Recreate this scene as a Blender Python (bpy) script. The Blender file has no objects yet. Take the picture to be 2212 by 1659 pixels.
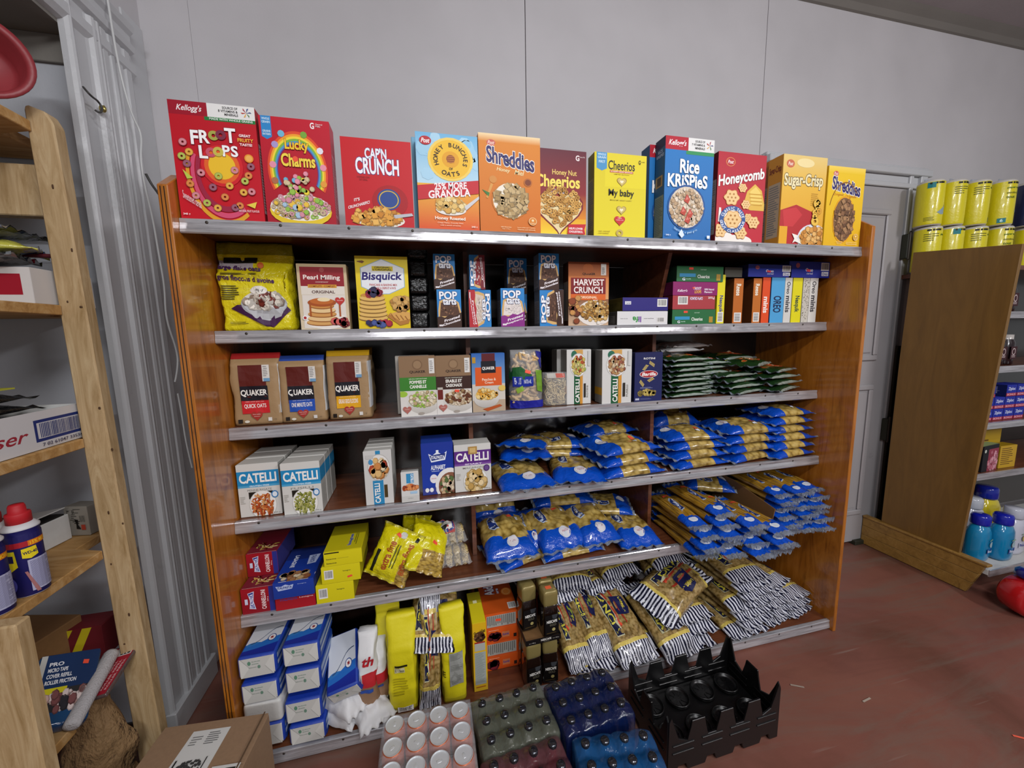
import bpy, bmesh, math, random
from mathutils import Vector, Matrix, noise
PI=math.pi
sc=bpy.context.scene; col=sc.collection
# ---------------------------------------------------------------- camera (fitted to the shelf edges and wall seams)
A=((0.9726,-0.0484,0.2274),(-0.2318,-0.1224,0.9650),(-0.0189,-0.9913,-0.1303))
CAM=(0.0,0.0,1.5); FPX=830.99
cd=bpy.data.cameras.new('camera'); cam=bpy.data.objects.new('camera',cd); col.objects.link(cam)
cd.sensor_width=36; cd.lens=36*FPX/2212; cd.clip_start=0.02
m=Matrix([[A[i][0],-A[i][1],-A[i][2],CAM[i]] for i in range(3)]+[[0,0,0,1]])
q=m.to_quaternion(); cam.location=CAM; cam.rotation_mode='QUATERNION'; cam.rotation_quaternion=q
sc.camera=cam
def ray(u,v):
    a=(u-1106)/FPX; b=(v-829.5)/FPX
    return [A[i][0]*a+A[i][1]*b+A[i][2] for i in range(3)]
def PZ(u,v,z): r=ray(u,v); t=(z-1.5)/r[2]; return (r[0]*t,r[1]*t,z)      # photo pixel -> point on a level plane
def PY(u,v,y): r=ray(u,v); t=y/r[1]; return (r[0]*t,y,1.5+r[2]*t)        # -> point on a plane parallel to the back wall
def PX(u,v,x): r=ray(u,v); t=x/r[0]; return (x,r[1]*t,1.5+r[2]*t)
# ---------------------------------------------------------------- world, lamps, exposure
w=bpy.data.worlds.new('world'); sc.world=w; w.use_nodes=True
w.node_tree.nodes['Background'].inputs[0].default_value=(0.86,0.87,0.9,1); w.node_tree.nodes['Background'].inputs[1].default_value=0.42
def lamp(name,loc,sx,sy,power,colr,rot=(0,0,0)):
    l=bpy.data.lights.new(name,'AREA'); l.shape='RECTANGLE'; l.size=sx; l.size_y=sy; l.energy=power; l.color=colr
    o=bpy.data.objects.new(name,l); col.objects.link(o); o.location=loc; o.rotation_euler=rot; return o
lamp('ceiling_tube',(0.75,-0.75,3.2),1.25,0.16,62,(0.97,0.98,1.0),(math.radians(22),0,0))
lamp('ceiling_tube_far',(0.2,-3.4,3.15),1.25,0.16,110,(0.97,0.98,1.0),(math.radians(40),0,0))
lamp('ceiling_tube_side',(3.4,-1.9,3.1),0.16,1.25,95,(1.0,0.97,0.98),(math.radians(28),math.radians(42),0))
sc.view_settings.view_transform='Standard'; sc.view_settings.look='None'; sc.view_settings.gamma=1; sc.view_settings.use_curve_mapping=False
sc.view_settings.exposure=-0.56
# ---------------------------------------------------------------- colours and materials
def lin(c): c/=255.0; return c/12.92 if c<=0.04045 else ((c+0.055)/1.055)**2.4
_hx={}
def hx(h):
    if isinstance(h,tuple): return h
    if h not in _hx:
        s=h.lstrip('#')
        if len(s)==3: s=''.join(c*2 for c in s)
        _hx[h]=(lin(int(s[0:2],16)),lin(int(s[2:4],16)),lin(int(s[4:6],16)),1.0)
    return _hx[h]
class NT:
    def __init__(s,name):
        s.m=bpy.data.materials.new(name); s.m.use_nodes=True; s.t=s.m.node_tree; s.b=s.t.nodes['Principled BSDF']; s.out=s.t.nodes['Material Output']
    def n(s,k,**kw):
        x=s.t.nodes.new(k)
        for a,b in kw.items():
            if hasattr(x,a) and not isinstance(b,(tuple,float)) or a in('operation','blend_type','data_type'): setattr(x,a,b)
            else: x.inputs[a].default_value=b
        return x
    def l(s,a,b): s.t.links.new(a,b)
    def p(s,**kw):
        for a,b in kw.items(): s.b.inputs[a.replace('_',' ')].default_value=b
    def coord(s,scale=(1,1,1),kind='Object'):
        t=s.n('ShaderNodeTexCoord'); mp=s.n('ShaderNodeMapping'); mp.inputs['Scale'].default_value=scale; s.l(t.outputs[kind],mp.inputs['Vector']); return mp.outputs[0]
    def noise(s,vec,scale,detail=4.0,rough=.6,dist=0.0):
        x=s.n('ShaderNodeTexNoise'); x.inputs['Scale'].default_value=scale; x.inputs['Detail'].default_value=detail; x.inputs['Roughness'].default_value=rough; x.inputs['Distortion'].default_value=dist; s.l(vec,x.inputs['Vector']); return x
    def ramp(s,fac,stops):
        x=s.n('ShaderNodeValToRGB'); e=x.color_ramp.elements
        while len(e)<len(stops): e.new(0.5)
        for i,(p,c) in enumerate(stops): e[i].position=p; e[i].color=hx(c)
        s.l(fac,x.inputs[0]); return x.outputs[0]
    def mix(s,fac,a,b,mode='MIX'):
        x=s.n('ShaderNodeMixRGB'); x.blend_type=mode
        for i,v in ((0,fac),(1,a),(2,b)):
            if hasattr(v,'is_linked') or hasattr(v,'links'): s.l(v,x.inputs[i])
            elif i==0: x.inputs[0].default_value=v
            else: x.inputs[i].default_value=hx(v)
        return x.outputs[0]
    def bump(s,h,strength=.3,dist=.01):
        x=s.n('ShaderNodeBump'); x.inputs['Strength'].default_value=strength; x.inputs['Distance'].default_value=dist; s.l(h,x.inputs['Height']); s.l(x.outputs[0],s.b.inputs['Normal']); return x
    def attr(s):
        x=s.n('ShaderNodeVertexColor'); x.layer_name='Col'; return x.outputs[0]
    def base(s,c): s.l(c,s.b.inputs['Base Color']) if hasattr(c,'links') else s.b.inputs['Base Color'].__setattr__('default_value',hx(c))
def simple(name,c,rough=.5,metal=0.,bs=0.,bd=.002,sc_=60.,var=0.,coat=0.):
    t=NT(name); t.p(Roughness=rough,Metallic=metal)
    if coat: t.p(Coat_Weight=coat,Coat_Roughness=.08)
    v=t.coord(); nz=t.noise(v,sc_)
    if var: t.base(t.mix(t.ramp(nz.outputs[0],[(.3,'#000'),(.7,'#fff')]),tuple(x*(1-var) for x in hx(c)[:3])+(1,),tuple(min(1,x*(1+var)) for x in hx(c)[:3])+(1,)))
    else: t.base(c)
    if bs: t.bump(nz.outputs[0],bs,bd)
    return t.m
def attrmat(name,rough,bs,bd,scale,coat=0.,spec=.5):
    t=NT(name); t.p(Roughness=rough); t.b.inputs['Specular IOR Level'].default_value=spec; t.base(t.attr())
    if coat: t.p(Coat_Weight=coat,Coat_Roughness=.06)
    if bs: t.bump(t.noise(t.coord(),scale,3.,.6,.5).outputs[0],bs,bd)
    return t.m
M={}
M['print']=attrmat('printed_card',.5,.04,.001,25.,0.,.32)
M['film']=attrmat('printed_film',.22,.8,.008,38.,.5,.4)
M['paper']=attrmat('printed_paper',.55,.35,.004,30.)
M['matte']=attrmat('plain_coloured',.6,.0,.0,1.)
def pasta(name,sx,sy,seed,thr=.55):
    t=NT(name); t.p(Roughness=.25,Coat_Weight=.6,Coat_Roughness=.08)
    v=t.coord((sx,sy,(sx+sy)/2)); vo=t.n('ShaderNodeTexVoronoi'); vo.inputs['Scale'].default_value=1.0; vo.inputs['Randomness'].default_value=1.; t.l(v,vo.inputs['Vector'])
    v2=t.coord((sx*.5,sy*.5,sx*.5)); nz=t.noise(v2,1.,3.)
    sh=t.ramp(vo.outputs['Distance'],[(.0,'#fff'),(.5,'#ddd6c4'),(.85,'#94865e')])
    c=t.mix(1.,t.attr(),sh,'MULTIPLY'); c2=t.mix(t.ramp(nz.outputs[0],[(.45,'#000'),(.75,'#888')]),c,'#d9c890'); t.base(c2)
    t.bump(vo.outputs['Distance'],-.9 if seed else -.7,.012); return t.m
M['pasta']=pasta('pasta_pieces',42.,42.,1)
M['fine']=pasta('small_pasta_pieces',75.,75.,0)
M['spag']=pasta('long_pasta_strands',260.,9.,0)
M['nest']=pasta('noodle_nest_strands',60.,160.,1)
def clear(name,alpha,c,rough=.08,bs=.5,bd=.01,scale=25.):
    t=NT(name); t.base(c); t.p(Roughness=rough,Alpha=alpha,Coat_Weight=.8,Coat_Roughness=.05); t.bump(t.noise(t.coord(),scale,4.,.6,1.).outputs[0],bs,bd); return t.m
M['seal']=clear('clear_crinkled_film',.42,'#a9b4c4',.12,.9,.012,60.)
M['shrink']=clear('shrink_wrap',.20,'#dfe6ee',.06,.8,.012,18.)
M['peanutbag']=clear('clear_bag',.18,'#ffffff',.06,.8,.008,30.)
def varnish(name,a,b,c,rough=.22,sc_=1.,coat=.7,vert=True):
    t=NT(name); t.p(Roughness=rough+.12,Coat_Weight=coat,Coat_Roughness=.12)
    v=t.coord((9*sc_,9*sc_,1.1*sc_) if vert else (1.1*sc_,9*sc_,9*sc_)); n1=t.noise(v,2.2,8.,.68,1.6)
    n2=t.noise(t.coord(),3.2,2.)
    base=t.ramp(n1.outputs[0],[(.3,a),(.5,b),(.7,c)]); t.base(t.mix(t.ramp(n2.outputs[0],[(.35,'#000'),(.7,'#777')]),base,a)); t.bump(n1.outputs[0],.05,.002); return t.m
M['varnish']=varnish('varnished_plywood','#7e440f','#ae681d','#bd782d')
M['shelfwood']=varnish('brown_shelf_board','#4e2818','#6c3c24','#7c4a30',.3,1.,.4,False)
M['darkback']=varnish('dark_back_laminate','#140c09','#1f130d','#2a1a12',.12,1.,.8)
M['lumber']=varnish('raw_lumber','#94774c','#b39870','#c7b08a',.6,1.6,.0)
M['ply']=varnish('plywood_board','#8d6230','#b38a52','#c9a878',.6,.8,.0,False)
M['brownpanel']=varnish('brown_fibreboard','#6c4d1c','#7a5822','#836028',.35,.6,.3)
M['plank']=varnish('yellow_base_plank','#7c5b28','#967132','#a98242',.4,1.,.3,False)
def painted(name,c,rough,bs,scale,bd=.004,stain=None):
    t=NT(name); t.p(Roughness=rough); v=t.coord(); n1=t.noise(v,scale,5.); n2=t.noise(v,1.6,3.)
    cc=hx(c); d=tuple(x*.86 for x in cc[:3])+(1,); base=t.mix(t.ramp(n2.outputs[0],[(.3,'#000'),(.75,'#fff')]),d,cc)
    if stain: base=t.mix(t.ramp(t.noise(v,7.,8.,.75).outputs[0],[(.62,'#000'),(.75,'#999')]),base,stain)
    t.base(base); t.bump(n1.outputs[0],bs,bd); return t.m
M['wall']=painted('wall_paint','#c3c1c4',.75,.12,120.)
M['wallrec']=painted('recess_paint','#b4b7be',.7,.15,60.)
M['ceil']=painted('ceiling_paint','#b5aeb0',.8,.2,80.)
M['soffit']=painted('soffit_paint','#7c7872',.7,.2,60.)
M['greypaint']=painted('grey_gloss_paint','#c2c4c7',.32,.25,35.,.004,'#6d6c6a')
M['doorpaint']=painted('door_paint','#a9a6a8',.4,.15,40.,.003,'#797676')
M['green']=painted('dark_green_paint','#2a2c20',.6,.2,30.)
def floor():
    t=NT('worn_red_concrete'); t.p(Roughness=.42); t.b.inputs['Specular IOR Level'].default_value=.35
    v=t.coord((1,1,1)); rot=t.n('ShaderNodeMapping'); rot.inputs['Rotation'].default_value=(0,0,math.radians(32)); rot.inputs['Scale'].default_value=(.7,5.5,1); t.l(v,rot.inputs['Vector'])
    n1=t.noise(v,1.4,6.,.6,.6); n2=t.noise(rot.outputs[0],1.5,8.,.72,.8); n3=t.noise(v,55.,3.)
    b=t.ramp(n1.outputs[0],[(.3,'#644034'),(.5,'#7a4d42'),(.7,'#845648')])
    b=t.mix(t.ramp(n2.outputs[0],[(.46,'#000'),(.66,'#c8c8c8')]),b,'#6f6257'); b=t.mix(t.ramp(n2.outputs[0],[(.24,'#8a8a8a'),(.4,'#000')]),b,'#4a2f26')
    sc2=t.n('ShaderNodeMapping'); sc2.inputs['Rotation'].default_value=(0,0,math.radians(38)); sc2.inputs['Scale'].default_value=(1.2,26,1); t.l(v,sc2.inputs['Vector']); n4=t.noise(sc2.outputs[0],2.,2.,.4)
    b=t.mix(t.ramp(n4.outputs[0],[(.70,'#000'),(.78,'#909090')]),b,'#9c9186'); t.base(b); t.bump(n3.outputs[0],.12,.003); return t.m
M['floor']=floor()
def trim():
    t=NT('brushed_metal_edging'); t.p(Roughness=.34,Metallic=.45); v=t.coord((2.5,40,60)); n1=t.noise(v,2.,6.,.7); t.base(t.ramp(n1.outputs[0],[(.3,'#8a888c'),(.5,'#b5b4b8'),(.7,'#d5d4d8')]))
    r=t.ramp(t.noise(t.coord((5,5,5)),3.,5.).outputs[0],[(.3,'#333'),(.7,'#888')]); t.l(r,t.b.inputs['Roughness']); t.bump(n1.outputs[0],.12,.002); return t.m
M['trim']=trim()
M['cardboard']=simple('cardboard','#8b6f55',.75,bs=.15,sc_=90.,var=.06)
M['cardboard2']=simple('brown_cardboard_tray','#7d5a34',.75,bs=.1,sc_=90.,var=.05)
M['blackplastic']=simple('black_plastic','#0b0b0c',.32,bs=.1,sc_=40.)
M['steel']=simple('bright_steel','#c8c8cc',.18,1.)
M['canlid']=simple('can_lid_metal','#d9dcdf',.38,.45,bs=.12,sc_=80.)
M['white']=simple('white_card','#c9c9c6',.5,bs=.08,sc_=50.,var=.04)
M['redplastic']=simple('red_plastic','#8a2f35',.45,bs=.1,sc_=30.,var=.08)
M['cable']=simple('white_cable','#c2c4c4',.4)
M['darkcable']=simple('dark_cable','#3c3a38',.5)
M['paperbag']=simple('crumpled_brown_paper','#8a6c48',.8,bs=1.,bd=.03,sc_=16.,var=.15)
M['blackfilm']=simple('black_glossy_film','#121214',.16,bs=.7,bd=.008,sc_=40.)
M['capm']=simple('bottle_cap_metal','#5a5c62',.10,.9)
M['scr']=simple('screw_metal','#4a4540',.5,.7)
M['gold']=simple('gold_plastic_lid','#8f7f4d',.3,.25,bs=.05,sc_=60.)
# ---------------------------------------------------------------- mesh helpers
LINKED=[]
def add(name,me,parent=None,mat=None):
    if mat is not None:
        for k in (mat if isinstance(mat,(list,tuple)) else [mat]): me.materials.append(M[k] if isinstance(k,str) else k)
    o=bpy.data.objects.new(name,me); col.objects.link(o)
    if parent: o.parent=parent
    return o
def tag(o,label,cat,group=None,kind=None):
    if label: o['label']=label
    if cat: o['category']=cat
    if group: o['group']=group
    if kind: o['kind']=kind
    return o
def empty(name,loc,rz=0.,label=None,cat=None,group=None):
    o=bpy.data.objects.new(name,None); col.objects.link(o); o.location=loc; o.rotation_euler=(0,0,rz); o.empty_display_size=.05
    tag(o,label,cat,group); return o
def struct(o): o['kind']='structure'; return o
def mesh_from_bm(bm,name='m'):
    me=bpy.data.meshes.new(name); bm.to_mesh(me); bm.free(); return me
def setcol(me,fn):
    at=me.color_attributes.new('Col','FLOAT_COLOR','CORNER'); 
    for p in me.polygons:
        c=fn(p)
        for li in p.loop_indices: at.data[li].color=c
    return me
def solidcol(me,c): c=hx(c); return setcol(me,lambda p:c)
def smooth(me,on=True):
    for p in me.polygons: p.use_smooth=on
    return me
def boxbm(bm,x0,x1,y0,y1,z0,z1,bev=0.,seg=1):
    vs=[bm.verts.new(p) for p in ((x0,y0,z0),(x1,y0,z0),(x1,y1,z0),(x0,y1,z0),(x0,y0,z1),(x1,y0,z1),(x1,y1,z1),(x0,y1,z1))]
    fs=[bm.faces.new([vs[i] for i in f]) for f in ((3,2,1,0),(4,5,6,7),(0,1,5,4),(1,2,6,5),(2,3,7,6),(3,0,4,7))]
    if bev: bmesh.ops.bevel(bm,geom=list({e for f in fs for e in f.edges}),offset=bev,segments=seg,affect='EDGES',profile=.5)
def box(name,x0,x1,y0,y1,z0,z1,mat,parent=None,bev=0.002,colr=None,seg=1):
    bm=bmesh.new(); boxbm(bm,x0,x1,y0,y1,z0,z1,bev,seg); me=mesh_from_bm(bm,name)
    if colr: solidcol(me,colr)
    return add(name,me,parent,mat)
def prism(name,pts,t0,t1,axis,mat,parent=None,bev=0.,colr=None):
    # pts: outline in the two other axes, extruded along axis ('x','y','z')
    bm=bmesh.new(); f=lambda p,t:{'x':(t,p[0],p[1]),'y':(p[0],t,p[1]),'z':(p[0],p[1],t)}[axis]
    a=[bm.verts.new(f(p,t0)) for p in pts]; b=[bm.verts.new(f(p,t1)) for p in pts]; n=len(pts)
    bm.faces.new(a); bm.faces.new(b[::-1])
    for i in range(n): bm.faces.new((a[i],b[i],b[(i+1)%n],a[(i+1)%n]))
    bmesh.ops.recalc_face_normals(bm,faces=bm.faces)
    if bev: bmesh.ops.bevel(bm,geom=list(bm.edges),offset=bev,segments=1,affect='EDGES')
    me=mesh_from_bm(bm,name)
    if colr: solidcol(me,colr)
    return add(name,me,parent,mat)
def tube(name,pts,r,mat,parent=None,n=8,flat=1.):
    cu=bpy.data.curves.new(name,'CURVE'); cu.dimensions='3D'; cu.bevel_depth=r; cu.bevel_resolution=2; s=cu.splines.new('NURBS'); s.points.add(len(pts)-1); s.order_u=3; s.use_endpoint_u=True; s.resolution_u=6
    for i,p in enumerate(pts): s.points[i].co=(*p,1)
    o=bpy.data.objects.new(name,cu); me=bpy.data.meshes.new_from_object(o); bpy.data.objects.remove(o); bpy.data.curves.remove(cu); smooth(me)
    return add(name,me,parent,mat)
def lathe_me(prof,n=24,colfn=None,sq=None):
    # prof: (radius, z); sq: 0 round .. 1 squared section
    vs=[];fs=[]
    for r,z in prof:
        for i in range(n):
            a=2*PI*i/n; c,s=math.cos(a),math.sin(a); k=1.
            if sq: k=(1-sq)+sq*min(1/max(abs(c),1e-6),1/max(abs(s),1e-6))*.86
            vs.append((r*c*k,r*s*k,z))
    for j in range(len(prof)-1):
        for i in range(n): a=j*n+i; b=j*n+(i+1)%n; fs.append((a,b,b+n,a+n))
    fs.append(tuple(range(n-1,-1,-1))); k=(len(prof)-1)*n; fs.append(tuple(range(k,k+n)))
    me=bpy.data.meshes.new('lathe'); me.from_pydata(vs,[],fs)
    if colfn: setcol(me,lambda p:hx(colfn(p.center.z)))
    smooth(me)
    return me
def copy_tree(o,parent=None):
    c=o.copy(); col.objects.link(c)
    if parent: c.parent=parent
    for ch in list(o.children): copy_tree(ch,c)
    return c
# ---------------------------------------------------------------- flat print: polygons of ink laid on a surface
_txt={}
def ow_(b): return max(0,b-.03)
def textmesh(s,bold,shear=0.):
    k=(s,round(bold,3),shear)
    if k in _txt: return _txt[k]
    cu=bpy.data.curves.new('t','FONT'); cu.body=s; cu.offset=bold; cu.resolution_u=3; cu.shear=shear; cu.size=1
    o=bpy.data.objects.new('t',cu); me=bpy.data.meshes.new_from_object(o)
    vs=[(v.co.x,v.co.y) for v in me.vertices]; fs=[tuple(p.vertices) for p in me.polygons]
    bpy.data.objects.remove(o); bpy.data.curves.remove(cu); bpy.data.meshes.remove(me)
    _txt[k]=(vs,fs); return _txt[k]
class P:
    """ink on a face in unit coordinates, x to the right and y down; asp = width/height of the face"""
    def __init__(s,asp=1.): s.v=[];s.f=[];s.c=[];s.L=0;s.asp=asp
    def poly(s,pts,c,c2=None,up=True,lay=0.):
        if up: s.L+=1
        if any(x<0 or x>1 or y<0 or y>1 for x,y in pts):   # cut the ink at the edge of the face
            for ax,lim,sg in ((0,0.,1),(0,1.,-1),(1,0.,1),(1,1.,-1)):
                o=[]
                for i in range(len(pts)):
                    a,b=pts[i-1],pts[i]; da,db=(a[ax]-lim)*sg,(b[ax]-lim)*sg
                    if (da>=0)!=(db>=0): t=da/(da-db); o.append((a[0]+(b[0]-a[0])*t,a[1]+(b[1]-a[1])*t))
                    if db>=0: o.append(b)
                pts=o
                if len(pts)<3: return
        k=len(s.v); s.v+=[(x,y,s.L+lay) for x,y in pts]; s.f.append(tuple(range(k,k+len(pts))))
        if c2 is None: s.c.append([hx(c)]*len(pts))
        else:
            ys=[p[1] for p in pts]; a,b=min(ys),max(ys); A_,B_=hx(c),hx(c2)
            s.c.append([tuple(A_[i]+(B_[i]-A_[i])*((y-a)/(b-a+1e-9)) for i in range(4)) for x,y in pts])
    def R(s,x0,y0,x1,y1,c,c2=None,n=1):
        if n==1: s.poly([(x0,y0),(x1,y0),(x1,y1),(x0,y1)],c,c2)
        else:
            s.L+=1
            for i in range(n):
                for j in range(n):
                    a,b=x0+(x1-x0)*i/n,x0+(x1-x0)*(i+1)/n; d,e=y0+(y1-y0)*j/n,y0+(y1-y0)*(j+1)/n
                    s.poly([(a,d),(b,d),(b,e),(a,e)],c,None,False)
    def E(s,cx,cy,rx,c,ry=None,n=22,c2=None,up=True):
        ry=rx*s.asp if ry is None else ry
        s.poly([(cx+rx*math.cos(2*PI*i/n),cy+ry*math.sin(2*PI*i/n)) for i in range(n)],c,c2,up)
    def ring(s,cx,cy,r0,r1,c,n=20,ry=None,a0=0.,a1=2*PI):
        s.L+=1; k=s.asp if ry is None else ry
        for i in range(n):
            a,b=a0+(a1-a0)*i/n,a0+(a1-a0)*(i+1)/n
            s.poly([(cx+r*math.cos(t),cy+r*k*math.sin(t)) for r,t in ((r0,a),(r1,a),(r1,b),(r0,b))],c,None,False)
    def T(s,t,x0,y0,x1,y1,c,b=.012,o=None,ow=.03,rot=0,shear=0.,up=True,skew=0.):
        b=min(b,.03) if up!=2 else b
        if o: s.T(t,x0,y0,x1,y1,o,b+ow*.75,None,0,rot,shear,2,skew)
        vs,fs=textmesh(t,b,shear)
        if not vs: return
        X0=min(v[0] for v in vs);X1=max(v[0] for v in vs);Y0=min(v[1] for v in vs);Y1=max(v[1] for v in vs)
        if up==2: X0+=ow_(b);X1-=ow_(b);Y0+=ow_(b);Y1-=ow_(b)
        s.L+=1; k=len(s.v)
        for x,y in vs:
            a=(x-X0)/(X1-X0+1e-9); d=1-(y-Y0)/(Y1-Y0+1e-9)
            if rot==90: a,d=1-d,a      # reads downwards
            elif rot==-90: a,d=d,1-a   # reads upwards
            elif rot==180: a,d=1-a,1-d
            px=x0+(x1-x0)*a; py=y0+(y1-y0)*d
            s.v.append((px,py+skew*(px-(x0+x1)/2),s.L))
        cc=hx(c)
        for f in fs: s.f.append(tuple(i+k for i in f)); s.c.append([cc]*len(f))
    def arc(s,t,cx,cy,r,a0,a1,size,c,b=.01,ccw=False):
        n=len(t); s.L+=1
        for i,ch in enumerate(t):
            if ch==' ': continue
            a=math.radians(a0+(a1-a0)*(i+.5)/n); vs,fs=textmesh(ch,b); k=len(s.v)
            w0=max(v[0] for v in vs); X0=min(v[0] for v in vs); xc=(w0+X0)/2; sg=-1 if ccw else 1
            for x,y in vs:
                lx=(x-xc)*size*sg; rr=r+(y-.36)*size*sg
                s.v.append((cx+(math.sin(a)*rr+math.cos(a)*lx),cy-(math.cos(a)*rr-math.sin(a)*lx)*s.asp,s.L))
            for f in fs: s.f.append(tuple(q_+k for q_ in f)); s.c.append([hx(c)]*len(f))
    def lines(s,x0,y0,x1,y1,n,c,rnd=1,frac=.45,vert=False):
        R_=random.Random(rnd); s.L+=1
        for i in range(n):
            if vert:
                a=x0+(x1-x0)*i/n; b=a+(x1-x0)/n*frac; e=y0+(y1-y0)*R_.uniform(.75,1); s.poly([(a,y0),(b,y0),(b,e),(a,e)],c,None,False)
            else:
                a=y0+(y1-y0)*i/n; b=a+(y1-y0)/n*frac; e=x0+(x1-x0)*R_.uniform(.6,1); s.poly([(x0,a),(e,a),(e,b),(x0,b)],c,None,False)
    def bar(s,x0,y0,x1,y1,vert=True,rnd=3,n=22):
        s.R(x0,y0,x1,y1,'#e8e6e2'); R_=random.Random(rnd); s.L+=1; m_=.08
        for i in range(n):
            a=i/n+.01; b=a+R_.uniform(.2,.7)/n
            if vert: s.poly([(x0+(x1-x0)*(m_+(1-2*m_)*t),yy) for t,yy in ((a,y0+(y1-y0)*.1),(b,y0+(y1-y0)*.1),(b,y0+(y1-y0)*.85),(a,y0+(y1-y0)*.85))],'#25252a',None,False)
            else: s.poly([(xx,y0+(y1-y0)*(m_+(1-2*m_)*t)) for t,xx in ((a,x0+(x1-x0)*.1),(b,x0+(x1-x0)*.1),(b,x0+(x1-x0)*.85),(a,x0+(x1-x0)*.85))][::-1],'#25252a',None,False)
    def heart(s,cx,cy,r,c,c2=None):
        pts=[]
        for i in range(26):
            t=2*PI*i/26; x=16*math.sin(t)**3; y=13*math.cos(t)-5*math.cos(2*t)-2*math.cos(3*t)-math.cos(4*t); pts.append((cx+r*x/16,cy-r*s.asp*y/16))
        s.poly(pts,c,c2)
    def food(s,cx,cy,rx,ry,n,cols,size,kind='blob',rnd=1,clip=None,dark=.55):
        R_=random.Random(rnd); s.L+=1
        for i in range(n):
            rr=math.sqrt(R_.random()); a=R_.uniform(0,2*PI); x=cx+rx*rr*math.cos(a); y=cy+ry*rr*math.sin(a)
            if clip and not clip(x,y): continue
            if i%6==0: s.L+=1
            z=size*R_.uniform(.7,1.25); t0=R_.uniform(0,PI); c=hx(R_.choice(cols)); d=tuple(k*dark for k in c[:3])+(1,)
            if kind=='ring':
                L0=s.L; s.ring(x,y,z*.32,z*1.12,d,10); s.ring(x,y,z*.42,z,c,10); s.L=L0; continue
            k={'blob':7,'square':4,'stick':4,'flake':6}[kind]; ar=1. if kind!='stick' else .28
            def shp(q_,off=0.): return [(x+off*z*.12+(math.cos(t)*q_*math.cos(t0)-math.sin(t)*q_*ar*math.sin(t0)),y+off*z*.12*s.asp+(math.cos(t)*q_*math.sin(t0)+math.sin(t)*q_*ar*math.cos(t0))*s.asp) for t in (2*PI*j/k+PI/4 for j in range(k))]
            s.poly(shp(z*1.15,1),d,None,False); s.poly(shp(z*.92),c,None,False,.5)
    def sticker(s,cx,cy,w_=.08,ang=.15,c='#f0553a',ar=.55):
        h_=w_*ar*s.asp; ca,sa=math.cos(ang),math.sin(ang); s.poly([(cx+x*ca-y*sa/s.asp,cy+x*sa*s.asp+y*ca) for x,y in ((-w_/2,-h_/2),(w_/2,-h_/2),(w_/2,h_/2),(-w_/2,h_/2))],c)
    def merge(s,o,x0,y0,x1,y1):
        k=len(s.v); s.v+=[(x0+(x1-x0)*a,y0+(y1-y0)*b,l+s.L) for a,b,l in o.v]; s.f+=[tuple(i+k for i in f) for f in o.f]; s.c+=o.c; s.L+=o.L+1
    def mesh(s,mapf,name='print'):
        me=bpy.data.meshes.new(name); me.from_pydata([mapf(x,y,l) for x,y,l in s.v],[],s.f)
        at=me.color_attributes.new('Col','FLOAT_COLOR','CORNER'); i=0; buf=[]
        for c in s.c:
            for q_ in c: buf.extend(q_)
        at.data.foreach_set('color',buf); return me
EPS=.00012
def drape(p,f,nx=12,ny=16):
    # flat ink cut into small cells, then laid over a curved surface
    me=p.mesh(lambda x,y,l:(x,y,l)); bm=bmesh.new(); bm.from_mesh(me)
    for n,ax in ((nx,0),(ny,1)):
        for k in range(1,n):
            co=[0,0,0]; no=[0,0,0]; co[ax]=k/n; no[ax]=1
            bmesh.ops.bisect_plane(bm,geom=bm.verts[:]+bm.edges[:]+bm.faces[:],dist=1e-6,plane_co=co,plane_no=no)
    for v_ in bm.verts: v_.co=Vector(f(*v_.co))
    bm.to_mesh(me); bm.free(); return me
def facemap(face,w_,d,h):
    if face=='F': return lambda x,y,l:((x-.5)*w_,-d/2-EPS*(l+2),(1-y)*h)
    if face=='L': return lambda x,y,l:(-w_/2-EPS*(l+2),d/2-x*d,(1-y)*h)
    if face=='R': return lambda x,y,l:(w_/2+EPS*(l+2),-d/2+x*d,(1-y)*h)
    return lambda x,y,l:((x-.5)*w_,d/2-y*d,h+EPS*(l+2))
def carton(name,label,cat,group,x,y,z,w_,h,d,front,side=None,top=None,prints=None,rz=0.,lean=0.,mat='print',dn=None,puff=0.):
    """a folded card box standing with its front face at y; prints: {face: P}"""
    cx,cy=x,y+d/2
    root=empty(name,(cx,cy,z),rz,label,cat,group); root.rotation_euler=(lean,0,rz)
    bm=bmesh.new(); boxbm(bm,-w_/2,w_/2,-d/2,d/2,0,h,.0012,1)
    # closing flap on the top: a thin sheet with a cut edge
    boxbm(bm,-w_/2+.002,w_/2-.002,-d/2+.003,d*.12,h-.0004,h+.0009)
    me=mesh_from_bm(bm,'carton'); F,S,T_=hx(front),hx(side or front),hx(top or side or front); B=hx(dn or side or front)
    setcol(me,lambda p: F if p.normal.y<-.6 else (T_ if p.normal.z>.6 else (B if p.normal.x>.6 else S)))
    add('carton',me,root,mat)
    for f,p in (prints or {}).items():
        add({'F':'printed_front','L':'printed_side','R':'printed_side','T':'printed_top'}[f],p.mesh(facemap(f,w_,d,h)),root,'print')
    return root
def sidep(c1,c2,asp=.3,txt=None,c='#ddd'):
    p=P(asp); p.R(.1,.30,.9,.92,c1); p.lines(.15,.33,.85,.9,22,c2,5)
    if txt: p.T(txt,.1,.1,.9,.2,c,.02)
    return p
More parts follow.
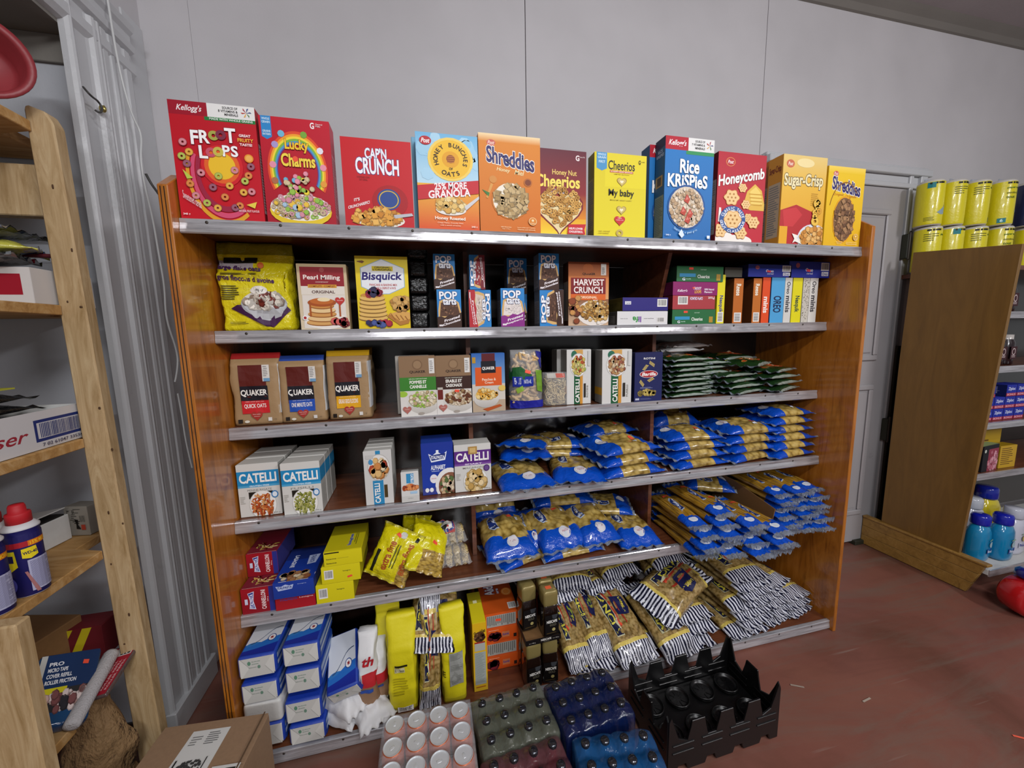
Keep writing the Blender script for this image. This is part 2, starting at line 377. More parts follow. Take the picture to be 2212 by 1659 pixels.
# ================================================================ THE SETTING
YW=1.95; ZC=3.36
struct(box('floor',-3.2,6.2,-4.2,2.1,-.05,0,'floor',bev=0))
wb=struct(box('wall_back',-1.05,6.2,YW+.006,YW+.1,0,ZC,'darkback',bev=0))
sx=[-1.05,-.83,.557,1.935,6.2]
for a,b in zip(sx,sx[1:]): box('panel',a+(.0004 if a<-.5 else .0017),b-(.0004 if b<-.5 else .0017),YW,YW+.012,.002,ZC-.002,'wall',wb,.0006)
struct(box('ceiling',-3.2,6.2,-4.2,2.1,ZC,ZC+.06,'ceil',bev=0))
struct(prism('trim_1',[(YW-.07,ZC),(YW,ZC),(YW,ZC-.06),(YW-.012,ZC-.055),(YW-.03,ZC-.03),(YW-.055,ZC-.012)],-1.0,6.2,'x','soffit'))
# recess behind the lumber shelving: wall, low soffit, header beam
struct(box('wall_left',-3.2,-1.002,1.612,1.7,0,2.46,'wallrec',bev=0))
struct(box('trim_2',-3.2,-1.0,-1.2,1.62,2.44,2.5,'soffit',bev=0))
struct(box('wall_header',-1.3,-1.0,-4.2,1.95,2.62,ZC,'wall',bev=0))
struct(box('baseboard_left',-3.2,-1.0,1.60,1.612,0,.045,'darkback',bev=.002))
# fluted door casing: stiles of different height and a header with the same profile
cas=empty('trim_3',(0,0,0)); struct(cas)
prof=[(-1.0,1.545),(-.984,1.545),(-.974,1.549),(-.971,1.556),(-.974,1.564),(-.982,1.570),(-.985,1.578),(-.985,1.622),(-.982,1.632),(-.972,1.640),(-.970,1.648),(-.976,1.655),(-.970,1.663),(-.972,1.672),(-.983,1.680),(-.976,1.686),(-.976,1.704),(-.984,1.711),(-.976,1.718),(-.973,1.728),(-.977,1.739),(-.985,1.745),(-.977,1.752),(-.977,1.772),(-.985,1.779),(-.975,1.788),(-.975,1.812),(-.984,1.832),(-1.0,1.836)]
def extr(name,prof,t0,t1,axis,mat,parent): 
    o=prism(name,prof,t0,t1,axis,mat,parent); return o
extr('fluted_stile',prof,.10,2.53,'z','greypaint',cas)
box('plinth_block',-1.0,-.964,1.542,1.84,0,.10,'greypaint',cas,.004)
box('corner_return',-1.05,-.995,1.837,1.95,0,2.7,'greypaint',cas,.003)
hp=[(-1.04,2.44),(-.985,2.455),(-.972,2.47),(-.972,2.50),(-.984,2.508),(-.984,2.535),(-.970,2.545),(-.966,2.565),(-.978,2.575),(-.978,2.60),(-.966,2.612),(-.960,2.632),(-1.0,2.645),(-1.04,2.645)]
prism('fluted_header',hp,-2.2,1.836,'y','greypaint',cas)
box('jamb_lining',-3.2,-1.0,1.60,1.61,2.36,2.44,'soffit',cas,.002)
# door to the back beside the shelf
dr=empty('door_1',(0,0,0)); struct(dr)
box('door_leaf',2.05,3.02,1.905,1.93,.02,2.35,'doorpaint',dr,.002)
def moulded(x0,x1,z0,z1,y,p_):
    for a,b,c,d in ((x0,x1,z1-.035,z1),(x0,x1,z0,z0+.035),(x0,x0+.035,z0+.035,z1-.035),(x1-.035,x1,z0+.035,z1-.035)): box('panel_moulding',a,b,y-.014,y,c,d,'doorpaint',p_,.006)
    box('raised_panel',x0+.05,x1-.05,y-.008,y,z0+.05,z1-.05,'doorpaint',p_,.005)
moulded(2.12,2.90,1.28,2.22,1.905,dr); moulded(2.12,2.90,.22,1.12,1.905,dr)
for z0,z1,x1 in ((0,2.37,3.0),):
    for a,b,dpt in ((3.035,3.065,.05),(3.065,3.12,.035),(3.12,3.175,.055),(3.175,3.205,.03)): box('casing_stile',a,b,YW-dpt,YW,0,2.47-(.0 if b<3.1 else 0),'greypaint',dr,.004)
for a,b,dpt in ((2.355,2.385,.05),(2.385,2.43,.035),(2.43,2.47,.06),(2.47,2.49,.035)): box('casing_head',1.95,3.205,YW-dpt-.001,YW,a,b,'greypaint',dr,.004)
for z in (2.0,.81):
    h=box('hinge',3.018,3.04,1.868,1.905,z-.075,z+.075,'green',dr,.003)
    add('hinge_pin',lathe_me([(.007,-.085),(.008,-.08),(.008,.08),(.005,.09)],10),h,'scr').location=(3.029,1.866,z)
struct(box('trim_4',3.06,3.34,YW-.062,YW-.03,0,1.37,'green',bev=.003))
struct(box('baseboard_back',2.86,3.06,YW-.07,YW,0,.03,'green',bev=.003))
# ================================================================ MAIN SHELVING UNIT
XL,XR,FY,BY=-.664,1.926,1.3255,1.885
H=[1.8505,1.5257,1.1881,.8588,.5246,.0473]; YF=[1.363,1.488,1.505,1.469,1.434,1.346]
SN=['top','second','third','fourth','fifth','lowest']
un=empty('shelving_unit',(0,0,0),0,'tall varnished wooden shelving unit with metal-edged shelves full of groceries','shelving unit')
for x0,x1 in ((XL-.026,XL),(XR,XR+.018)):
    o=prism('side_panel',[(FY,0),(FY,1.93),(1.40,1.982),(1.90,1.982),(1.90,0)],x0,x1,'x','varnish',un,.002)
for k,xx in enumerate((XL-.0085,XL-.0175)): box('edge_groove',xx-.001,xx+.001,FY-.0012,FY+.002,.0,1.925,'darkback',un,0)
box('back_panel',XL,XR,BY,BY+.01,.0,1.83,'darkback',un,0)
scr=None
for i,(h,y) in enumerate(zip(H,YF)):
    s=box('shelf',XL+.0005,XR-.0005,y+.004,BY,h-.020,h-.001,'shelfwood',un,.001)
    e=prism('metal_edging',[(y+.014,h+.0008),(y-.001,h+.0008),(y-.003,h-.002),(y-.002,h-.012),(y-.0055,h-.030),(y-.006,h-.038),(y-.003,h-.0415),(y+.006,h-.041),(y+.006,h-.021),(y+.014,h-.0012)],XL+.0008,XR-.0008,'x','trim',s)
    for k in range(13):
        xx=XL+.07+k*.196+(i*37%11)*.006
        if xx>XR-.03: continue
        me=lathe_me([(.0042,0),(.0046,.0012),(.003,.0022),(.0,.0024)],8) if scr is None else scr
        scr=me; c=add('screw',me,s,None if me.materials else 'scr'); c.location=(xx,y-.0016,h-.009); c.rotation_euler=(PI/2,0,0)
for xd in (.193,1.062):
    for i in range(5):
        z0,z1=H[i+1],H[i]-.021; yt=1.60 if (i or xd<.5) else 1.50; yb=1.60
        if i==4: yt=yb=1.75
        prism('divider',[(yb,z0),(yt,z1),(BY,z1),(BY,z0)],xd-.009,xd+.009,'x','shelfwood',un)
box('toe_board',XL,XR,1.42,1.44,0,.026,'darkback',un,.001)
# ================================================================ BOXES OF CEREAL AND MIX
def fbox(name,label,cat,group,sh,bl,br,tl,d,front,side=None,top=None,prints=None,dy=0.,rz=0.,lean=0.,z=None,y=None,**k):
    """carton measured in the photo: bottom corners and top corner of its front face, on shelf sh, dy behind the shelf edge"""
    z=H[sh] if z is None else z; y=(YF[sh]+.004+dy) if y is None else y
    a=PY(*bl,y); b=PY(*br,y); c=PY(*tl,y); w_=b[0]-a[0]; h=c[2]-z; sh_=max(-.008,min(.008,(c[0]-a[0])/2))
    return carton(name,label,cat,group,(a[0]+b[0])/2+sh_,y,z+.0012,w_,h,d,front,side,top,prints,rz,lean,**k)
O_='#d8a860 #c98f3e #e4bf80'.split(); FR='#d98a94 #b7c25a #e7b04a #9b5f74 #e08b4a'.split()
def dbowl(p,cx,cy,r,cols,kind,n,size,rnd=1,rim='#e9e4da',milk='#f2ece0'):
    p.E(cx,cy,r*1.09,rim); p.E(cx,cy,r,milk); p.food(cx,cy,r*.92,r*.92*p.asp,n,cols,size,kind,rnd)
def k_froot():
    p=P(.67); p.R(0,0,1,1,'#b90c20','#c80f24'); p.R(0,0,.44,.115,'#9c0d26'); p.R(.44,0,1,.115,'#e6e6e4'); p.R(.40,.115,1,.145,'#1f7c3c')
    p.T("Kellogg's",.09,.03,.38,.095,'#f4e9ea',.015,shear=.35); p.T('SOURCE OF',.62,.017,.80,.038,'#3a3a3a',.02); p.T('8 VITAMINS &',.57,.045,.80,.066,'#3a3a3a',.02); p.T('MINERALS',.64,.073,.80,.094,'#3a3a3a',.02)
    for i,c in enumerate(('#31407c','#4f7f4a','#e0a53a','#c64537','#a83440','#394a86')): a=i*PI/3; p.poly([(.90,.055),(.90+.05*math.cos(a-.3),.055+.035*math.sin(a-.3)),(.90+.065*math.cos(a),.055+.045*math.sin(a))],c)
    p.T('MADE WITH WHOLE GRAINS',.46,.121,.97,.139,'#e9f2e9',.02)
    for r0,r1,c in ((.40,.44,'#e2a22c'),(.34,.385,'#d84f74'),(.28,.33,'#a02443')): p.ring(.56,.60,r0,r1,c,26,1.0,.3*PI,1.15*PI)
    for r,c in ((.25,'#d4202a'),(.21,'#e6642a'),(.16,'#efc22e')): p.E(.55,.53,r,c,r*.72)
    for s_,x0,y0,x1,y1 in (('F',.22,.24,.31,.36),('R',.32,.235,.44,.345),('T',.62,.20,.75,.325),('L',.30,.365,.40,.475),('P',.575,.35,.665,.445),('S',.675,.35,.76,.445)): p.T(s_,x0,y0,x1,y1,'#fbfbfb',.05,'#7d0a1c',.03)
    for x,y,c in ((.49,.275,'#a8a84c'),(.575,.265,'#7b2f48'),(.44,.42,'#c9546a'),(.525,.41,'#c9bd52')): p.ring(x,y,.022,.062,hx(c),16)
    p.T('GREAT',.79,.245,.93,.268,'#f5eaea',.03); p.T('FRUITY',.77,.28,.96,.312,'#e9b23c',.035); p.T('TASTE!',.79,.322,.94,.345,'#f5eaea',.03)
    p.E(.885,.45,.055,'#e8932e'); p.E(.885,.45,.04,'#f1b55a'); p.poly([(.09,.58),(.20,.65),(.13,.66)],'#bcd04e'); p.poly([(.80,.86),(.93,.83),(.90,.89)],'#e7d24c')
    R_=random.Random(4)
    for i,(x,y) in enumerate(((.13,.35),(.10,.47),(.19,.43),(.15,.53),(.16,.70),(.21,.80),(.33,.86),(.45,.90),(.66,.89),(.72,.87),(.88,.74),(.81,.65),(.78,.75),(.90,.52),(.86,.60),(.30,.60),(.5,.62),(.62,.70),(.42,.72),(.55,.80),(.7,.56))): L0=p.L; p.ring(x,y,.013,.048,tuple(k*.6 for k in hx(FR[i%5])[:3])+(1,),12); p.ring(x,y,.017,.042,FR[i%5],12); p.L=L0
    p.T('NATURAL FRUIT FLAVOUR',.70,.905,.95,.925,'#eed8da',.01); p.T('345 g',.04,.955,.12,.975,'#fff',.02); p.T('Sweetened cereal',.06,.80,.26,.87,'#e8c8cc',.01,skew=.45)
    return p
def k_lucky():
    p=P(.66); p.R(0,0,1,1,'#c0102a','#a80d24'); 
    p.poly([(.03,0),(.17,0),(.17,.19),(.10,.215),(.03,.19)],'#2c86c8'); 
    for i,t in enumerate(('WHOLE','GRAIN')): p.T(t,.045,.015+.03*i,.155,.037+.03*i,'#d7ecf7',.02)
    p.T('GRAINS',.045,.13,.155,.15,'#d7ecf7',.02); p.T('ENTIERS',.045,.158,.155,.178,'#d7ecf7',.02)
    p.T('G',.72,.025,.78,.085,'#f6e9ea',.05); p.T('General',.80,.03,.90,.045,'#f0d6da',.01); p.T('Mills',.80,.05,.87,.065,'#f0d6da',.01)
    for r0,r1,c in ((.40,.43,'#e04a2a'),(.375,.40,'#f0a22a'),(.35,.375,'#f2d93a'),(.325,.35,'#7fb63f'),(.30,.325,'#4f9ac8'),(.285,.30,'#5b4a9a')): p.ring(.50,.50,r0,r1,c,40,.88,PI*.83,PI*2.17)
    for x,y,c in ((.20,.26,'#a99ad0'),(.30,.155,'#6fb7d6'),(.62,.15,'#77a83c'),(.84,.29,'#e5e3ee'),(.15,.45,'#e793a8'),(.87,.45,'#e793a8'),(.16,.60,'#b06d4c'),(.86,.61,'#e39c3a')): p.E(x,y,.05,c,n=8)
    p.T('Lucky',.34,.20,.68,.325,'#f4c92e',.05,'#7b0b18',.03); p.T('Charms',.27,.335,.76,.46,'#f4d94a',.05,'#7b0b18',.03); p.E(.475,.385,.04,'#f0583a')
    p.E(.50,.885,.45,'#e6c72c',.15); p.E(.50,.85,.44,'#f1ebdf',.13); p.food(.50,.84,.42,.115,130,'#c9b592 #b7a078 #d8c7a6 #d69aa8 #98c24a #e2b93c'.split(),.034,'ring',5); p.food(.50,.84,.38,.10,16,'#d690a0 #92c04a #ecc447 #a9c6dd'.split(),.04,'blob',6)
    p.food(.5,.62,.20,.12,26,'#d8c39a #e793a8 #6fb7d6 #98c24a #f2d93a'.split(),.035,'blob',8)
    return p
def k_capn():
    p=P(.72); p.R(0,0,1,1,'#c60f1d','#bf0c1c'); p.T("CAP'N",.33,.10,.64,.225,'#eef2f8',.05,'#27478e',.035); p.T('CRUNCH',.19,.215,.81,.40,'#f4f6fa',.055,'#27478e',.035)
    p.T('SWEETENED CORN',.20,.43,.38,.45,'#8a0913',.01); p.T('OAT CEREAL',.23,.458,.35,.478,'#8a0913',.01)
    p.T("IT'S",.14,.68,.22,.715,'#f2e4e4',.03,skew=-.2); p.T('CRUNCHARIFIC!',.05,.74,.36,.775,'#f2e4e4',.03,skew=-.25)
    p.E(.66,.70,.26,'#a90b18'); p.E(.64,.68,.17,'#27478e'); p.ring(.64,.68,.13,.145,'#d9b33c',22); 
    p.E(.50,.93,.36,'#e9e3d8',.085); p.food(.45,.885,.34,.10,90,'#e0a03c #c98426 #eab65a'.split(),.05,'square',7); p.poly([(.70,.86),(.97,.83),(.99,.86),(.72,.90)],'#b9bcc4')
    return p
def k_bunches():
    p=P(.61); p.R(0,0,1,.52,'#6fb3dc','#b8dbec'); p.R(0,.52,1,1,'#e9b03a','#d9501c')
    p.food(.5,.25,.5,.25,24,'#8cc4e2 #9dcce6 #a9d3ea'.split(),.10,'blob',3,dark=1.)
    p.E(.55,.26,.37,'#f0cf62'); p.E(.55,.26,.33,'#eebd2a'); p.E(.55,.26,.14,'#e2a31c'); p.E(.55,.255,.07,'#8f4a1c'); 
    for i in range(4): p.R(.49,.225+.02*i,.61,.232+.02*i,'#c47a34')
    p.arc('HONEY BUNCHES',.55,.26,.245,-118,118,.10,'#33200f',.02); p.T('OF',.52,.345,.58,.37,'#33200f',.02); p.arc('OATS',.55,.26,.25,215,145,.105,'#33200f',.02,True)
    p.E(.155,.085,.095,'#b51f2c',.045); p.T('Post',.085,.062,.225,.11,'#f4eaea',.03,shear=.3)
    p.poly([(0,.55),(1,.46),(1,.60),(0,.70)],'#c31c2a'); p.T('25% MORE',.27,.50,.80,.575,'#f6eeee',.04,skew=-.055); p.T('GRANOLA',.17,.575,.86,.66,'#f6eeee',.045,skew=-.07)
    p.E(.53,.79,.25,'#e8e4dc',.06); p.food(.52,.74,.22,.07,60,'#e3bd6c #d6a44a #efd79a'.split(),.045,'blob',2); p.poly([(.75,.75),(1,.63),(1,.66),(.78,.79)],'#cfcfd2')
    p.T('Honey Roasted',.26,.865,.76,.91,'#f6ead9',.03); p.T('Crispy Flakes, Crunchy Oats',.30,.925,.72,.942,'#f3dcc0',.01); p.T('with a touch of honey',.34,.952,.68,.968,'#f3dcc0',.01); p.T('340 g',.86,.955,.96,.98,'#f6ead9',.02)
    return p
def k_shred(c1,c2,sub,bowl,fc):
    p=P(.63); p.R(0,0,1,1,c1,c2); p.R(0,0,1,.08,'#f1d9a8' if sub=='H' else '#f4d45a',c1)
    p.E(.20,.09,.07,'#c65a52',.032); p.T('Post',.145,.07,.255,.11,'#f2d6c8',.02,shear=.3)
    p.T('Shreddies',.12,.155,.90,.325,'#2b2466',.035,'#f5f0e6',.05,skew=.10)
    if sub=='H': p.T('Honey',.28,.335,.50,.385,'#f3e6b0',.01,shear=.3,skew=.06); p.T('Miel',.57,.35,.73,.40,'#f3e6b0',.01,shear=.3,skew=.06); p.E(.22,.46,.06,'#d18b3c'); p.E(.79,.47,.07,'#b5651f'); p.E(.79,.47,.05,'#7c3613'); p.poly([(.18,.50),(.22,.51),(.13,.66),(.10,.65)],'#d79b4a'); p.poly([(.04,.57),(.16,.60),(.14,.64)],'#3f7a35')
    else: p.T('Original',.18,.33,.44,.37,'#d28a1a',.01); p.T('Originale',.50,.345,.80,.385,'#d28a1a',.01); p.ring(.5,.62,.42,.435,'#8b5a1c',20,1.0,PI*1.1,PI*1.75)
    p.E(*bowl,'#c97a24' if sub=='H' else '#e7a416',None if sub=='H' else bowl[2]*1.0); k=.93; ry=bowl[2]*p.asp if sub=='H' else bowl[2]*1.0
    p.E(bowl[0],bowl[1],bowl[2]*.93,'#efe7d6' if sub=='H' else '#7d5a3a',ry*.93); p.food(bowl[0],bowl[1],bowl[2]*.84,ry*.84,120,fc,.055,'square',9)
    p.E(.86,.88,.07,'#d9821f' if sub=='H' else '#d8a11a'); p.ring(.86,.88,.06,.067,'#f1dcae',18); p.T('CANADA',.82,.893,.90,.905,'#f1dcae',.02); p.E(.86,.87,.02,'#f1dcae')
    p.T('100% Whole Grain',.33,.945,.50,.957,'#f1dcae',.01); p.T('Source of fibre and 11 nutrients',.60,.945,.90,.955,'#f1dcae',.01); p.T('High in fibre',.35,.965,.48,.976,'#f1dcae',.01); p.T('Vitamins and minerals',.60,.965,.90,.978,'#f1dcae',.01)
    return p
def k_honeynut():
    p=P(.65); p.R(0,0,1,.5,'#5f1a2c','#8a1f24'); p.R(0,.5,1,.8,'#8a1f24','#e08a1c'); p.R(0,.8,1,1,'#e8a81c','#f0d22c'); p.poly([(.0,0),(.12,0),(.12,.15),(.06,.17),(0,.15)],'#3a8cc8')
    p.T('G',.80,.05,.87,.115,'#f3e6e6',.04); p.T('General Mills',.88,.06,.97,.075,'#e7d0d0',.01)
    p.T('Honey Nut',.37,.23,.82,.31,'#eccb6e',.015); p.T('Cheerios',.06,.295,.88,.44,'#f2dc62',.035); p.T('MADE WITH',.40,.455,.56,.47,'#eddede',.01); p.T('REAL HONEY',.30,.48,.64,.51,'#f2e4e4',.03)
    p.heart(.50,.71,.45,'#7a1620'); p.heart(.50,.71,.415,'#e6d3a0'); import math as m_
    def inh(x,y):
        X=(x-.50)/.40*1.15; Y=-(y-.69)/(.40*p.asp)*1.15; return (X*X+Y*Y-1)**3-X*X*Y**3<0
    p.food(.5,.71,.42,.30,230,'#cf9a44 #dba955 #b57f2e'.split(),.036,'ring',3,inh)
    p.poly([(.66,.87),(.99,.86),(.96,.925),(.98,.985),(.64,.985)],'#c41f2b'); p.T('HELPS LOWER',.67,.905,.93,.93,'#f7eaea',.03); p.T('CHOLESTEROL',.67,.943,.93,.968,'#f7eaea',.03)
    return p
def k_baby():
    p=P(.64); p.R(0,0,1,1,'#d7c61c','#e3d41f'); p.R(.2,0,1,.4,'#e0cf28','#e3d41f'); p.poly([(.04,0),(.235,0),(.235,.185),(.14,.215),(.04,.185)],'#4a93c4')
    p.T('WHOLE',.06,.012,.215,.038,'#d7ecf7',.015); p.T('GRAIN',.06,.047,.215,.073,'#d7ecf7',.015); p.T('FIRST',.08,.095,.20,.125,'#d7ecf7',.015)
    p.T('Cheerios',.26,.085,.77,.195,'#2b2a22',.012); p.R(.29,.203,.74,.228,'#c96b4c'); p.T('A HAPPY HEART BRANCH',.31,.207,.72,.224,'#f5e6d6',.01); p.T('LIMITED EDITION',.37,.24,.66,.252,'#a98f14',.01)
    p.T('G',.84,.06,.88,.11,'#3a3320',.04); p.T('General Mills',.89,.07,.96,.083,'#6b6120',.01)
    for y in (.33,.67): p.heart(.52,y,.095,'#a58a3a'); p.heart(.52,y,.08,'#cdb76c'); p.heart(.52,y+.003,.035,'#f0e9c8')
    p.T('My baby',.27,.425,.76,.53,'#1f1e1a',.012); p.T('MAKES MY HEART HAPPY',.30,.55,.72,.562,'#8f8020',.01); p.heart(.49,.80,.105,'#c8282e'); p.T('Heart',.45,.765,.53,.78,'#f4dada',.01); p.T('Healthy oats',.42,.79,.56,.805,'#f4dada',.01)
    p.ring(.49,.955,.03,.07,'#c0a858',18); p.T('oat cereal',.08,.93,.30,.945,'#a98f14',.01); p.T('cereales',.08,.955,.28,.97,'#a98f14',.01)
    return p
def k_krisp():
    p=P(.57); p.R(0,0,1,1,'#1f78c0','#1668ae'); p.R(0,0,.46,.125,'#b3152c'); p.R(.46,0,1,.125,'#e4e4e2'); p.R(.42,.125,1,.16,'#2f9157'); p.T("Kellogg's",.06,.03,.42,.10,'#f5eaec',.02,shear=.35)
    p.T('SOURCE OF',.60,.018,.80,.04,'#3a3a3a',.02); p.T('7 VITAMINS &',.53,.05,.80,.072,'#3a3a3a',.02); p.T('MINERALS',.60,.083,.80,.105,'#3a3a3a',.02)
    for i,c in enumerate(('#31407c','#4f7f4a','#e0a53a','#c64537','#a83440')): a=i*PI/2.5; p.poly([(.90,.06),(.90+.06*math.cos(a-.3),.06+.035*math.sin(a-.3)),(.90+.075*math.cos(a),.06+.045*math.sin(a))],c)
    p.T('Rice',.30,.21,.70,.345,'#fafafa',.055,'#134a80',.03); p.T('KRiSPieS',.06,.355,.88,.485,'#fafafa',.055,'#134a80',.03)
    dbowl(p,.46,.68,.36,'#d9c4a8 #c9ae8c #e6d7c2 #b99b78'.split(),'blob',150,.034,3,'#134f92','#d9cbb6'); 
    for a,b in ((.45,.60),(.38,.72),(.52,.74),(.47,.80)): p.poly([(a-.06,b+.02),(a,b-.05),(a+.07,b),(a+.03,b+.045)],'#b9402f'); p.poly([(a-.03,b+.01),(a,b-.03),(a+.04,b)],'#d8776a')
    p.arc('Source of a good grin',.46,.68,.44,215,150,.05,'#bcdcf2',.01,True); p.T('340 g',.04,.955,.14,.975,'#e7f1fa',.02); p.poly([(.30,.95),(.36,.90),(.42,.96),(.37,.99)],'#dbe9f4'); p.R(.90,.955,.96,.985,'#e7f1fa')
    return p
def k_comb():
    p=P(.57); p.R(0,0,1,1,'#b31c30','#bf2134'); p.E(.25,.105,.095,'#d98a50',.05); p.E(.25,.105,.082,'#b51f2c',.043); p.T('Post',.19,.085,.31,.125,'#f5eaea',.02,shear=.3)
    p.T('Honeycomb',.02,.20,.97,.36,'#f7f3ee',.045,'#6b0e1e',.035,skew=-.13)
    def hc(x,y,r,dk='#b07a36'):
        p.poly([(x+r*1.02*(1+.12*math.cos(6*t))*math.cos(t),y+r*1.02*(1+.12*math.cos(6*t))*math.sin(t)*p.asp) for t in (2*PI*i/30 for i in range(30))],'#c98a44'); p.poly([(x+r*.94*(1+.12*math.cos(6*t))*math.cos(t),y+r*.94*(1+.12*math.cos(6*t))*math.sin(t)*p.asp) for t in (2*PI*i/30 for i in range(30))],'#edc88c')
        for i in range(7): a=i*PI/3; k=0 if i==6 else r*.52; p.E(x+k*math.cos(a),y+k*math.sin(a)*p.asp,r*.13,dk,n=8,up=(i==0))
    p.poly([(.62,.42),(.78,.33),(.93,.40),(1,.55),(1,.63),(.70,.63),(.55,.58)],'#e0b64c'); p.poly([(.68,.42),(.80,.36),(.90,.42),(.96,.55),(.72,.58)],'#edce6c')
    for i in range(4): p.R(.66+.02*i,.44+.04*i,.95,.452+.04*i,'#c9982e')
    p.E(.12,1.0,.30,'#efe9e0',.12); p.E(.45,.99,.32,'#efe9e0',.07); p.poly([(.05,.62),(.09,.62),(.12,.78),(.04,.78)],'#f3eee6')
    for x,y,r in ((.30,.50,.15),(.52,.385,.085),(.60,.57,.09),(.66,.72,.085),(.78,.77,.12),(.09,.88,.13),(.52,.90,.12)): hc(x,y,r)
    p.E(.33,.75,.27,'#2c5596'); p.arc('CLASSIC TASTE',.33,.75,.225,-75,80,.075,'#f2f4fa',.02); p.arc('GOUT CLASSIQUE',.33,.75,.235,265,95,.075,'#f2f4fa',.02,True); p.E(.33,.75,.185,'#f0e6d2'); hc(.33,.75,.17)
    return p
def k_crisp():
    p=P(.58); p.R(0,0,1,.3,'#e4c87c','#e6b63e'); p.R(0,.3,1,1,'#e6b63e','#dd9c1c'); p.E(.16,.10,.09,'#c96a4a',.045); p.T('Post',.105,.08,.215,.12,'#f5e6da',.02,shear=.3); p.E(.5,.08,.20,'#efdca0',.05)
    p.T('Sugar-Crisp',.04,.20,.93,.375,'#efe3b4',.055,'#4a3522',.05,skew=-.02); p.lines(.68,.41,.90,.56,7,'#c08f2a',4)
    p.poly([(0,.62),(.35,.55),(.72,.62),(.80,.72),(.62,.80),(.45,1),(.12,1),(0,.85)],'#b3262c'); p.poly([(.05,.62),(.35,.58),(.5,.66),(.3,.8),(.1,.8)],'#c8343a')
    p.R(0,.80,.18,1,'#e4a824'); p.E(.78,.93,.36,'#d9dde6',.17); p.E(.80,.94,.33,'#ead8ae',.15); p.food(.80,.92,.30,.12,120,'#d89a48 #c68432 #e7b56a'.split(),.045,'blob',4); p.food(.82,.62,.12,.12,9,'#edc04c #dca030'.split(),.07,'ring',5)
    p.poly([(.28,.88),(.42,.90),(.40,.93),(.52,1),(.36,.97),(.30,.99),(.34,.94)],'#f1ece2')
    return p
def k_pearl():
    p=P(.74); p.R(0,0,1,1,'#c9b48c','#d9c9ac'); p.R(.06,.045,.94,.335,'#93202a'); p.R(.06,.335,.94,.465,'#e4dcd0'); p.T('Pearl Milling',.12,.165,.86,.255,'#f0e3dc',.025); p.T('COMPANY',.36,.265,.62,.28,'#e7cfc8',.02)
    p.R(.20,.31,.78,.36,'#d79b34'); p.T('COMPLETE - COMPLET',.23,.322,.75,.35,'#7a2a14',.02); p.T('ORIGINAL',.27,.40,.74,.445,'#55302a',.02); p.R(.07,.47,.94,.98,'#e2dbd2'); p.E(.5,.09,.05,'#a94a4a')
    p.E(.52,.86,.44,'#ece6de',.14)
    for i,(cy,c) in enumerate(((.90,'#d9a662'),(.84,'#e8c48c'),(.77,'#d49a54'),(.71,'#eaca94'),(.64,'#d08f46'))): p.E(.45+.01*(i%2),cy,.33-.02*i,'#9a5f2a',.05); p.E(.45+.01*(i%2),cy-.012,.33-.02*i,c,.046)
    p.E(.46,.585,.29,'#a8501c',.065); p.E(.46,.565,.24,'#c26a2a',.05); p.E(.50,.54,.13,'#f0dfb4',.03)
    for x in (.20,.62,.80): p.R(x,.60,x+.035,.80,'#a9551f')
    p.food(.80,.90,.16,.07,16,'#b5342e #d0605a #8f1f2c'.split(),.06,'blob',3); p.heart(.83,.56,.10,'#c0342e'); p.T('Canada',.77,.545,.89,.56,'#f4dada',.01); p.E(.10,.82,.05,'#f0f0f0'); p.E(.10,.82,.03,'#b02a2a')
    return p
def k_bisq():
    p=P(.73); p.R(0,0,1,1,'#e9d22a','#e3c416'); p.poly([(.04,.07),(.14,.06),(.18,.075),(.14,.10),(.04,.08)],'#7b4a22'); hex_=[(.5,.035),(.93,.16),(.93,.42),(.62,.52),(.4,.52),(.09,.42),(.09,.16)]
    p.poly(hex_,'#8fb2c8'); p.poly([(.5+(x-.5)*.965,.28+(y-.28)*.965) for x,y in hex_],'#e9edf0'); p.R(.31,.135,.71,.20,'#d9c21c'); p.T('ORIGINAL',.36,.14,.66,.163,'#2c2a1c',.03); p.T("L'ORIGINAL",.33,.17,.69,.195,'#2c2a1c',.03)
    p.T('Bisquick',.11,.215,.88,.355,'#2a1f6e',.04,shear=.1,skew=-.01); p.T('PANCAKE & BAKING MIX',.25,.375,.78,.405,'#c25a5a',.02); p.T('MELANGE A CREPE ET A PATE',.28,.42,.75,.45,'#c25a5a',.02)
    for i in range(6): cy=.86-.055*i; p.E(.29,cy,.28-.008*i,'#8a6428',.045); p.E(.29,cy-.012,.28-.008*i,'#e2b866',.04)
    p.E(.29,.535,.22,'#c98e3a',.035); p.food(.33,.50,.13,.045,14,'#c22f3e #8c1f3a #2f2a50'.split(),.055,'blob',2); p.poly([(.55,.83),(.62,.78),(1,.88),(.97,.93),(.80,.96)],'#b57a34'); p.poly([(.6,.80),(.85,.74),(1,.78),(1,.87),(.8,.9)],'#d8a456')
    for k in range(4): p.poly([(.62+.09*k,.80+.01*k),(.64+.09*k,.795+.01*k),(.72+.08*k,.88),(.70+.08*k,.885)],'#9c6426')
    p.E(.83,.64,.20,'#c08c44',.10); p.food(.83,.64,.19,.09,40,'#d5a860 #b5813a'.split(),.05,'flake',6); p.food(.38,.92,.22,.035,18,'#b0263a #2b2a5a #4a5a9a'.split(),.05,'blob',8)
    return p
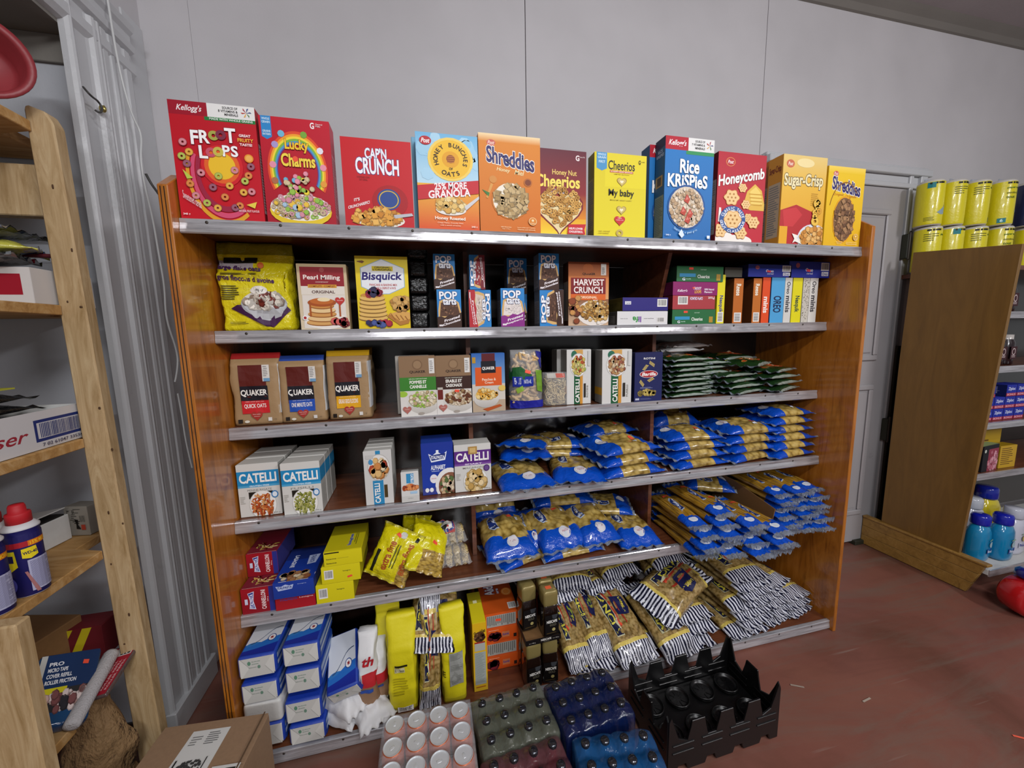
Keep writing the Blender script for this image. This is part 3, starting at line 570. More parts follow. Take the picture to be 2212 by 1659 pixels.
def k_pop(body,acc,rot=0,name='Frosted'):
    p=P(.88); p.R(0,0,1,1,'#2b86cc','#1c74bc')
    if rot==0:
        p.poly([(.10,.30),(.28,.25),(.72,.25),(.90,.34),(1,.62),(1,1),(.04,1),(.04,.55)],'#d8b070'); p.poly([(.16,.34),(.82,.34),(.93,.62),(.9,.7),(.1,.7)],body); p.food(.5,.50,.36,.16,46,[body,'#efe8e0' if body!='#5a3a2a' else '#8a6248'],.03,'blob',2)
        p.poly([(0,.72),(.15,.70),(.3,.74),(.5,.66),(.7,.69),(1,.60),(1,1),(0,1)],acc); p.T('Frosted',.28,.73,.92,.80,'#f5eef2',.03,skew=-.2); p.T(name,.22,.83,.95,.89,'#f5eef2',.03,skew=-.2); p.R(.06,.92,.22,.965,'#e6e0e4')
        p.T('POP',.10,.05,.84,.26,'#f4f6fa',.07,'#3c4f86',.05); p.T('tarts',.24,.24,.80,.40,'#f4f6fa',.06,'#3c4f86',.05)
    else:
        q_=k_pop(body,acc,0,name); r=P(.88)
        for (x,y,l) in q_.v: r.v.append(((1-y,x,l) if rot==90 else (y,1-x,l)))
        r.f=[f[::-1] for f in q_.f]; r.f=q_.f; r.c=q_.c; r.L=q_.L; return r
    return p
def k_harv():
    p=P(.62); p.R(0,0,1,.25,'#8e4420','#c9763c'); p.R(0,.25,1,.6,'#c9763c','#dba26a'); p.R(0,.58,1,1,'#8a5a3a','#c9a888'); p.T('QUAKER',.34,.165,.66,.205,'#2a1614',.03); p.E(.48,.10,.13,'#b5622e'); p.R(.80,.02,.93,.20,'#e9e4dc'); p.lines(.82,.08,.91,.19,6,'#5a5a5a',3)
    p.R(.06,.245,.92,.50,'#7c1218'); p.T('HARVEST',.13,.265,.88,.365,'#f4ebe6',.02); p.T('CRUNCH',.13,.385,.85,.485,'#f4ebe6',.02); p.R(.06,.50,.92,.595,'#d8641f'); p.T('ORIGINAL',.28,.53,.71,.57,'#f7d9b8',.03)
    p.E(.66,.80,.45,'#e6ded6',.21); p.food(.68,.76,.38,.165,170,'#c79a4e #b58436 #d9b473 #8e6228'.split(),.04,'blob',3,lambda x,y:x<.99); p.food(.14,.74,.14,.22,14,'#6b2f16 #c98f4e #8a4220'.split(),.08,'blob',4,lambda x,y:x>.03); p.T('475 g',.80,.95,.92,.975,'#f5efe6',.02); p.R(.70,.935,.77,.98,'#e9e4dc')
    return p
"""lying boxes"""
def k_end(c,txt,tc,acc=None,bar=True,extra=None,bx=.78):
    p=P(3.); p.R(0,0,1,1,c)
    if acc: p.R(.02,.42,.38,.68,acc)
    if txt: p.T(txt,*(extra or (.48,.45,.78,.75)),tc,.03)
    if bar: p.bar(bx,.12,bx+.18,.72)
    return p
S1=lambda c,t=None:{'L':sidep(c,'#777',.3,t)}
orange='#e0702c'
B=fbox
B('cereal_box','tall red cereal box with fruit rings and white banner at the post end','cereal box','cereal boxes on the top shelf',0,(397,471),(577,478.5),(355.5,214),.065,'#bd0f22','#a30d20','#8c1020',{'F':k_froot(),'R':sidep('#d9c9cc','#a33',.22)})
B('cereal_box','red cereal box with a rainbow arch over a yellow bowl','cereal box','cereal boxes on the top shelf',0,(578.7,477.5),(726.5,486),(557,249),.062,'#b30f27','#c8475a','#9a4a30',{'F':k_lucky(),'R':sidep('#d68a98','#a33',.25)})
B('cereal_box','plain red cereal box with blue and white lettering and golden squares','cereal box','cereal boxes on the top shelf',0,(749,487),(897,491),(732,294.5),.055,'#c40f1d','#a80f1b',None,{'F':k_capn()})
B('cereal_box','sky-blue and orange cereal box with yellow sun emblem','cereal box','cereal boxes on the top shelf',0,(904,492),(1034.6,498),(898,284),.06,'#8cc0dd','#7fb6d4',None,{'F':k_bunches()})
B('cereal_box','pale blue box edge showing behind the sky-blue and orange cereal box','cereal box','cereal boxes on the top shelf',0,(895,490),(1020,495),(890,296),.06,'#6fa6c4','#6a9cb8',None,None,dy=.066)
B('cereal_box','tall orange cereal box with a bowl of woven wheat squares','cereal box','cereal boxes on the top shelf',0,(1036,498),(1166,504),(1034.6,286.5),.07,'#d97a1c','#c96c18','#efc58a',{'F':k_shred('#d9851f','#cf6c14','H',(.50,.67,.31),'#b79a66 #a68853 #c9ae7c'.split())})
B('cereal_box','dark red cereal box with a heart full of oat rings','cereal box','cereal boxes on the top shelf',0,(1149,502),(1265,507),(1148,318),.06,'#7a1c28','#6b1824',None,{'F':k_honeynut()},dy=.012)
B('cereal_box','yellow cereal box with four small hearts down the middle','cereal box','cereal boxes on the top shelf',0,(1281,507.5),(1391,511.5),(1286,328),.055,'#dccb1e','#8f8430','#6a3a2a',{'F':k_baby(),'L':sidep('#a39a58','#777',.3)})
B('cereal_box','blue box with dark side half hidden behind the puffed rice box','cereal box','cereal boxes on the top shelf',0,(1396,512.5),(1500,515),(1407,313),.06,'#1c70b4','#24507a','#8c1f34',{'F':k_krisp()},dy=.067)
B('cereal_box','tall blue puffed rice box with red and white top banner','cereal box','cereal boxes on the top shelf',0,(1428.5,514.5),(1531,517),(1441.5,293),.062,'#1f78c0','#2f5f7c','#2c3a60',{'F':k_krisp(),'L':(lambda p:(p.R(0,0,1,.09,'#26304e'),p.R(.1,.36,.8,.47,'#b8924a'),p.R(.25,.375,.65,.455,'#5a4a2a'),p.R(.05,.56,.95,.98,'#8f9a80'),p.lines(.1,.58,.9,.96,22,'#6a7460',5),p.T('RICE',.3,.11,.75,.14,'#b9cfe0',.02),p.T('KRISPIES',.15,.15,.9,.18,'#b9cfe0',.02),p)[-1])(P(.25))})
B('cereal_box','red honeycomb-shaped cereal box with a blue round seal','cereal box','cereal boxes on the top shelf',0,(1541.5,518),(1643,520),(1555.5,327),.055,'#b31c30','#6e1420',None,{'F':k_comb(),'L':sidep('#a58f8a','#777',.3)})
B('cereal_box','orange-brown box side showing deepest in the gap beside the red honeycomb box','cereal box','cereal boxes on the top shelf',0,(1652,518),(1740,520),(1666,348),.05,'#d98a1c','#b8691a','#c47a20',{'L':sidep('#b9a488','#777',.3)},dy=.085)
B('cereal_box','golden puffed wheat cereal box with red artwork above a bowl','cereal box','cereal boxes on the top shelf',0,(1677.5,521.5),(1770,524),(1700,333),.07,'#e2b23a','#c88726','#b8762a',{'F':k_crisp(),'L':sidep('#b9a488','#777',.35,'Sugar-Crisp','#7a2a1c')})
B('cereal_box','small yellow woven wheat cereal box at the end of the top shelf','cereal box','cereal boxes on the top shelf',0,(1776,524),(1853.5,527),(1793,358),.05,'#e8c01c','#e0b418',None,{'F':k_shred('#ecc61e','#e4b214','O',(.50,.66,.30),'#8a6242 #6b4a32 #a98058'.split())})
# second shelf
B('pancake_mix_box','cream pancake mix box with dark red label on the second shelf','baking mix','pancake mix boxes',1,(651.5,711.5),(757,711.5),(638.8,570),.05,'#c9b692','#a48d68',None,{'F':k_pearl()})
B('pancake_mix_box','yellow pancake mix box with white hexagon label','baking mix','pancake mix boxes',1,(775.8,710.5),(887,710),(765.5,553),.055,'#e4cb20','#b89a18',None,{'F':k_bisq()})
for i,(dz,lb) in enumerate(((0,'bottom'),(1,'second from the bottom'),(2,'middle'),(3,'second from the top'),(4,'topmost'))):
    a=PY(886,706,1.60);b=PY(929,706,1.60); t=(PY(886,520,1.60)[2]-H[1])/5
    box('wrapped_pack',a[0]+.003*(i%2),b[0]+.002*(i%3),1.60,1.74,H[1]+.001+t*dz,H[1]+t*(dz+1)-.002,'blackfilm',None,.012,seg=3); o=bpy.context.scene.objects[-1] if False else col.objects[-1]; tag(o,'dark film-wrapped pack beside the yellow mix box, %s in its stack'%lb,'package','dark wrapped packs')
choc,cacc='#5a3a2a','#3e241a'
G='toaster pastry boxes'
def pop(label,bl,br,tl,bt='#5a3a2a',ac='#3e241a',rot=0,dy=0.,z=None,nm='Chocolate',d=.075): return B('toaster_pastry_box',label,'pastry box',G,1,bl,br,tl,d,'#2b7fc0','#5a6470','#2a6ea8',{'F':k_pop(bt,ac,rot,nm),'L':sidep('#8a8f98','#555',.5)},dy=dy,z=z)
hh=PY(943,626,YF[1]+.004)[2]
pop('chocolate toaster pastry box standing at the shelf edge beside the divider',(946,705),(997.6,704.5),(943,626))
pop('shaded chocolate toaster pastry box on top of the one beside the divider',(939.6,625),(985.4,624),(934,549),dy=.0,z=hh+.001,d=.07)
pop('strawberry toaster pastry box turned on its side with an orange sticker',(1013,705),(1060.5,705),(1013,627),'#d8c8b8','#b82a34',90,nm='Strawberry')
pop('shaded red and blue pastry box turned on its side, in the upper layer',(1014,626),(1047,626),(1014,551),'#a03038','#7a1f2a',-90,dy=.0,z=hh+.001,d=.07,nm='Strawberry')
pop('raspberry toaster pastry box with purple band at the shelf edge',(1082,706),(1132.5,705),(1082,623.5),'#e6dcd8','#8a2a86',0,nm='Raspberry')
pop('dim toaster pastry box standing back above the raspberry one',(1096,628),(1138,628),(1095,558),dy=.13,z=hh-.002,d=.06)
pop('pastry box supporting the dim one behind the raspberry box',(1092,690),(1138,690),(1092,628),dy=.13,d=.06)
pop('toaster pastry box turned on its side with brown artwork uppermost',(1166,705.5),(1217,705.5),(1166,626),choc,cacc,-90)
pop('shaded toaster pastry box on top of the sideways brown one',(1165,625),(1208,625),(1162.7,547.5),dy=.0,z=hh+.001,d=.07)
B('granola_box','orange-brown granola cereal box with dark red label panel','cereal box',None,1,(1226.6,706),(1312.5,705),(1229,566),.06,'#b5622e','#4a2a1c',None,{'F':k_harv(),'L':sidep('#8a7a68','#777',.3)})
# lying boxes at the end of the second shelf
def lyb(label,bl,br,tl,c,side,pr,dy=0.,z=None,d=.19,sh=1,group='boxes lying flat on the second shelf',extra=None,rz=0.,name='cereal_box',cat='cereal box'):
    pp={'F':pr}; pp.update(extra or {}); return B(name,label,cat,group,sh,bl,br,tl,d,c,side,side,pp,dy=dy,z=z,rz=rz)
def e_life():
    p=P(3.5); p.R(0,0,1,1,'#dcdcdc'); p.T('life',.30,.38,.47,.82,'#3f9a4a',.04,rot=180); p.T('li',.41,.38,.47,.82,'#7a4aa0',.04,rot=180); p.T('Quaker oat cereal',.06,.5,.2,.56,'#555'); p.T('cereales',.52,.5,.72,.56,'#555'); p.bar(.78,.45,.94,.85); return p
def e_gold():
    p=P(3.2); p.R(0,0,1,1,'#2b2378'); p.T('Oreo',.08,.32,.17,.5,'#eee'); p.R(.05,.28,.18,.52,'#e6e6ea'); p.T('Cereal',.065,.33,.165,.48,'#2b2378',.01); p.bar(.76,.1,.98,.7); return p
def e_chg():
    p=P(2.9); p.R(0,0,1,1,'#24683a'); p.R(.06,.48,.40,.70,'#2e8fc0'); p.T('G',.12,.76,.18,.93,'#eef',.04); p.T('General Mills',.20,.80,.30,.86,'#dfe'); p.T('Cheerios',.44,.55,.70,.78,'#eef2ea',.02); p.T('cereal',.5,.18,.62,.25,'#bcd8c0'); p.R(.85,.5,.94,.92,'#b08a2e'); p.sticker(.30,.16,.09,0.,'#ee4f3a'); return p
def e_froot2():
    p=P(2.9); p.R(0,0,1,1,'#8a1a64'); p.T("Kellogg's",.10,.55,.32,.80,'#f0e4ee',.02,shear=.3); p.T('FROOT',.46,.38,.63,.58,'#f2e6ee',.05); p.T('LOOPS',.48,.62,.63,.85,'#e9b03c',.05); p.T('100% Natural',.70,.48,.92,.62,'#f0e4ee',.03); p.T('Flavours',.70,.68,.88,.82,'#f0e4ee',.03); p.sticker(.46,.45,.06,.1); return p
def e_cap2():
    p=P(2.9); p.R(0,0,1,1,'#a83a40'); p.bar(.12,.05,.35,.65); p.T("CAP'N CRUNCH",.40,.10,.70,.32,'#e9dff0',.04,'#3a3a88',.03,rot=180); p.T('Post',.83,.08,.98,.28,'#f0dede',.02,rot=180); return p
zz=H[1]; zt=PY(1338,673,YF[1]+.004)[2]
lyb('white cereal box lying flat with coloured letters printed upside down',(1338,703),(1446,700),(1338,673.5),'#d9d9d8','#55544e',e_life(),extra={'L':sidep('#8a8a84','#444',2.5)})
lyb('purple-blue and gold cereal box lying on the white one',(1353,671.5),(1450,671.5),(1355,643.5),'#2b2378','#5c5022',e_gold(),z=zt+.002,extra={'L':sidep('#6d6330','#443a14',2.5)})
st=[(699.5,669.5,'green oat ring cereal box at the bottom of the four-box stack',e_chg,'#1f5a32','#15351f',(1452,1544.5)),(666.5,639,'red cereal box second from the bottom of the four-box stack',e_cap2,'#a03038','#6a1f28',(1453,1544)),(636.8,609,'purple fruit ring cereal box third up in the four-box stack',e_froot2,'#8a1a64','#5a1040',(1453.7,1549.5)),(605,574.5,'green oat ring cereal box on top of the four-box stack',e_chg,'#24683a','#16382a',(1462,1562))]
zc=H[1]
for vb,vt,lb,f,c,c2,(u0,u1) in st:
    t=PY(u0,vt,YF[1]+.004)[2]; lyb(lb,(u0,vb),(u1,vb),(u0,vt),c,c2,f(),z=zc); zc=t+.0015
def spine(c,txt,tc,u0=.2,barc=True,txt2=None,dots=0):
    p=P(.22); p.R(0,0,1,1,c)
    if dots: p.food(.5,.5,.5,.5,dots,['#6a6258','#8a8278'],.05,'square',3,lambda x,y:.04<x<.96 and .02<y<.98,1.)
    if txt: p.T(txt,.2,.42,.8,.78,tc,.04,rot=90)
    if txt2: p.T(txt2,.25,.12,.75,.38,tc,.02,rot=90)
    if barc: p.bar(.15,.76,.9,.97,False)
    return p
sp=[('yellow cereal box standing on end behind the four-box stack',1546,1562,594,'#e2d51c','#b8ac18',spine('#e2d51c','Nesquik','#2a3c8a',barc=True),0,.20),
('brown cereal box spine, nearer the four-box stack',1581,1601,602,'#b05a1e','#5a3012',spine('#b8651e',None,'#eed',txt2='Reese'),0.,.2),
('brown cereal box spine, second from the four-box stack',1623,1640,602,'#b8651e','#5a3012',spine('#bd6a22',None,'#eed',txt2='Reese'),0.,.2),
('orange-red cereal box spine with white lettering',1643,1659,600,'#d8481c','#a83212',spine('#dd4d1e','minis','#f4eee6',barc=False),0,.2),
('light blue cereal box spine with dark round lettering',1662,1690,597,'#4d9fd4','#1f3a6a',spine('#4d9fd4','OREO','#16284f',barc=False,txt2=None),0,.2),
('white cereal box spine next to the light blue one',1691,1706,597,'#cfcfc9','#9a9a92',spine('#d2d1cb','minis','#33333a',barc=False,txt2='Oreo'),0,.2),
('bright yellow cereal box spine with orange sticker',1708,1728,597,'#e0d61a','#b0a816',spine('#e0d61a','Nesquik','#2d4a3a',barc=False),0,.2),
('speckled white cereal box spine beside the yellow one',1730,1744,597,'#c4c0b4','#8e8a80',spine('#c4c0b4',None,'#333',barc=False,dots=70),0,.2),
('white cereal box spine next to the wooden end panel',1745,1761.5,596,'#d4d2cc','#96938c',spine('#d6d4ce','minis','#33333a',barc=False,txt2='Oreo'),0,.2)]
for lb,u0,u1,vt,c,c2,pr,dy,d in sp: B('cereal_box',lb,'cereal box','cereal boxes standing spine out on the second shelf',1,(u0,695),(u1,695),(u0+6,vt),d,c,c2,c2,{'F':pr},dy=.004+dy)
zt2=PY(1640,601,YF[1]+.01)[2]
def e_oreo():
    p=P(3.1); p.R(0,0,1,1,'#23348f','#1c2c9c'); p.T('Oreo',.40,.40,.58,.62,'#e6e8f2',.03); p.T('cereal',.43,.66,.58,.8,'#c9cfe6'); p.bar(.78,.05,.98,.55); p.R(.80,.62,.97,.88,'#e6e8f2'); p.T('Oreo',.82,.66,.95,.84,'#23348f'); p.sticker(.47,.55,.09,.1,'#ee4f5a'); p.E(.2,.25,.05,'#a85a6a'); return p
lyb('blue cereal box lying across the upright spines',(1616,600),(1709,597),(1617,571),'#23348f','#1a2050',e_oreo(),z=zt2+.004,d=.17)
lyb('blue cereal box lying nearest the wooden end panel',(1719,596),(1805,596),(1720,565),'#1f3096','#1a2050',e_oreo(),z=zt2+.004,d=.17)
lyb('grey-sided box lying behind on top of the brown spines',(1566,601),(1603,601),(1566,578),'#54524a','#3a3832',k_end('#54524a',None,'#fff',None,False),z=zt2+.004,dy=.02,d=.17)
# ================================================================ PAPER AND FILM BLOCK BAGS
def nz(x,y,z,s=1.): return noise.noise(Vector((x,y,z)))*s
def blockbag(w_,h,d,colfn,seed=1,top=.82,tk=.25,ex=7.,amp=.004,mat='paper',nr=44,nz_=26,taper=.0,bul=.0,pinch=1.):
    """flat-bottomed bag; above top*h the front and back close to a folded ridge"""
    vs=[];fs=[]
    for j in range(nz_+1):
        t=j/nz_; z=h*t; k=1. if t<top else 1-(1-tk)*((t-top)/(1-top))**.8
        if t<.04: k*=.93+.07*(t/.04)**.5
        bb=1+bul*math.sin(PI*min(1,t/top))
        for i in range(nr):
            a=2*PI*i/nr; c,s=math.cos(a),math.sin(a); e=2./ex
            x=w_/2*(1-taper*t)*math.copysign(abs(c)**e,c)*(1 if t<top else 1-(1-pinch)*(t-top)/(1-top)); y=d/2*k*bb*math.copysign(abs(s)**e,s)
            q_=nz(x*22+seed*7,y*22,z*16+seed,amp*2)+nz(x*60,y*60+seed,z*50,amp*.7)
            vs.append((x+(q_ if abs(c)>.75 else 0),y-(q_ if abs(s)>.3 else 0)*math.copysign(1,s),z))
    for j in range(nz_):
        for i in range(nr): a=j*nr+i; b=j*nr+(i+1)%nr; fs.append((a,b,b+nr,a+nr))
    fs.append(tuple(range(nr-1,-1,-1))); fs.append(tuple(nz_*nr+i for i in range(nr)))
    me=bpy.data.meshes.new('bag'); me.from_pydata(vs,[],fs); smooth(me); setcol(me,lambda p:hx(colfn(p.center.z/h,p.center.x/w_+.5,p.normal)))
    def mapf(x,y,l):
        X=(x-.5)*w_; Z=(1-y)*h; t=Z/h; k=1. if t<top else 1-(1-tk)*((t-top)/(1-top))**.8
        bb=1+bul*math.sin(PI*min(1,t/top)); cx=min(1,abs(2*(x-.5)/max(.01,1-taper*t))); yy=-d/2*k*bb*(1-cx**ex)**(1/ex)
        q_=nz(X*22+seed*7,yy*22,Z*16+seed,amp*2)+nz(X*60,yy*60+seed,Z*50,amp*.7)
        return (X,yy+q_-.0026-EPS*l*2,Z)
    return me,mapf
def bagthing(name,label,cat,group,me,mapf,pr,loc,rz=0.,rx=0.,ry=0.,mat='paper',pn='printed_front'):
    root=empty(name,loc,rz,label,cat,group); root.rotation_euler=(rx,ry,rz); add('bag',me,root,mat)
    if pr: add(pn,drape(pr,mapf),root,'print')
    return root
def k_quaker(band,txt,bc='#f2ece6'):
    p=P(.62); p.R(.19,.16,.74,.70,'#5c1c16','#2a1012',4); p.R(.19,.45,.76,.655,'#17151f',None,4); p.T('QUAKER',.20,.50,.745,.60,'#f2efe8',.035); p.R(.20,.655,.765,.835,band,None,4); p.T('100% whole grain oats',.28,.665,.66,.675,bc); p.T(txt,.25,.70,.70,.765,bc,.02)
    p.R(.68,.16,.83,.39,'#d9d6d0'); p.lines(.70,.18,.81,.33,6,'#8a8a8a',3); p.R(.70,.345,.83,.39,'#6f9cc0'); p.heart(.49,.865,.12,'#a5342c'); p.T('Heart healthy',.41,.84,.57,.855,'#f0d0c8'); p.T('wholesome',.43,.87,.55,.88,'#f0d0c8')
    p.R(.10,.91,.19,.965,'#1f1814'); p.E(.28,.945,.05,'#d9d3c4',.018); p.R(.72,.90,.80,.95,'#d9d6d0'); p.T('1 kg',.84,.915,.90,.94,'#6a5a44',.02)
    return p
for bl,br,vt,band,fold,txt,lb,sd in (((503,919),(599,914),766,'#c8242a','#c22a2a','QUICK OATS','brown paper oats bag with red top fold and red label band',1),((613.5,913),(703,910),771,'#2450b0','#27489c','ONE MINUTE OATS','brown paper oats bag with blue top fold and blue label band',5),((715.5,907.5),(800,904.5),760,'#e0a416','#e2b01e','GRUAU GROS FLOCONS','brown paper oats bag with yellow top fold and yellow label band',9)):
    y=YF[2]+.035; a=PY(*bl,y); b=PY(*br,y); t=PY(bl[0]-20,vt,y)
    h=t[2]-H[2]; w_=b[0]-a[0]+.012
    me,mf=blockbag(w_,h,.085,lambda t,x,n,f=fold:(f if t>.93 else ('#cfd2d4' if n.x>.75 and .15<t<.86 else '#a0825c')),sd,.86,.12,9,.0016)
    bagthing('oats_bag',lb,'oats bag','paper oats bags on the third shelf',me,mf,k_quaker(band,txt),((a[0]+b[0])/2,y+.043,H[2]+.0015))
y=YF[2]+.14
me,mf=blockbag(.145,.265,.085,lambda t,x,n:('#8a6a1c' if t>.9 else '#8a7250'),12,.86,.12,9,.003)
bagthing('oats_bag','oats bag with dull gold top hidden behind the yellow-banded one','oats bag','paper oats bags on the third shelf',me,mf,None,(PY(757,800,y)[0]+.008,y+.05,H[2]+.0015))
# yellow stand-up oats bag on the second shelf
def k_flake():
    p=P(.9); p.R(.08,.17,.55,.235,'#17170f'); p.E(.60,.26,.04,'#d0641c'); p.T('large flake oats',.0,.265,.60,.335,'#4a2458',.03,skew=.05); p.lines(.05,.35,.55,.375,2,'#2a2a22',2); p.T('gros flocons d avoine',.0,.385,.78,.46,'#4a2458',.03,skew=.06)
    p.lines(.04,.49,.33,.66,7,'#4a4a20',3); p.poly([(.16,.75),(.26,.71),(.9,.70),(.97,.77),(.72,.965),(.62,.955)],'#43204a'); p.E(.62,.70,.31,'#a6a8ac',.15); p.poly([(.31,.70),(.93,.70),(.84,.84),(.66,.89),(.48,.86)],'#b9bbbf'); p.E(.62,.655,.28,'#d9d6cf',.10); p.food(.62,.655,.25,.08,60,'#d8cfc0 #9a8878 #efe8dc #7a2f24'.split(),.045,'flake',3)
    p.E(.56,.545,.12,'#e8e4dc',.05); p.T('Simply',.47,.52,.63,.565,'#2a2420',.01); p.lines(.13,.90,.42,.93,2,'#7a7420',3); return p
y=YF[1]+.03; a=PY(483,713,y); b=PY(617,713,y)
me,mf=blockbag(.225,PY(454,519,y)[2]-H[1],.075,lambda t,x,n:('#8f8a16' if t>.87 else ('#b8aeb4' if .70<t<.80 and x<.42 else '#dfd01c')),3,.62,.10,5,.006,'film',44,30,-.05,.12)
bagthing('oats_pouch','yellow stand-up pouch of oats with a bowl picture','oats pouch',None,me,mf,k_flake(),((a[0]+b[0])/2+.0,y+.04,H[1]+.0015),0,0,0,'film')
me,mf=blockbag(.20,.135,.10,lambda t,x,n:('#c9c420' if t>.3 else '#b8b4a4'),6,.4,.3,4,.006,'film',40,14)
pr=P(2.2); pr.R(.55,.25,1,.38,'#17170f'); pr.T('flake oats',.5,.62,.98,.88,'#4a2458',.03)
bagthing('oats_pouch','yellow pouch lying down behind the stand-up oats pouch','oats pouch',None,me,mf,pr,(PY(655,700,1.65)[0]-.10,1.65,H[1]+.0015),-.05,0,.0,'film')
# ================================================================ THIRD SHELF BOXES
def k_inst(band,t1,t2,bowl,jar):
    p=P(.6); p.R(0,0,1,1,'#8a6d50'); p.T('QUAKER',.28,.235,.72,.285,'#2a1a16',.03); p.E(.50,.14,.14,'#7a5d42'); p.E(.5,.14,.11,'#96795a'); p.R(.82,.04,.97,.29,'#dcdad6'); p.lines(.84,.08,.95,.27,6,'#8a8a8a',3); p.R(0,.345,1,.57,band); p.T('GRUAU INSTANTANE',.25,.365,.75,.38,'#e8ecd8'); p.T(t1,.27,.40,.73,.455,'#f4f2ea',.03); p.T(t2,.27,.475,.73,.53,'#f4f2ea',.03)
    p.R(0,.57,1,1,'#d6d2cc','#e0ddd8'); 
    if jar: p.R(.03,.56,.18,.74,'#6a1f1a'); p.R(.03,.53,.18,.57,'#b9b4aa')
    else: p.E(.07,.62,.13,'#9ac03e',.05)
    p.E(.64,.77,.46,'#e9e6e0',.20,c2='#bdb9b2'); p.E(.64,.72,.41,'#d9c9a8',.14); p.food(.64,.71,.38,.13,110,bowl,.045,'blob',3,lambda x,y:x<.985); p.heart(.17,.88,.12,'#b06a60'); p.T('healthy',.11,.865,.23,.88,'#f0dcd4'); p.E(.56,.955,.09,'#a59c92',.022)
    return p
def k_peach():
    p=P(.6); p.R(0,0,1,.55,'#2a62ae','#7fa8cc'); p.R(0,.52,1,1,'#cdc6ba','#d6d0c6'); p.poly([(0,.8),(1,.8),(1,1),(0,1)],'#b8a48c'); p.R(.30,.0,.70,.20,'#5c1a20'); p.R(.28,.19,.72,.31,'#15131c'); p.T('QUAKER',.31,.215,.69,.27,'#f2efe8',.03); p.R(.10,.235,.90,.55,'#d9591f')
    p.R(.28,.13,.72,.335,'#15131c'); p.T('QUAKER',.31,.225,.69,.285,'#f2efe8',.03); p.R(.02,.06,.12,.16,'#b8902e'); p.T('Peaches &',.30,.42,.72,.465,'#f6dcc4',.02); p.T('Cream',.38,.475,.64,.515,'#f6dcc4',.02)
    p.E(.42,.78,.38,'#e9e6e0',.15,c2='#b5b1ab'); p.E(.42,.71,.34,'#e2c98c',.09); p.food(.42,.69,.31,.085,50,'#e8b450 #d99a34 #ecd08c'.split(),.05,'blob',5); p.poly([(.30,.95),(.82,.88),(.90,.91),(.45,.99)],'#b5521f'); p.E(.9,.60,.11,'#e0c060',.05)
    return p
def k_catw(c1,pc,title):   # green and orange label turned on its side
    p=P(.62); p.R(0,0,1,1,'#d3d2ce'); p.R(.30,.0,.55,1,'#1d5a38'); p.R(.55,.0,.66,1,'#cf8f35'); p.R(.30,.0,.66,.10,'#cf9f55'); p.E(.30,.09,.12,'#2a6a52'); p.E(.48,.28,.35,'#bdbbb6'); p.E(.48,.28,.33,'#e9e7e2'); p.food(.48,.28,.27,.27*p.asp,100,pc,.05,'blob',4); p.T('CATELLI',.345,.54,.52,.97,'#f1efe9',.045,rot=-90); p.R(.70,.62,.78,.88,'#2b241c'); p.T(title,.82,.66,.88,.88,'#8a8880',rot=-90); p.R(.86,.02,.96,.3,'#c9c8c4'); return p
B('instant_oatmeal_box','green-banded instant oatmeal box','oatmeal box','instant oatmeal boxes',2,(866.6,900),(944,894.5),(861,771.5),.06,'#8a6d50','#5a4632','#a08a78',{'F':k_inst('#3a7f2c','POMMES ET','CANNELLE','#d8c8a4 #bba67c #9ac04a #e6dcc4'.split(),0)})
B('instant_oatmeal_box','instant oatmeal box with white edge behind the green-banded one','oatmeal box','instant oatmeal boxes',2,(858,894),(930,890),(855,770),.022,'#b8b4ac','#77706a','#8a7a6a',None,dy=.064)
B('instant_oatmeal_box','dark brown-banded instant oatmeal box with jar picture','oatmeal box','instant oatmeal boxes',2,(944.8,894),(1019.5,890),(940,770.5),.06,'#8a6d50','#5a4632','#a08a78',{'F':(lambda p:(p.sticker(.58,.60,.13,.1),p)[-1])(k_inst('#3a211a','ERABLE ET','CASSONADE','#c8b090 #a08058 #e0d0b8 #6a3a22'.split(),1))})
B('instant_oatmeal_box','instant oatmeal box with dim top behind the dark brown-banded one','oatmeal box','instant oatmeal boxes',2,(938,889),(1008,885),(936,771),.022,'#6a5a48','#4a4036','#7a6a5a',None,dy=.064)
B('instant_oatmeal_box','blue and orange instant oatmeal box with peaches bowl','oatmeal box','instant oatmeal boxes',2,(1020.5,889.5),(1091,885),(1019,765),.06,'#2a62ae','#1f4a86','#3a6aa0',{'F':k_peach()})
pcA='#c9b25a #a0b850 #d8c98a #b5542c'.split(); pcB='#b58a5a #8a4a34 #d8c4a0 #9a5a44'.split()
for bl,br,tl,pc,tt,dy,lb in (((1228,864),(1279.5,861),(1216,757),pcA,'ROTINI',.035,'white pasta box with green side label, beside the noodle bag'),((1302.4,867.5),(1365,863.5),(1299,757),pcB,'FUSILLI',.0,'white pasta box with green side label, beside the navy box'),):
    B('pasta_box',lb,'pasta box','white and green pasta boxes',2,bl,br,tl,.07,'#d3d2ce','#8e8d88','#c2c1bc',{'F':k_catw(None,pc,tt),'L':(lambda p:(p.R(.0,.70,1,.84,'#cf9a2c') if tt=='FUSILLI' else p.R(.6,.66,1,.8,'#cf9a4c'),p)[-1])(P(.6))},dy=dy)
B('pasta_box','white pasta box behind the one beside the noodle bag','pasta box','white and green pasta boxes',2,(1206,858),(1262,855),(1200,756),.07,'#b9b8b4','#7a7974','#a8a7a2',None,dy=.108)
B('pasta_box','white pasta box behind the one beside the navy box','pasta box','white and green pasta boxes',2,(1292,860),(1350,857),(1290,757),.07,'#b9b8b4','#7a7974','#a8a7a2',None,dy=.074)
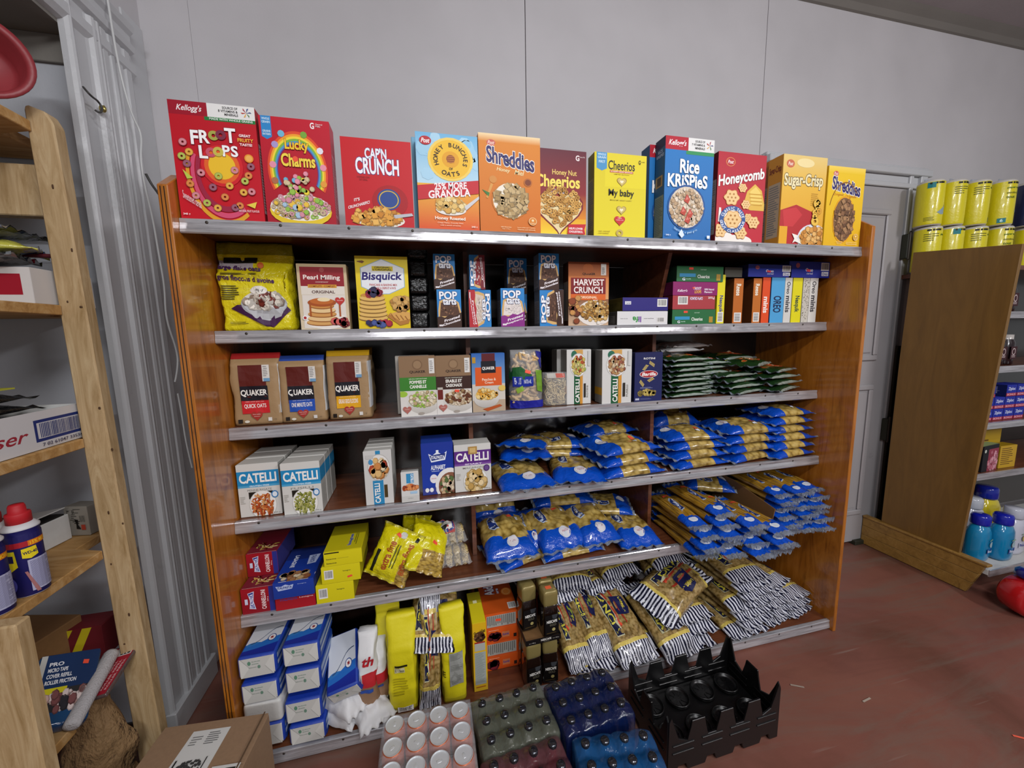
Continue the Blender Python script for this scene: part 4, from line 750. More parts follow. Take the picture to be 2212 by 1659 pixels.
def k_bar():
    p=P(.6); p.R(0,0,1,1,'#1c2152','#20265c'); p.T('ROTINI',.31,.10,.72,.14,'#e8e6e0',.02)
    for x,y,a in ((.60,.23,.6),(.37,.31,-.9),(.25,.62,.9),(.57,.56,-.5)):
        for k in range(5): p.poly([(x+(k-2)*.045*math.cos(a)+dx*.6*math.cos(a+1.2),y+((k-2)*.045*math.sin(a)+dx*.6*math.sin(a+1.2))*p.asp) for dx in (-.09,.09)]+[(x+(k-1.4)*.045*math.cos(a)+dx*.6*math.cos(a+1.2),y+((k-1.4)*.045*math.sin(a)+dx*.6*math.sin(a+1.2))*p.asp) for dx in (.09,-.09)],'#d8bf62',None,k==0)
    p.E(.5,.44,.33,'#e8dcdc',.075); p.E(.5,.44,.31,'#a81c24',.068); p.T('Barilla',.25,.405,.76,.475,'#f4f0ec',.03,shear=.2); p.lines(.2,.71,.75,.74,2,'#8a90b8',3); p.food(.45,.82,.30,.04,24,'#a08a4a #7a6a34 #bda75a'.split(),.07,'blob',2); p.R(.03,.93,.17,.97,'#b9bcd0'); p.lines(.2,.94,.7,.97,2,'#6a70a0',3); return p
B('pasta_box','navy blue pasta box with red oval logo','pasta box',None,2,(1368,863),(1427,860.5),(1374,763),.055,'#1c2152','#171b44','#2a2a50',{'F':k_bar()})
# ================================================================ FOURTH SHELF BOXES
def k_cat(band,title,sub,pc,win=True,wx=0.):
    p=P(.84); p.R(0,0,1,1,'#d2d1cc'); p.R(0,.13,1,.40,band,band); p.R(0,.40,1,.44,'#4aa0cc' if band!='#5b2a80' else '#7a4a9a'); p.T('CATELLI',.05,.17,.94,.355,'#f4f2ee',.045); p.T(sub,.28,.40,.75,.43,'#d8ecf6' if band!='#5b2a80' else '#eadff2',.03); p.T(title,.22,.475,.80,.515,'#8b8a84',.01)
    if win: p.R(.24,.53,.82,.66,'#1f1a14')
    p.E(.56,.79,.335,'#bfbdb6'); p.E(.56,.785,.32,'#ebe9e4'); p.food(.56,.785,.25,.25*p.asp,90,pc,.075,'stick' if win else 'blob',5); p.E(.87,.60 if win else .52,.085,'#2f78b4' if win else '#4b2a6a'); p.E(.87,.60 if win else .52,.06,'#dfe8f0' if win else '#6a4a8a'); p.lines(.04,.6,.16,.75,5,'#b5b3ac',2); p.T('340 g',.80,.945,.96,.97,'#8b8a84',.01); return p
red='#c8622c #d98a4a #b54a20 #e0a468'.split(); grn='#a8a852 #8f9440 #c2c078 #767c30'.split()
def cat_row(bl,br,tl,f,d,n,lb,grp,side):
    for i in range(n):
        where=('front of its row','second in its row','third in its row')[i]
        B('pasta_box','%s, %s'%(lb,where),'pasta box',grp,3,bl,br,tl,d,'#d2d1cc',side,'#cac9c3',{'F':f(),'R':(lambda p:(p.R(0,.13,1,.40,'#2a86b8'),p.lines(.2,.5,.85,.9,10,'#a9a8a2',3),p)[-1])(P(.7))},dy=.045+i*(d+.004)) if False else fcat(bl,br,tl,f,d,i,'%s, %s'%(lb,where),grp,side)
def fcat(bl,br,tl,f,d,i,lb,grp,side,sh=3,name='pasta_box'):
    a=PZ(*bl,H[sh]); b=PZ(*br,H[sh]); y=min(a[1],b[1])-.004; a=PY(*bl,y); b=PY(*br,y); h=PY(*tl,y)[2]-H[sh]
    pr={'F':f()} if i==0 else {'T':(lambda p:(p.T('CATELLI',.35,.45,.65,.62,'#9a9992'),p)[-1])(P(2.))}
    pr['R']=(lambda p:(p.R(0,.13,1,.40,'#2a86b8'),p.lines(.2,.5,.85,.9,10,'#a9a8a2',3),p)[-1])(P(.7)) if side else P(1.)
    if not side: pr.pop('R')
    return carton(name,lb,'pasta box',grp,(a[0]+b[0])/2,y+i*(d+.004),H[sh]+.0012,b[0]-a[0]-.002,h,d,'#d2d1cc','#b5b4ae','#cac9c3',pr)
for i,wh in enumerate(('front of its row','second in its row','third in its row')): fcat((520,1113.5),(611,1108),(505,1007),lambda:k_cat('#1f86bd','PENNE RIGATE','GLUTEN FREE',red),.075,i,'white and blue penne pasta box with red pasta dish, '+wh,'white and blue pasta boxes',False)
for i,wh in enumerate(('front of its row','second in its row','third in its row')): fcat((614,1108),(699,1103),(600,1004),lambda:k_cat('#1f86bd','FUSILLI','GLUTEN FREE',grn),.075,i,'white and blue spiral pasta box with green pasta dish, '+wh,'white and blue pasta boxes',True)
def k_las():
    p=P(.62); p.R(0,0,1,1,'#cfcecb'); p.R(.43,.0,.60,.12,'#2a86b8'); p.R(.28,.55,.66,1,'#2a86b8'); p.E(.53,.31,.40,'#b9b7b2'); p.E(.53,.31,.375,'#e6e4e0'); p.food(.53,.31,.24,.24*p.asp,26,'#e0b878 #b5442c #d08a4a #ecd8b0'.split(),.12,'blob',3); p.T('CATELLI',.33,.60,.53,.97,'#f4f2ee',.05,rot=-90); p.R(.68,.64,.80,.88,'#4a3a1a'); p.E(.25,.2,.08,'#4a90c0'); p.R(.08,.07,.36,.14,'#c4c3c0'); return p
for i,wh in enumerate(('front of its row','second in its row','third in its row','fourth in its row')): fcat((791,1089),(852,1085),(782,977),k_las if i==0 else (lambda:P(1.)),.045,i,'narrow white and blue lasagne box, '+wh,'narrow white and blue pasta boxes',False)
a=PZ(868,1088,H[3]); 
pr=k_las(); 
carton('pasta_box','small white and blue pasta box leaning back beside the tall blue box','pasta box',None,a[0]+.034,a[1]-.003,H[3]+.001,.066,.115,.05,'#d0cfcb','#b0afaa','#c8c7c2',{'F':(lambda p:(p.R(0,0,1,1,'#cfcecb'),p.R(.30,.06,.72,.38,'#2a86b8'),p.T('CATELLI',.55,.08,.70,.36,'#e8eef2',.03,rot=90),p.E(.5,.53,.46,'#a8471f',.10),p.food(.5,.52,.40,.08,26,'#c9642c #8f3314 #d98a50'.split(),.09,'blob',2),p.R(.5,.66,.9,.74,'#9fc0da'),p.R(0,.80,1,1,'#c4c3bf'),p.T('CATELLI',.35,.86,.65,.9,'#8a8a88'),p)[-1])(P(.6))},0,-.16)
def k_alpha():
    p=P(.72); p.R(0,0,1,1,'#1b3596','#1d3da6'); p.poly([(.22,.20),(.34,.24),(.5,.17),(.66,.24),(.8,.17),(.74,.34),(.30,.37)],'#e8eef8'); p.poly([(.25,.24),(.5,.22),(.76,.21),(.71,.31),(.32,.34)],'#1c2f7a'); p.T('ITALPASTA',.30,.245,.72,.31,'#eef2fa',.03); p.R(.46,.14,.54,.20,'#e8eef8')
    p.T('ALPHABET',.28,.43,.74,.52,'#eef2fa',.025); p.lines(.30,.54,.68,.56,1,'#c9d4ee'); p.E(.36,.69,.12,'#e9e6ea'); p.T('ENRICHED',.28,.675,.44,.695,'#c05060'); p.E(.86,.83,.46,'#e9e7e4'); p.E(.88,.86,.38,'#8a5a44',None); p.food(.82,.86,.26,.18,90,'#c9a880 #7a4636 #e0cdb0 #5a7040'.split(),.06,'blob',4,lambda x,y:x<.98 and y<.985)
    p.R(0,.86,.42,.985,'#3a4290'); p.E(.14,.90,.06,'#eee'); p.E(.28,.90,.06,'#eee'); return p
for i,wh in enumerate(('at the front','just behind the front one')):
    a=PZ(914,1068.5,H[3]); b=PZ(982,1063,H[3]); y=min(a[1],b[1])-.003+i*.067; a_=PY(914,1068.5,min(a[1],b[1])); b_=PY(982,1063,min(a[1],b[1])); h=PY(904,960,min(a[1],b[1]))[2]-H[3]
    carton('pasta_box','royal blue alphabet pasta box '+wh,'pasta box','royal blue pasta boxes',(a_[0]+b_[0])/2,y,H[3]+.0012,b_[0]-a_[0],h,.063,'#1b3596','#15285e','#2547a8',{'F':k_alpha()} if i==0 else None)
for i,wh in enumerate(('at the front','just behind the front one')):
    a=PZ(983,1062.5,H[3]); b=PZ(1062,1055.5,H[3]); y=min(a[1],b[1])-.003; a_=PY(983,1062.5,y); b_=PY(1062,1055.5,y); h=PY(979,964,y)[2]-H[3]
    pr=k_cat('#5b2a80','MACARONI','SMART','#d8b878 #c09a54 #e8d0a0'.split(),False); pr.R(.38,.04,.62,.20,'#b08a4a'); pr.R(.42,.07,.58,.17,'#d0b070')
    carton('pasta_box','white macaroni box with purple band '+wh,'pasta box','purple-banded macaroni boxes',(a_[0]+b_[0])/2+.001,y+i*.06,H[3]+.0012,b_[0]-a_[0]-.002,h,.056,'#d2d1cc','#b5b4ae','#cac9c3',{'F':pr} if i==0 else {'T':(lambda p:(p.sticker(.2,.5,.14,.1),p)[-1])(P(1.5))})
# ================================================================ FIFTH SHELF BOXES
def endbox(name,label,cat,group,tl,tr,bl,br,d,z0,front,side,top,pf,pt,rz=0.,sh=4,bev=None):
    a=PZ(*bl,z0); b=PZ(*br,z0); y=(a[1]+b[1])/2; a_=PY(*bl,y); b_=PY(*br,y); h=PY(*tl,y)[2]-z0
    return carton(name,label,cat,group,(a_[0]+b_[0])/2,y,z0+.0012,b_[0]-a_[0],h,d,front,side,top,{k:v for k,v in (('F',pf),('T',pt)) if v},rz),h,y,(a_[0]+b_[0])/2
def k_cannF():
    p=P(1.25); p.R(0,0,1,1,'#a01222','#8c1020'); p.R(.84,.0,1,1,'#2a2f86'); p.poly([(.20,.18),(.40,.12),(.36,.5),(.42,.85),(.22,.80),(.26,.5)],'#c9cfe6'); p.poly([(.22,.20),(.37,.16),(.34,.5),(.38,.80),(.24,.76),(.28,.5)],'#23308a'); p.T('ITALPASTA',.25,.22,.36,.76,'#eef',.04,rot=-90); p.R(.10,.40,.19,.62,'#c9cfe6'); p.T('CANNELLONI',.60,.10,.74,.88,'#f0d8d8',.03,rot=-90); p.T('250 g',.78,.4,.82,.6,'#f0d8d8',.01,rot=-90); return p
def k_cannT():
    p=P(.6); p.R(0,0,1,1,'#6a2a34','#a01424'); p.E(.52,.72,.44,'#e6e2dc',.24); p.poly([(.06,.76),(.98,.76),(.98,.99),(.04,.99)],'#e6e2dc'); p.food(.5,.74,.36,.16,34,'#d8b45a #e6cf8c #8f1c1c #7a1418 #d8c070'.split(),.10,'stick',4); return p
Z5=H[4]
r,h5,y5,x5=endbox('cannelloni_box','red cannelloni pasta box, lower of the two next to the wooden side','pasta box','red pasta boxes',(518,1276),(585,1268),(524.8,1327),(596,1319.5),.20,Z5,'#a01222','#6a1424','#7a2030',k_cannF(),k_cannT())
endbox('cannelloni_box','red cannelloni pasta box, upper of the two next to the wooden side','pasta box','red pasta boxes',(524.8,1200),(598,1190),(529,1247),(596,1240),.20,Z5+h5+.002,'#a01222','#3a3a80','#7a2030',k_cannF(),k_cannT())
pr=P(1.3); pr.R(0,0,1,1,'#9a1420','#b01a26'); pr.T('ITALPASTA',.12,.10,.55,.28,'#3a3a80',.03); pr.T('Lasagne',.6,.1,.95,.25,'#e0b8b8')
r,h6,y6,x6=endbox('lasagne_box','red lasagne box under the blue lasagne box','pasta box','red pasta boxes',(597,1294),(680,1284),(597,1319.5),(683,1308),.20,Z5,'#a01824','#6a1424','#8a1a26',pr,None)
pF=P(1.6); pF.R(0,0,1,1,'#1c3c9e','#1a3890'); pF.poly([(.06,.22),(.2,.26),(.3,.16),(.4,.24),(.5,.20),(.46,.46),(.12,.52)],'#b9c6ea'); pF.T('ITALPASTA',.10,.27,.46,.42,'#1c2f7a',.03); pF.T('lasagne',.6,.2,.82,.26,'#a9b8e0')
pT=P(.62); pT.R(0,0,1,1,'#16245c','#1a3a9a'); pT.E(.5,.86,.50,'#e3dfda',.20); pT.food(.48,.86,.34,.12,44,'#c9a878 #8f5a3a #e0d0b0 #a87850'.split(),.09,'blob',4,lambda x,y:y<.98); pT.T('LASAGNE',.22,.25,.34,.62,'#dfe6f6',.03,rot=90); pT.poly([(.62,.30),(.92,.28),(.88,.55),(.66,.58)],'#b9c6ea'); pT.T('ITALPASTA',.70,.31,.82,.54,'#1c2f7a',.03,rot=90)
endbox('lasagne_box','blue lasagne box lying on the red one with a dish picture on top','pasta box',None,(587,1262),(676.6,1251),(592,1294),(680,1285),.225,Z5+h6+.002,'#1c3c9e','#1a2f80','#1a3a9a',pF,pT)
def k_yel(txt,bar=True):
    p=P(1.6); p.R(0,0,1,1,'#ddd018','#d6c915')
    if bar: p.bar(.07,.2,.30,.75); p.T('lasagne',.55,.3,.75,.4,'#5a5a20')
    else: p.T('lasagne',.06,.45,.32,.58,'#3a3a1a',.02); p.lines(.35,.5,.8,.54,1,'#8a8420'); p.T('lasagne',.06,.75,.32,.88,'#3a3a1a',.02); p.R(.02,.04,.40,.12,'#1a1a10')
    return p
pT=P(.7); pT.R(0,0,1,1,'#8f8812','#ddd018'); pT.R(.04,.48,.16,.92,'#1a1a10'); pT.T('lasagne',.22,.50,.36,.88,'#3a4a8a',.03,'#c9cde0',.05,rot=-90); pT.lines(.40,.5,.5,.9,3,'#6a6614',1,.4,True); pT.T('lasagnes',.58,.42,.70,.84,'#3a4a8a',.03,'#c9cde0',.05,rot=-90); pT.lines(.75,.4,.85,.85,2,'#6a6614',1,.4,True)
zz=Z5; hs=[]
for k,(tl,tr,bl,br,lb,b_) in enumerate((((682,1267),(764,1253),(685,1306),(766,1292.5),'lowest box of the yellow lasagne stack',True),((694,1228),(776,1216),(696,1263),(779.7,1251),'middle box of the yellow lasagne stack',True),((701,1195),(783,1181),(701,1226),(783,1213),'topmost box of the yellow lasagne stack',False))):
    pf=k_yel('',b_)
    if k==1: pf.sticker(.72,.72,.13,-.3)
    _,hk,_,_=endbox('lasagne_box',lb,'pasta box','plain yellow lasagne boxes',tl,tr,bl,br,.20,zz,'#ddd018','#b0a612','#c9be16',pf,pT if k==2 else None); zz+=hk+.002
# ================================================================ PILLOW BAGS
def pillow(L,W,T,kind,seed,droop=0.,nu=26,nv=24,bul=1.,sealn=3):
    """a filled film bag lying flat: length along y (its front end towards -y), width along x"""
    if kind=='lancia': nv=28
    ub=.87 if kind!='spag' else .80; R_=random.Random(seed)
    us=[-1+2*i/nu for i in range(nu+1)]
    def wob(a,b,s_=1.): return nz(a*2.3+seed*3.1,b*2.3,seed*1.7,s_)+nz(a*6.1,b*6.1+seed,seed*.7,s_*.45)
    def prof(u,v):
        a=min(1,abs(u)/ub); return (max(0,1-a**3.2)**.55)*(max(0,1-abs(v)**3.4)**.55)
    def pt(u,v,top):
        h=prof(u,v); s=abs(u)>ub
        x=v*W/2*(1-.07*(max(0,1-abs(u))**.5) if not s else 1.)*(1 if not s else 1+.015*math.sin(u*40))
        y=-u*L/2*-1
        base=T*.30; z=(base+h*(T*.70+wob(u,v,T*.28)*h)) if top else base*(1-h)
        if s: z+= (.0012 if top else -.0012)+ .006*math.sin(v*14+seed)*((abs(u)-ub)/(1-ub))+wob(u*3,v*3,.006)+(nz(u*9,v*7,seed,.022) if kind=='spag' else 0)*((abs(u)-ub)/(1-ub))
        else: z+=wob(u*2,v*2,.0015)*(1 if top else 0)
        if droop and u<-.25: z-=droop*((-u-.25)/.75)**2
        return Vector((x+wob(v*2,u*2,.004),-(-u)*L/2 if False else u*L/2,max(z,-1 if droop else .0004)))
    vs=[];fs=[];mi=[];cc=[]; ring=2*nv
    for u in us:
        for j in range(ring): v=-1+2*j/nv if j<=nv else 1-2*(j-nv)/nv; vs.append(pt(u,v,j<=nv))
    if kind=='blue': C=('#0b4ab8','#cdb266','#c0ccdd')
    elif kind=='spag': C=('#0b4ab8','#c2942c','#c0ccdd')
    elif kind=='green': C=('#1c3a1a','#9a8444','#8a9488')
    elif kind=='lancia': C=('#14183a','#b59a66','#d6d8e2')
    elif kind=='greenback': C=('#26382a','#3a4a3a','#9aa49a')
    for i in range(nu):
        um=(us[i]+us[i+1])/2
        for j in range(ring):
            a=i*ring+j; b=i*ring+(j+1)%ring; fs.append((a,b,b+ring,a+ring)); top=j<nv; v=(-1+2*(j+.5)/nv) if top else (1-2*(j-nv+.5)/nv)
            w2=um+.05*math.sin(v*2.2+seed)
            if kind in('blue',):
                if abs(um)>.93 : mi.append(2);cc.append('#8fb0d8')
                elif w2<-.40 or w2>.46: mi.append(0);cc.append(C[0])
                else: mi.append(1);cc.append(C[1])
            elif kind=='spag':
                if um<-.85 or um>.95: mi.append(2);cc.append('#8fb0d8')
                elif w2<-.50 or w2>.76: mi.append(0);cc.append(C[0])
                else: mi.append(1);cc.append(C[1])
            elif kind=='green':
                if abs(um)>.9 or abs(v)>.9: mi.append(0 if abs(um)<.96 else 2);cc.append('#8b968d')
                elif top and abs(v)<.62 and -.25<um<.55: mi.append(1);cc.append(C[1])
                elif not top: mi.append(0);cc.append('#556055')
                else: mi.append(0);cc.append(C[0])
            elif kind=='lancia':
                ed=-.50-.07*(1-v*v); eu=.62+.05*(1-v*v)
                if um<ed or um>eu:
                    if (um<ed and um+2./nu>ed) or (um>eu and um-2./nu<eu): mi.append(0);cc.append('#d8c060')
                    else: mi.append(0);cc.append('#10142e' if (j%2) else '#d9dae4')
                else: mi.append(1);cc.append(C[1])
    me=bpy.data.meshes.new('film_bag'); me.from_pydata(vs,[],fs); smooth(me)
    at=me.color_attributes.new('Col','FLOAT_COLOR','CORNER'); k=0; buf=[]
    for c in cc: buf.extend(hx(c)*4)
    at.data.foreach_set('color',buf); me.polygons.foreach_set('material_index',mi)
    pm={'blue':'pasta','spag':'spag','green':'pasta','lancia':'fine','greenback':'pasta'}[kind]
    def mapf(x,y,l): 
        u=1-2*y; v=2*x-1; p_=pt(u,v,True); return (p_.x,p_.y,p_.z+.0008+EPS*l*2)
    return me,[M['film'],M[pm],M['seal']],mapf
def logo(p,cx,cy,w_,rot):   # cream-edged navy banner with white lettering
    h_=w_*.42*p.asp if rot==0 else w_*.42/p.asp; sx,sy=(w_,w_*.40*p.asp) if rot==0 else (w_*.40,w_*p.asp)
    def q_(pts): return [(cx+a*sx,cy+b*sy) for a,b in pts]
    if rot==0: o=[(-.5,-.1),(-.25,-.45),(.25,-.45),(.5,-.1),(.46,.42),(0,.28),(-.46,.42)]
    else: o=[(-.1,.5),(-.45,.25),(-.45,-.25),(-.1,-.5),(.42,-.46),(.28,0),(.42,.46)]
    p.poly(q_([(a*1.12,b*1.12) for a,b in o]),'#b9c7dc'); p.poly(q_(o),'#1c2f6e')
    if rot==0: p.T('ITALPASTA',cx-sx*.38,cy-sy*.12,cx+sx*.38,cy+sy*.20,'#e6ecf6',.035)
    else: p.T('ITALPASTA',cx-sx*.14,cy-sy*.38,cx+sx*.20,cy+sy*.38,'#e6ecf6',.035,rot=-90)
def pr_blue(st,v):
    p=P(.62); logo(p,.27,.43,.44 if v else .50,-90); p.E(.55,.80,.12,'#c9ced8'); p.E(.55,.80,.095,'#d8d2d6'); p.T('PASTA',.49,.785,.61,.81,'#b07080',.01)
    if st: p.sticker(.66,.34,.12,-.2)
    p.T('900 g',.36,.12,.62,.16,'#a9c4ea',.01); p.E(.80,.36,.03,'#d8dce4'); p.E(.80,.39,.025,'#d8dce4'); return p
def pr_spag(st):
    p=P(.26); logo(p,.5,.50,.95,-90)
    if st: p.sticker(.55,.27,.28,.1)
    p.E(.5,.84,.24,'#c9ced8',.035); p.T('900',.35,.14,.62,.155,'#dfe4ea'); return p
def pr_lancia(st,nav):
    p=P(.66)
    p.poly([(.36,.12),(.42,.10),(.42,.62),(.36,.64)],'#b03a26'); p.poly([(.56,.16),(.61,.15),(.61,.60),(.56,.62)],'#a83824')
    p.R(.16,.16,.37,.72,'#c8c4a0'); p.R(.175,.17,.355,.71,'#14183c'); p.T('LANCIA',.20,.19,.33,.69,'#d9cf4a',.035,rot=90)
    if nav: p.poly([(.46,.28),(.84,.30),(.88,.44),(.80,.52),(.46,.50)],'#171b4a',None); p.T('LANCIA',.72,.31,.79,.49,'#d9cf4a',.03,rot=90)
    else: p.poly([(.60,.30),(.80,.28),(.90,.5),(.74,.62),(.58,.56)],'#171b4a'); p.food(.74,.45,.07,.07,6,'#8a9a3a #b0b04a'.split(),.05,'flake',2)
    if st: p.sticker(.40,.60,.09,.5)
    return p
def pr_green(st):
    p=P(.66); p.poly([(.24,.34),(.80,.26),(.84,.42),(.28,.50)],'#c0481c'); p.T('Primo',.32,.31,.76,.43,'#f0d4a8',.03,skew=-.1); p.poly([(.06,.62),(.12,.58),(.20,.80),(.15,.83)],'#a9b82c'); p.E(.62,.82,.07,'#c08a3a'); p.E(.62,.82,.05,'#b5401c')
    if st: p.sticker(.5,.70,.08,.2)
    return p
_proto={}
def bag(kind,var,label,cat,group,loc,rz=0.,rx=0.,ry=0.,sc_=(1,1,1),L=.30,W=.22,T=.05,droop=0.,st=True,seed=0,name='pasta_bag',pr=True):
    key=(kind,var,L,W,T,droop,st)
    if key not in _proto:
        me,ms,mf=pillow(L,W,T,kind,seed+var*7+1,droop); pm=None
        if pr: pm={'blue':lambda:pr_blue(st,var%2),'spag':lambda:pr_spag(st),'lancia':lambda:pr_lancia(st,var%2),'green':lambda:pr_green(st)}.get(kind,lambda:None)()
        for m_ in ms: me.materials.append(m_)
        _proto[key]=(me,drape(pm,mf,10,14) if pm else None)
        if _proto[key][1]: _proto[key][1].materials.append(M['print'])
    me,pm=_proto[key]; root=empty(name,loc,rz,label,cat,group); root.rotation_euler=(rx,ry,rz); root.scale=sc_
    o=bpy.data.objects.new('filled_film',me); col.objects.link(o); o.parent=root
    if pm: o=bpy.data.objects.new('label_print',pm); col.objects.link(o); o.parent=root
    return root
LV=['bottom one','second up','third up','fourth up','fifth up','sixth up','seventh up','eighth up','ninth up','tenth up']
def lv(i,n): return 'topmost' if i==n-1 and n>1 else LV[i]
H4,H5,H6=H[3],H[4],H[5]; R=math.radians
GB='blue pasta bags on the fourth shelf'; GC='blue pasta bags on the fifth shelf'
# fourth shelf: blue bags
bag('blue',0,'blue pasta bag with tubes in its window, beside the purple-banded box','pasta bag',GB,(.40,1.60,H4+.002),R(3),0,0,L=.36,W=.25,T=.055)
bag('blue',1,'shaded blue pasta bag lying behind and above the tubes bag','pasta bag',GB,(.45,1.745,H4+.068),R(-6),R(-3),0,L=.30,W=.25,T=.05,st=False)
bag('blue',1,'blue pasta bag with spirals in its window, slanting on the fourth shelf','pasta bag',GB,(.665,1.60,H4+.002),R(-14),0,0,L=.36,W=.24,T=.055)
for i in range(2): bag('blue',2+i,'folded blue bag behind the slanting spirals bag, %s one'%('lower','upper')[i],'pasta bag',GB,(.62,1.76,H4+.055+.038*i),R(80),R(0),0,L=.29,W=.22,T=.045,st=False)
for i in range(3): bag('blue',(1,0,1)[i] if i<2 else 2,'spirals bag with blue ends, %s of the three-bag stack on the fourth shelf'%lv(i,3),'pasta bag',GB,(.895+.01*(i%2),1.575+.008*i,H4+.002+.049*i),R(-86+3*i),0,0,L=.32,W=.27,T=.056,st=i==2)
bag('blue',4,'dark shaded blue pasta bag at the back above the three-bag stack','pasta bag',GB,(.89,1.76,H4+.135),R(-80),R(0),0,L=.30,W=.20,T=.05,st=True)
for i in range(4): bag('blue',(0,3,1,5)[i],'pasta bag with blue ends, %s of the four-bag stack beside the divider'%lv(i,4),'pasta bag',GB,(1.235+.008*(i%3),1.585+.01*i,H4+.002+.040*i),R(-84-3*i),0,0,L=.31,W=.25,T=.046,st=i==3)
bag('blue',4,'dim pasta bag at the back above the four-bag stack','pasta bag',GB,(1.28,1.79,H4+.13),R(-88),0,0,L=.30,W=.18,T=.09,st=False)
for i in range(4): bag('blue',(2,0,3,1)[i],'penne bag with blue ends, %s of the four-bag stack next to the corner stack'%lv(i,4),'pasta bag',GB,(1.535+.01*(i%2),1.60,H4+.002+.044*i),R(-80-4*i),0,0,L=.32,W=.26,T=.050,st=i==3)
for i in range(6): bag('blue',(1,4,0,2,3,5,1)[i],'blue pasta bag, %s of the corner stack beside the end panel'%lv(i,6),'pasta bag',GB,(1.765+.008*(i%3),1.575+.006*i,H4+.002+.040*i),R(-82-3*(i%3)),0,0,L=.28,W=.23,T=.045,st=False)
bag('blue',5,'dark blue pasta bag shaded at the back behind the tubes bag','pasta bag',GB,(.47,1.78,H4+.12),R(-30),R(-8),0,L=.30,W=.22,T=.04,st=False)
# fifth shelf: blue bags
def b5(v,lb,x,y,z,rz,rx=0.,L=.33,W=.24,T=.055,st=True,**k): return bag('blue',v,lb,'pasta bag',GC,(x,y,z),R(rz),R(rx),0,L=L,W=W,T=T,st=st,**k)
b5(2,'blue pasta bag lying lowest beside the noodle nests on the fifth shelf',.37,1.575,H5+.002,-72,L=.34,W=.24,T=.05,st=False)
b5(4,'blue-ended pasta bag with clear crinkled end, lowest under the paired bags',.60,1.56,H5+.002,-84,L=.30,W=.22,T=.045,st=False)
b5(0,'big pasta bag beside the noodle nests on the fifth shelf',.315,1.60,H5+.055,2,8,L=.34,W=.23,T=.075)
b5(1,'pasta bag with logo tilted, first of the paired bags on the fifth shelf',.555,1.615,H5+.055,8,8,L=.35,W=.24,T=.075)
b5(3,'pasta bag with clear window, second of the paired bags on the fifth shelf',.735,1.62,H5+.055,4,8,L=.35,W=.20,T=.07,st=False)
b5(1,'single pasta bag lying apart between the paired bags and the spaghetti',.945,1.585,H5+.002,-4,0,L=.34,W=.21,T=.075)
b5(2,'pasta bag standing up in the shade at the back of the fifth shelf',.30,1.80,H5+.16,0,55,L=.26,W=.22,T=.05,st=False)
b5(4,'pasta bag on its side squeezed between two big bags on the fifth shelf',.445,1.63,H5+.05,0,8,L=.30,W=.10,T=.06,st=False)
b5(5,'blue pasta bag dim at the back behind the single bag',.98,1.77,H5+.075,70,0,L=.28,W=.22,T=.05,st=False)
b5(5,'blue pasta bag dim at the back behind the paired bags',.66,1.79,H5+.13,85,0,L=.32,W=.2,T=.05,st=False)
# spaghetti
GS='long spaghetti bags on the fifth shelf'
def sp_(lb,x,y,z,rz,rx,v,st=False,dr=.0,L=.40,W=.104,T=.036): return bag('spag',v,lb,'pasta bag',GS,(x,y,z),R(rz),R(rx),0,L=L,W=W,T=T,droop=dr,st=st,name='spaghetti_bag')
n=0
for c_,(x,nn,dy) in enumerate(((1.165,4,0),(1.275,5,-.01),(1.385,4,-.03),(1.495,3,-.05))):
    for i in range(nn):
        cn=('first','second','third','fourth')[c_]
        sp_('overhanging spaghetti bag, %s, in the %s column from the divider'%(lv(i,nn),cn),x+.006*((i*7)%3-1),1.49+dy-.018*((i*5+c_)%3)+.015*i,H5+.002+.036*i,-3+3*((i+c_)%3),0,(i+c_)%3,st=(i==nn-1))
tr=empty('cardboard_tray',(0,0,0),0,'brown cardboard tray standing between two piles of long spaghetti bags','cardboard tray')
prism('tray_side',[(1.42,H5+.002),(1.40,H5+.125),(1.66,H5+.175),(1.80,H5+.175),(1.80,H5+.002)],1.600,1.604,'x','cardboard2',tr)
box('tray_base',1.604,1.90,1.42,1.80,H5+.002,H5+.005,'cardboard2',tr,0); box('tray_back',1.604,1.90,1.796,1.80,H5+.005,H5+.16,'cardboard2',tr,0)
for c_,x in enumerate((1.665,1.765,1.862)):
    for i in range(6): sp_('spaghetti bag in the tray, %s, in the %s column from the tray side'%(lv(i,6),('first','second','third')[c_]),x+.004*((i*3)%3-1),1.54-.012*((i*5+c_)%3)+(.01*i),H5+.007+.033*i,3-3*((i+c_)%3),0,(i+c_)%3,st=(i==5 and c_==1),L=.37,W=.096,T=.033)
bag('blue',5,'dark blue bag pushed behind the cardboard tray side','pasta bag',GC,(1.50,1.78,H5+.115),R(60),0,0,L=.26,W=.2,T=.06,st=False)
# third shelf: green bags
GG='dark green pasta bags on the third shelf'; H3=H[2]
def gb(lb,x,y,z,rz,v,st=False,L=.27,W=.20,T=.034,rx=0): return bag('green',v,lb,'pasta bag',GG,(x,y,z),R(rz),R(rx),0,L=L,W=W,T=T,st=st)
for i in range(8): gb('dark green pasta bag, %s of the tall stack beside the navy box'%lv(i,8),1.165+.006*((i*5)%3),1.62+.01*(i%2),H3+.002+.0235*i,-84+4*(i%3),i%4,st=i==7,L=.24,T=.026)
for i in range(7): gb('dark green pasta bag, %s of the second stack from the navy box'%lv(i,7),1.375+.006*((i*5)%3),1.68+.01*(i%2),H3+.002+.0235*i,-88+5*(i%3),(i+1)%4,L=.20,T=.026)
for i in range(4): gb('dark green pasta bag, %s of the pile in the middle of the green bags'%lv(i,4),1.52-.01*i,1.60+.012*i,H3+.002+.026*i,-70-8*(i%2),(i+2)%4,st=i==3,L=.25,W=.18,T=.028)
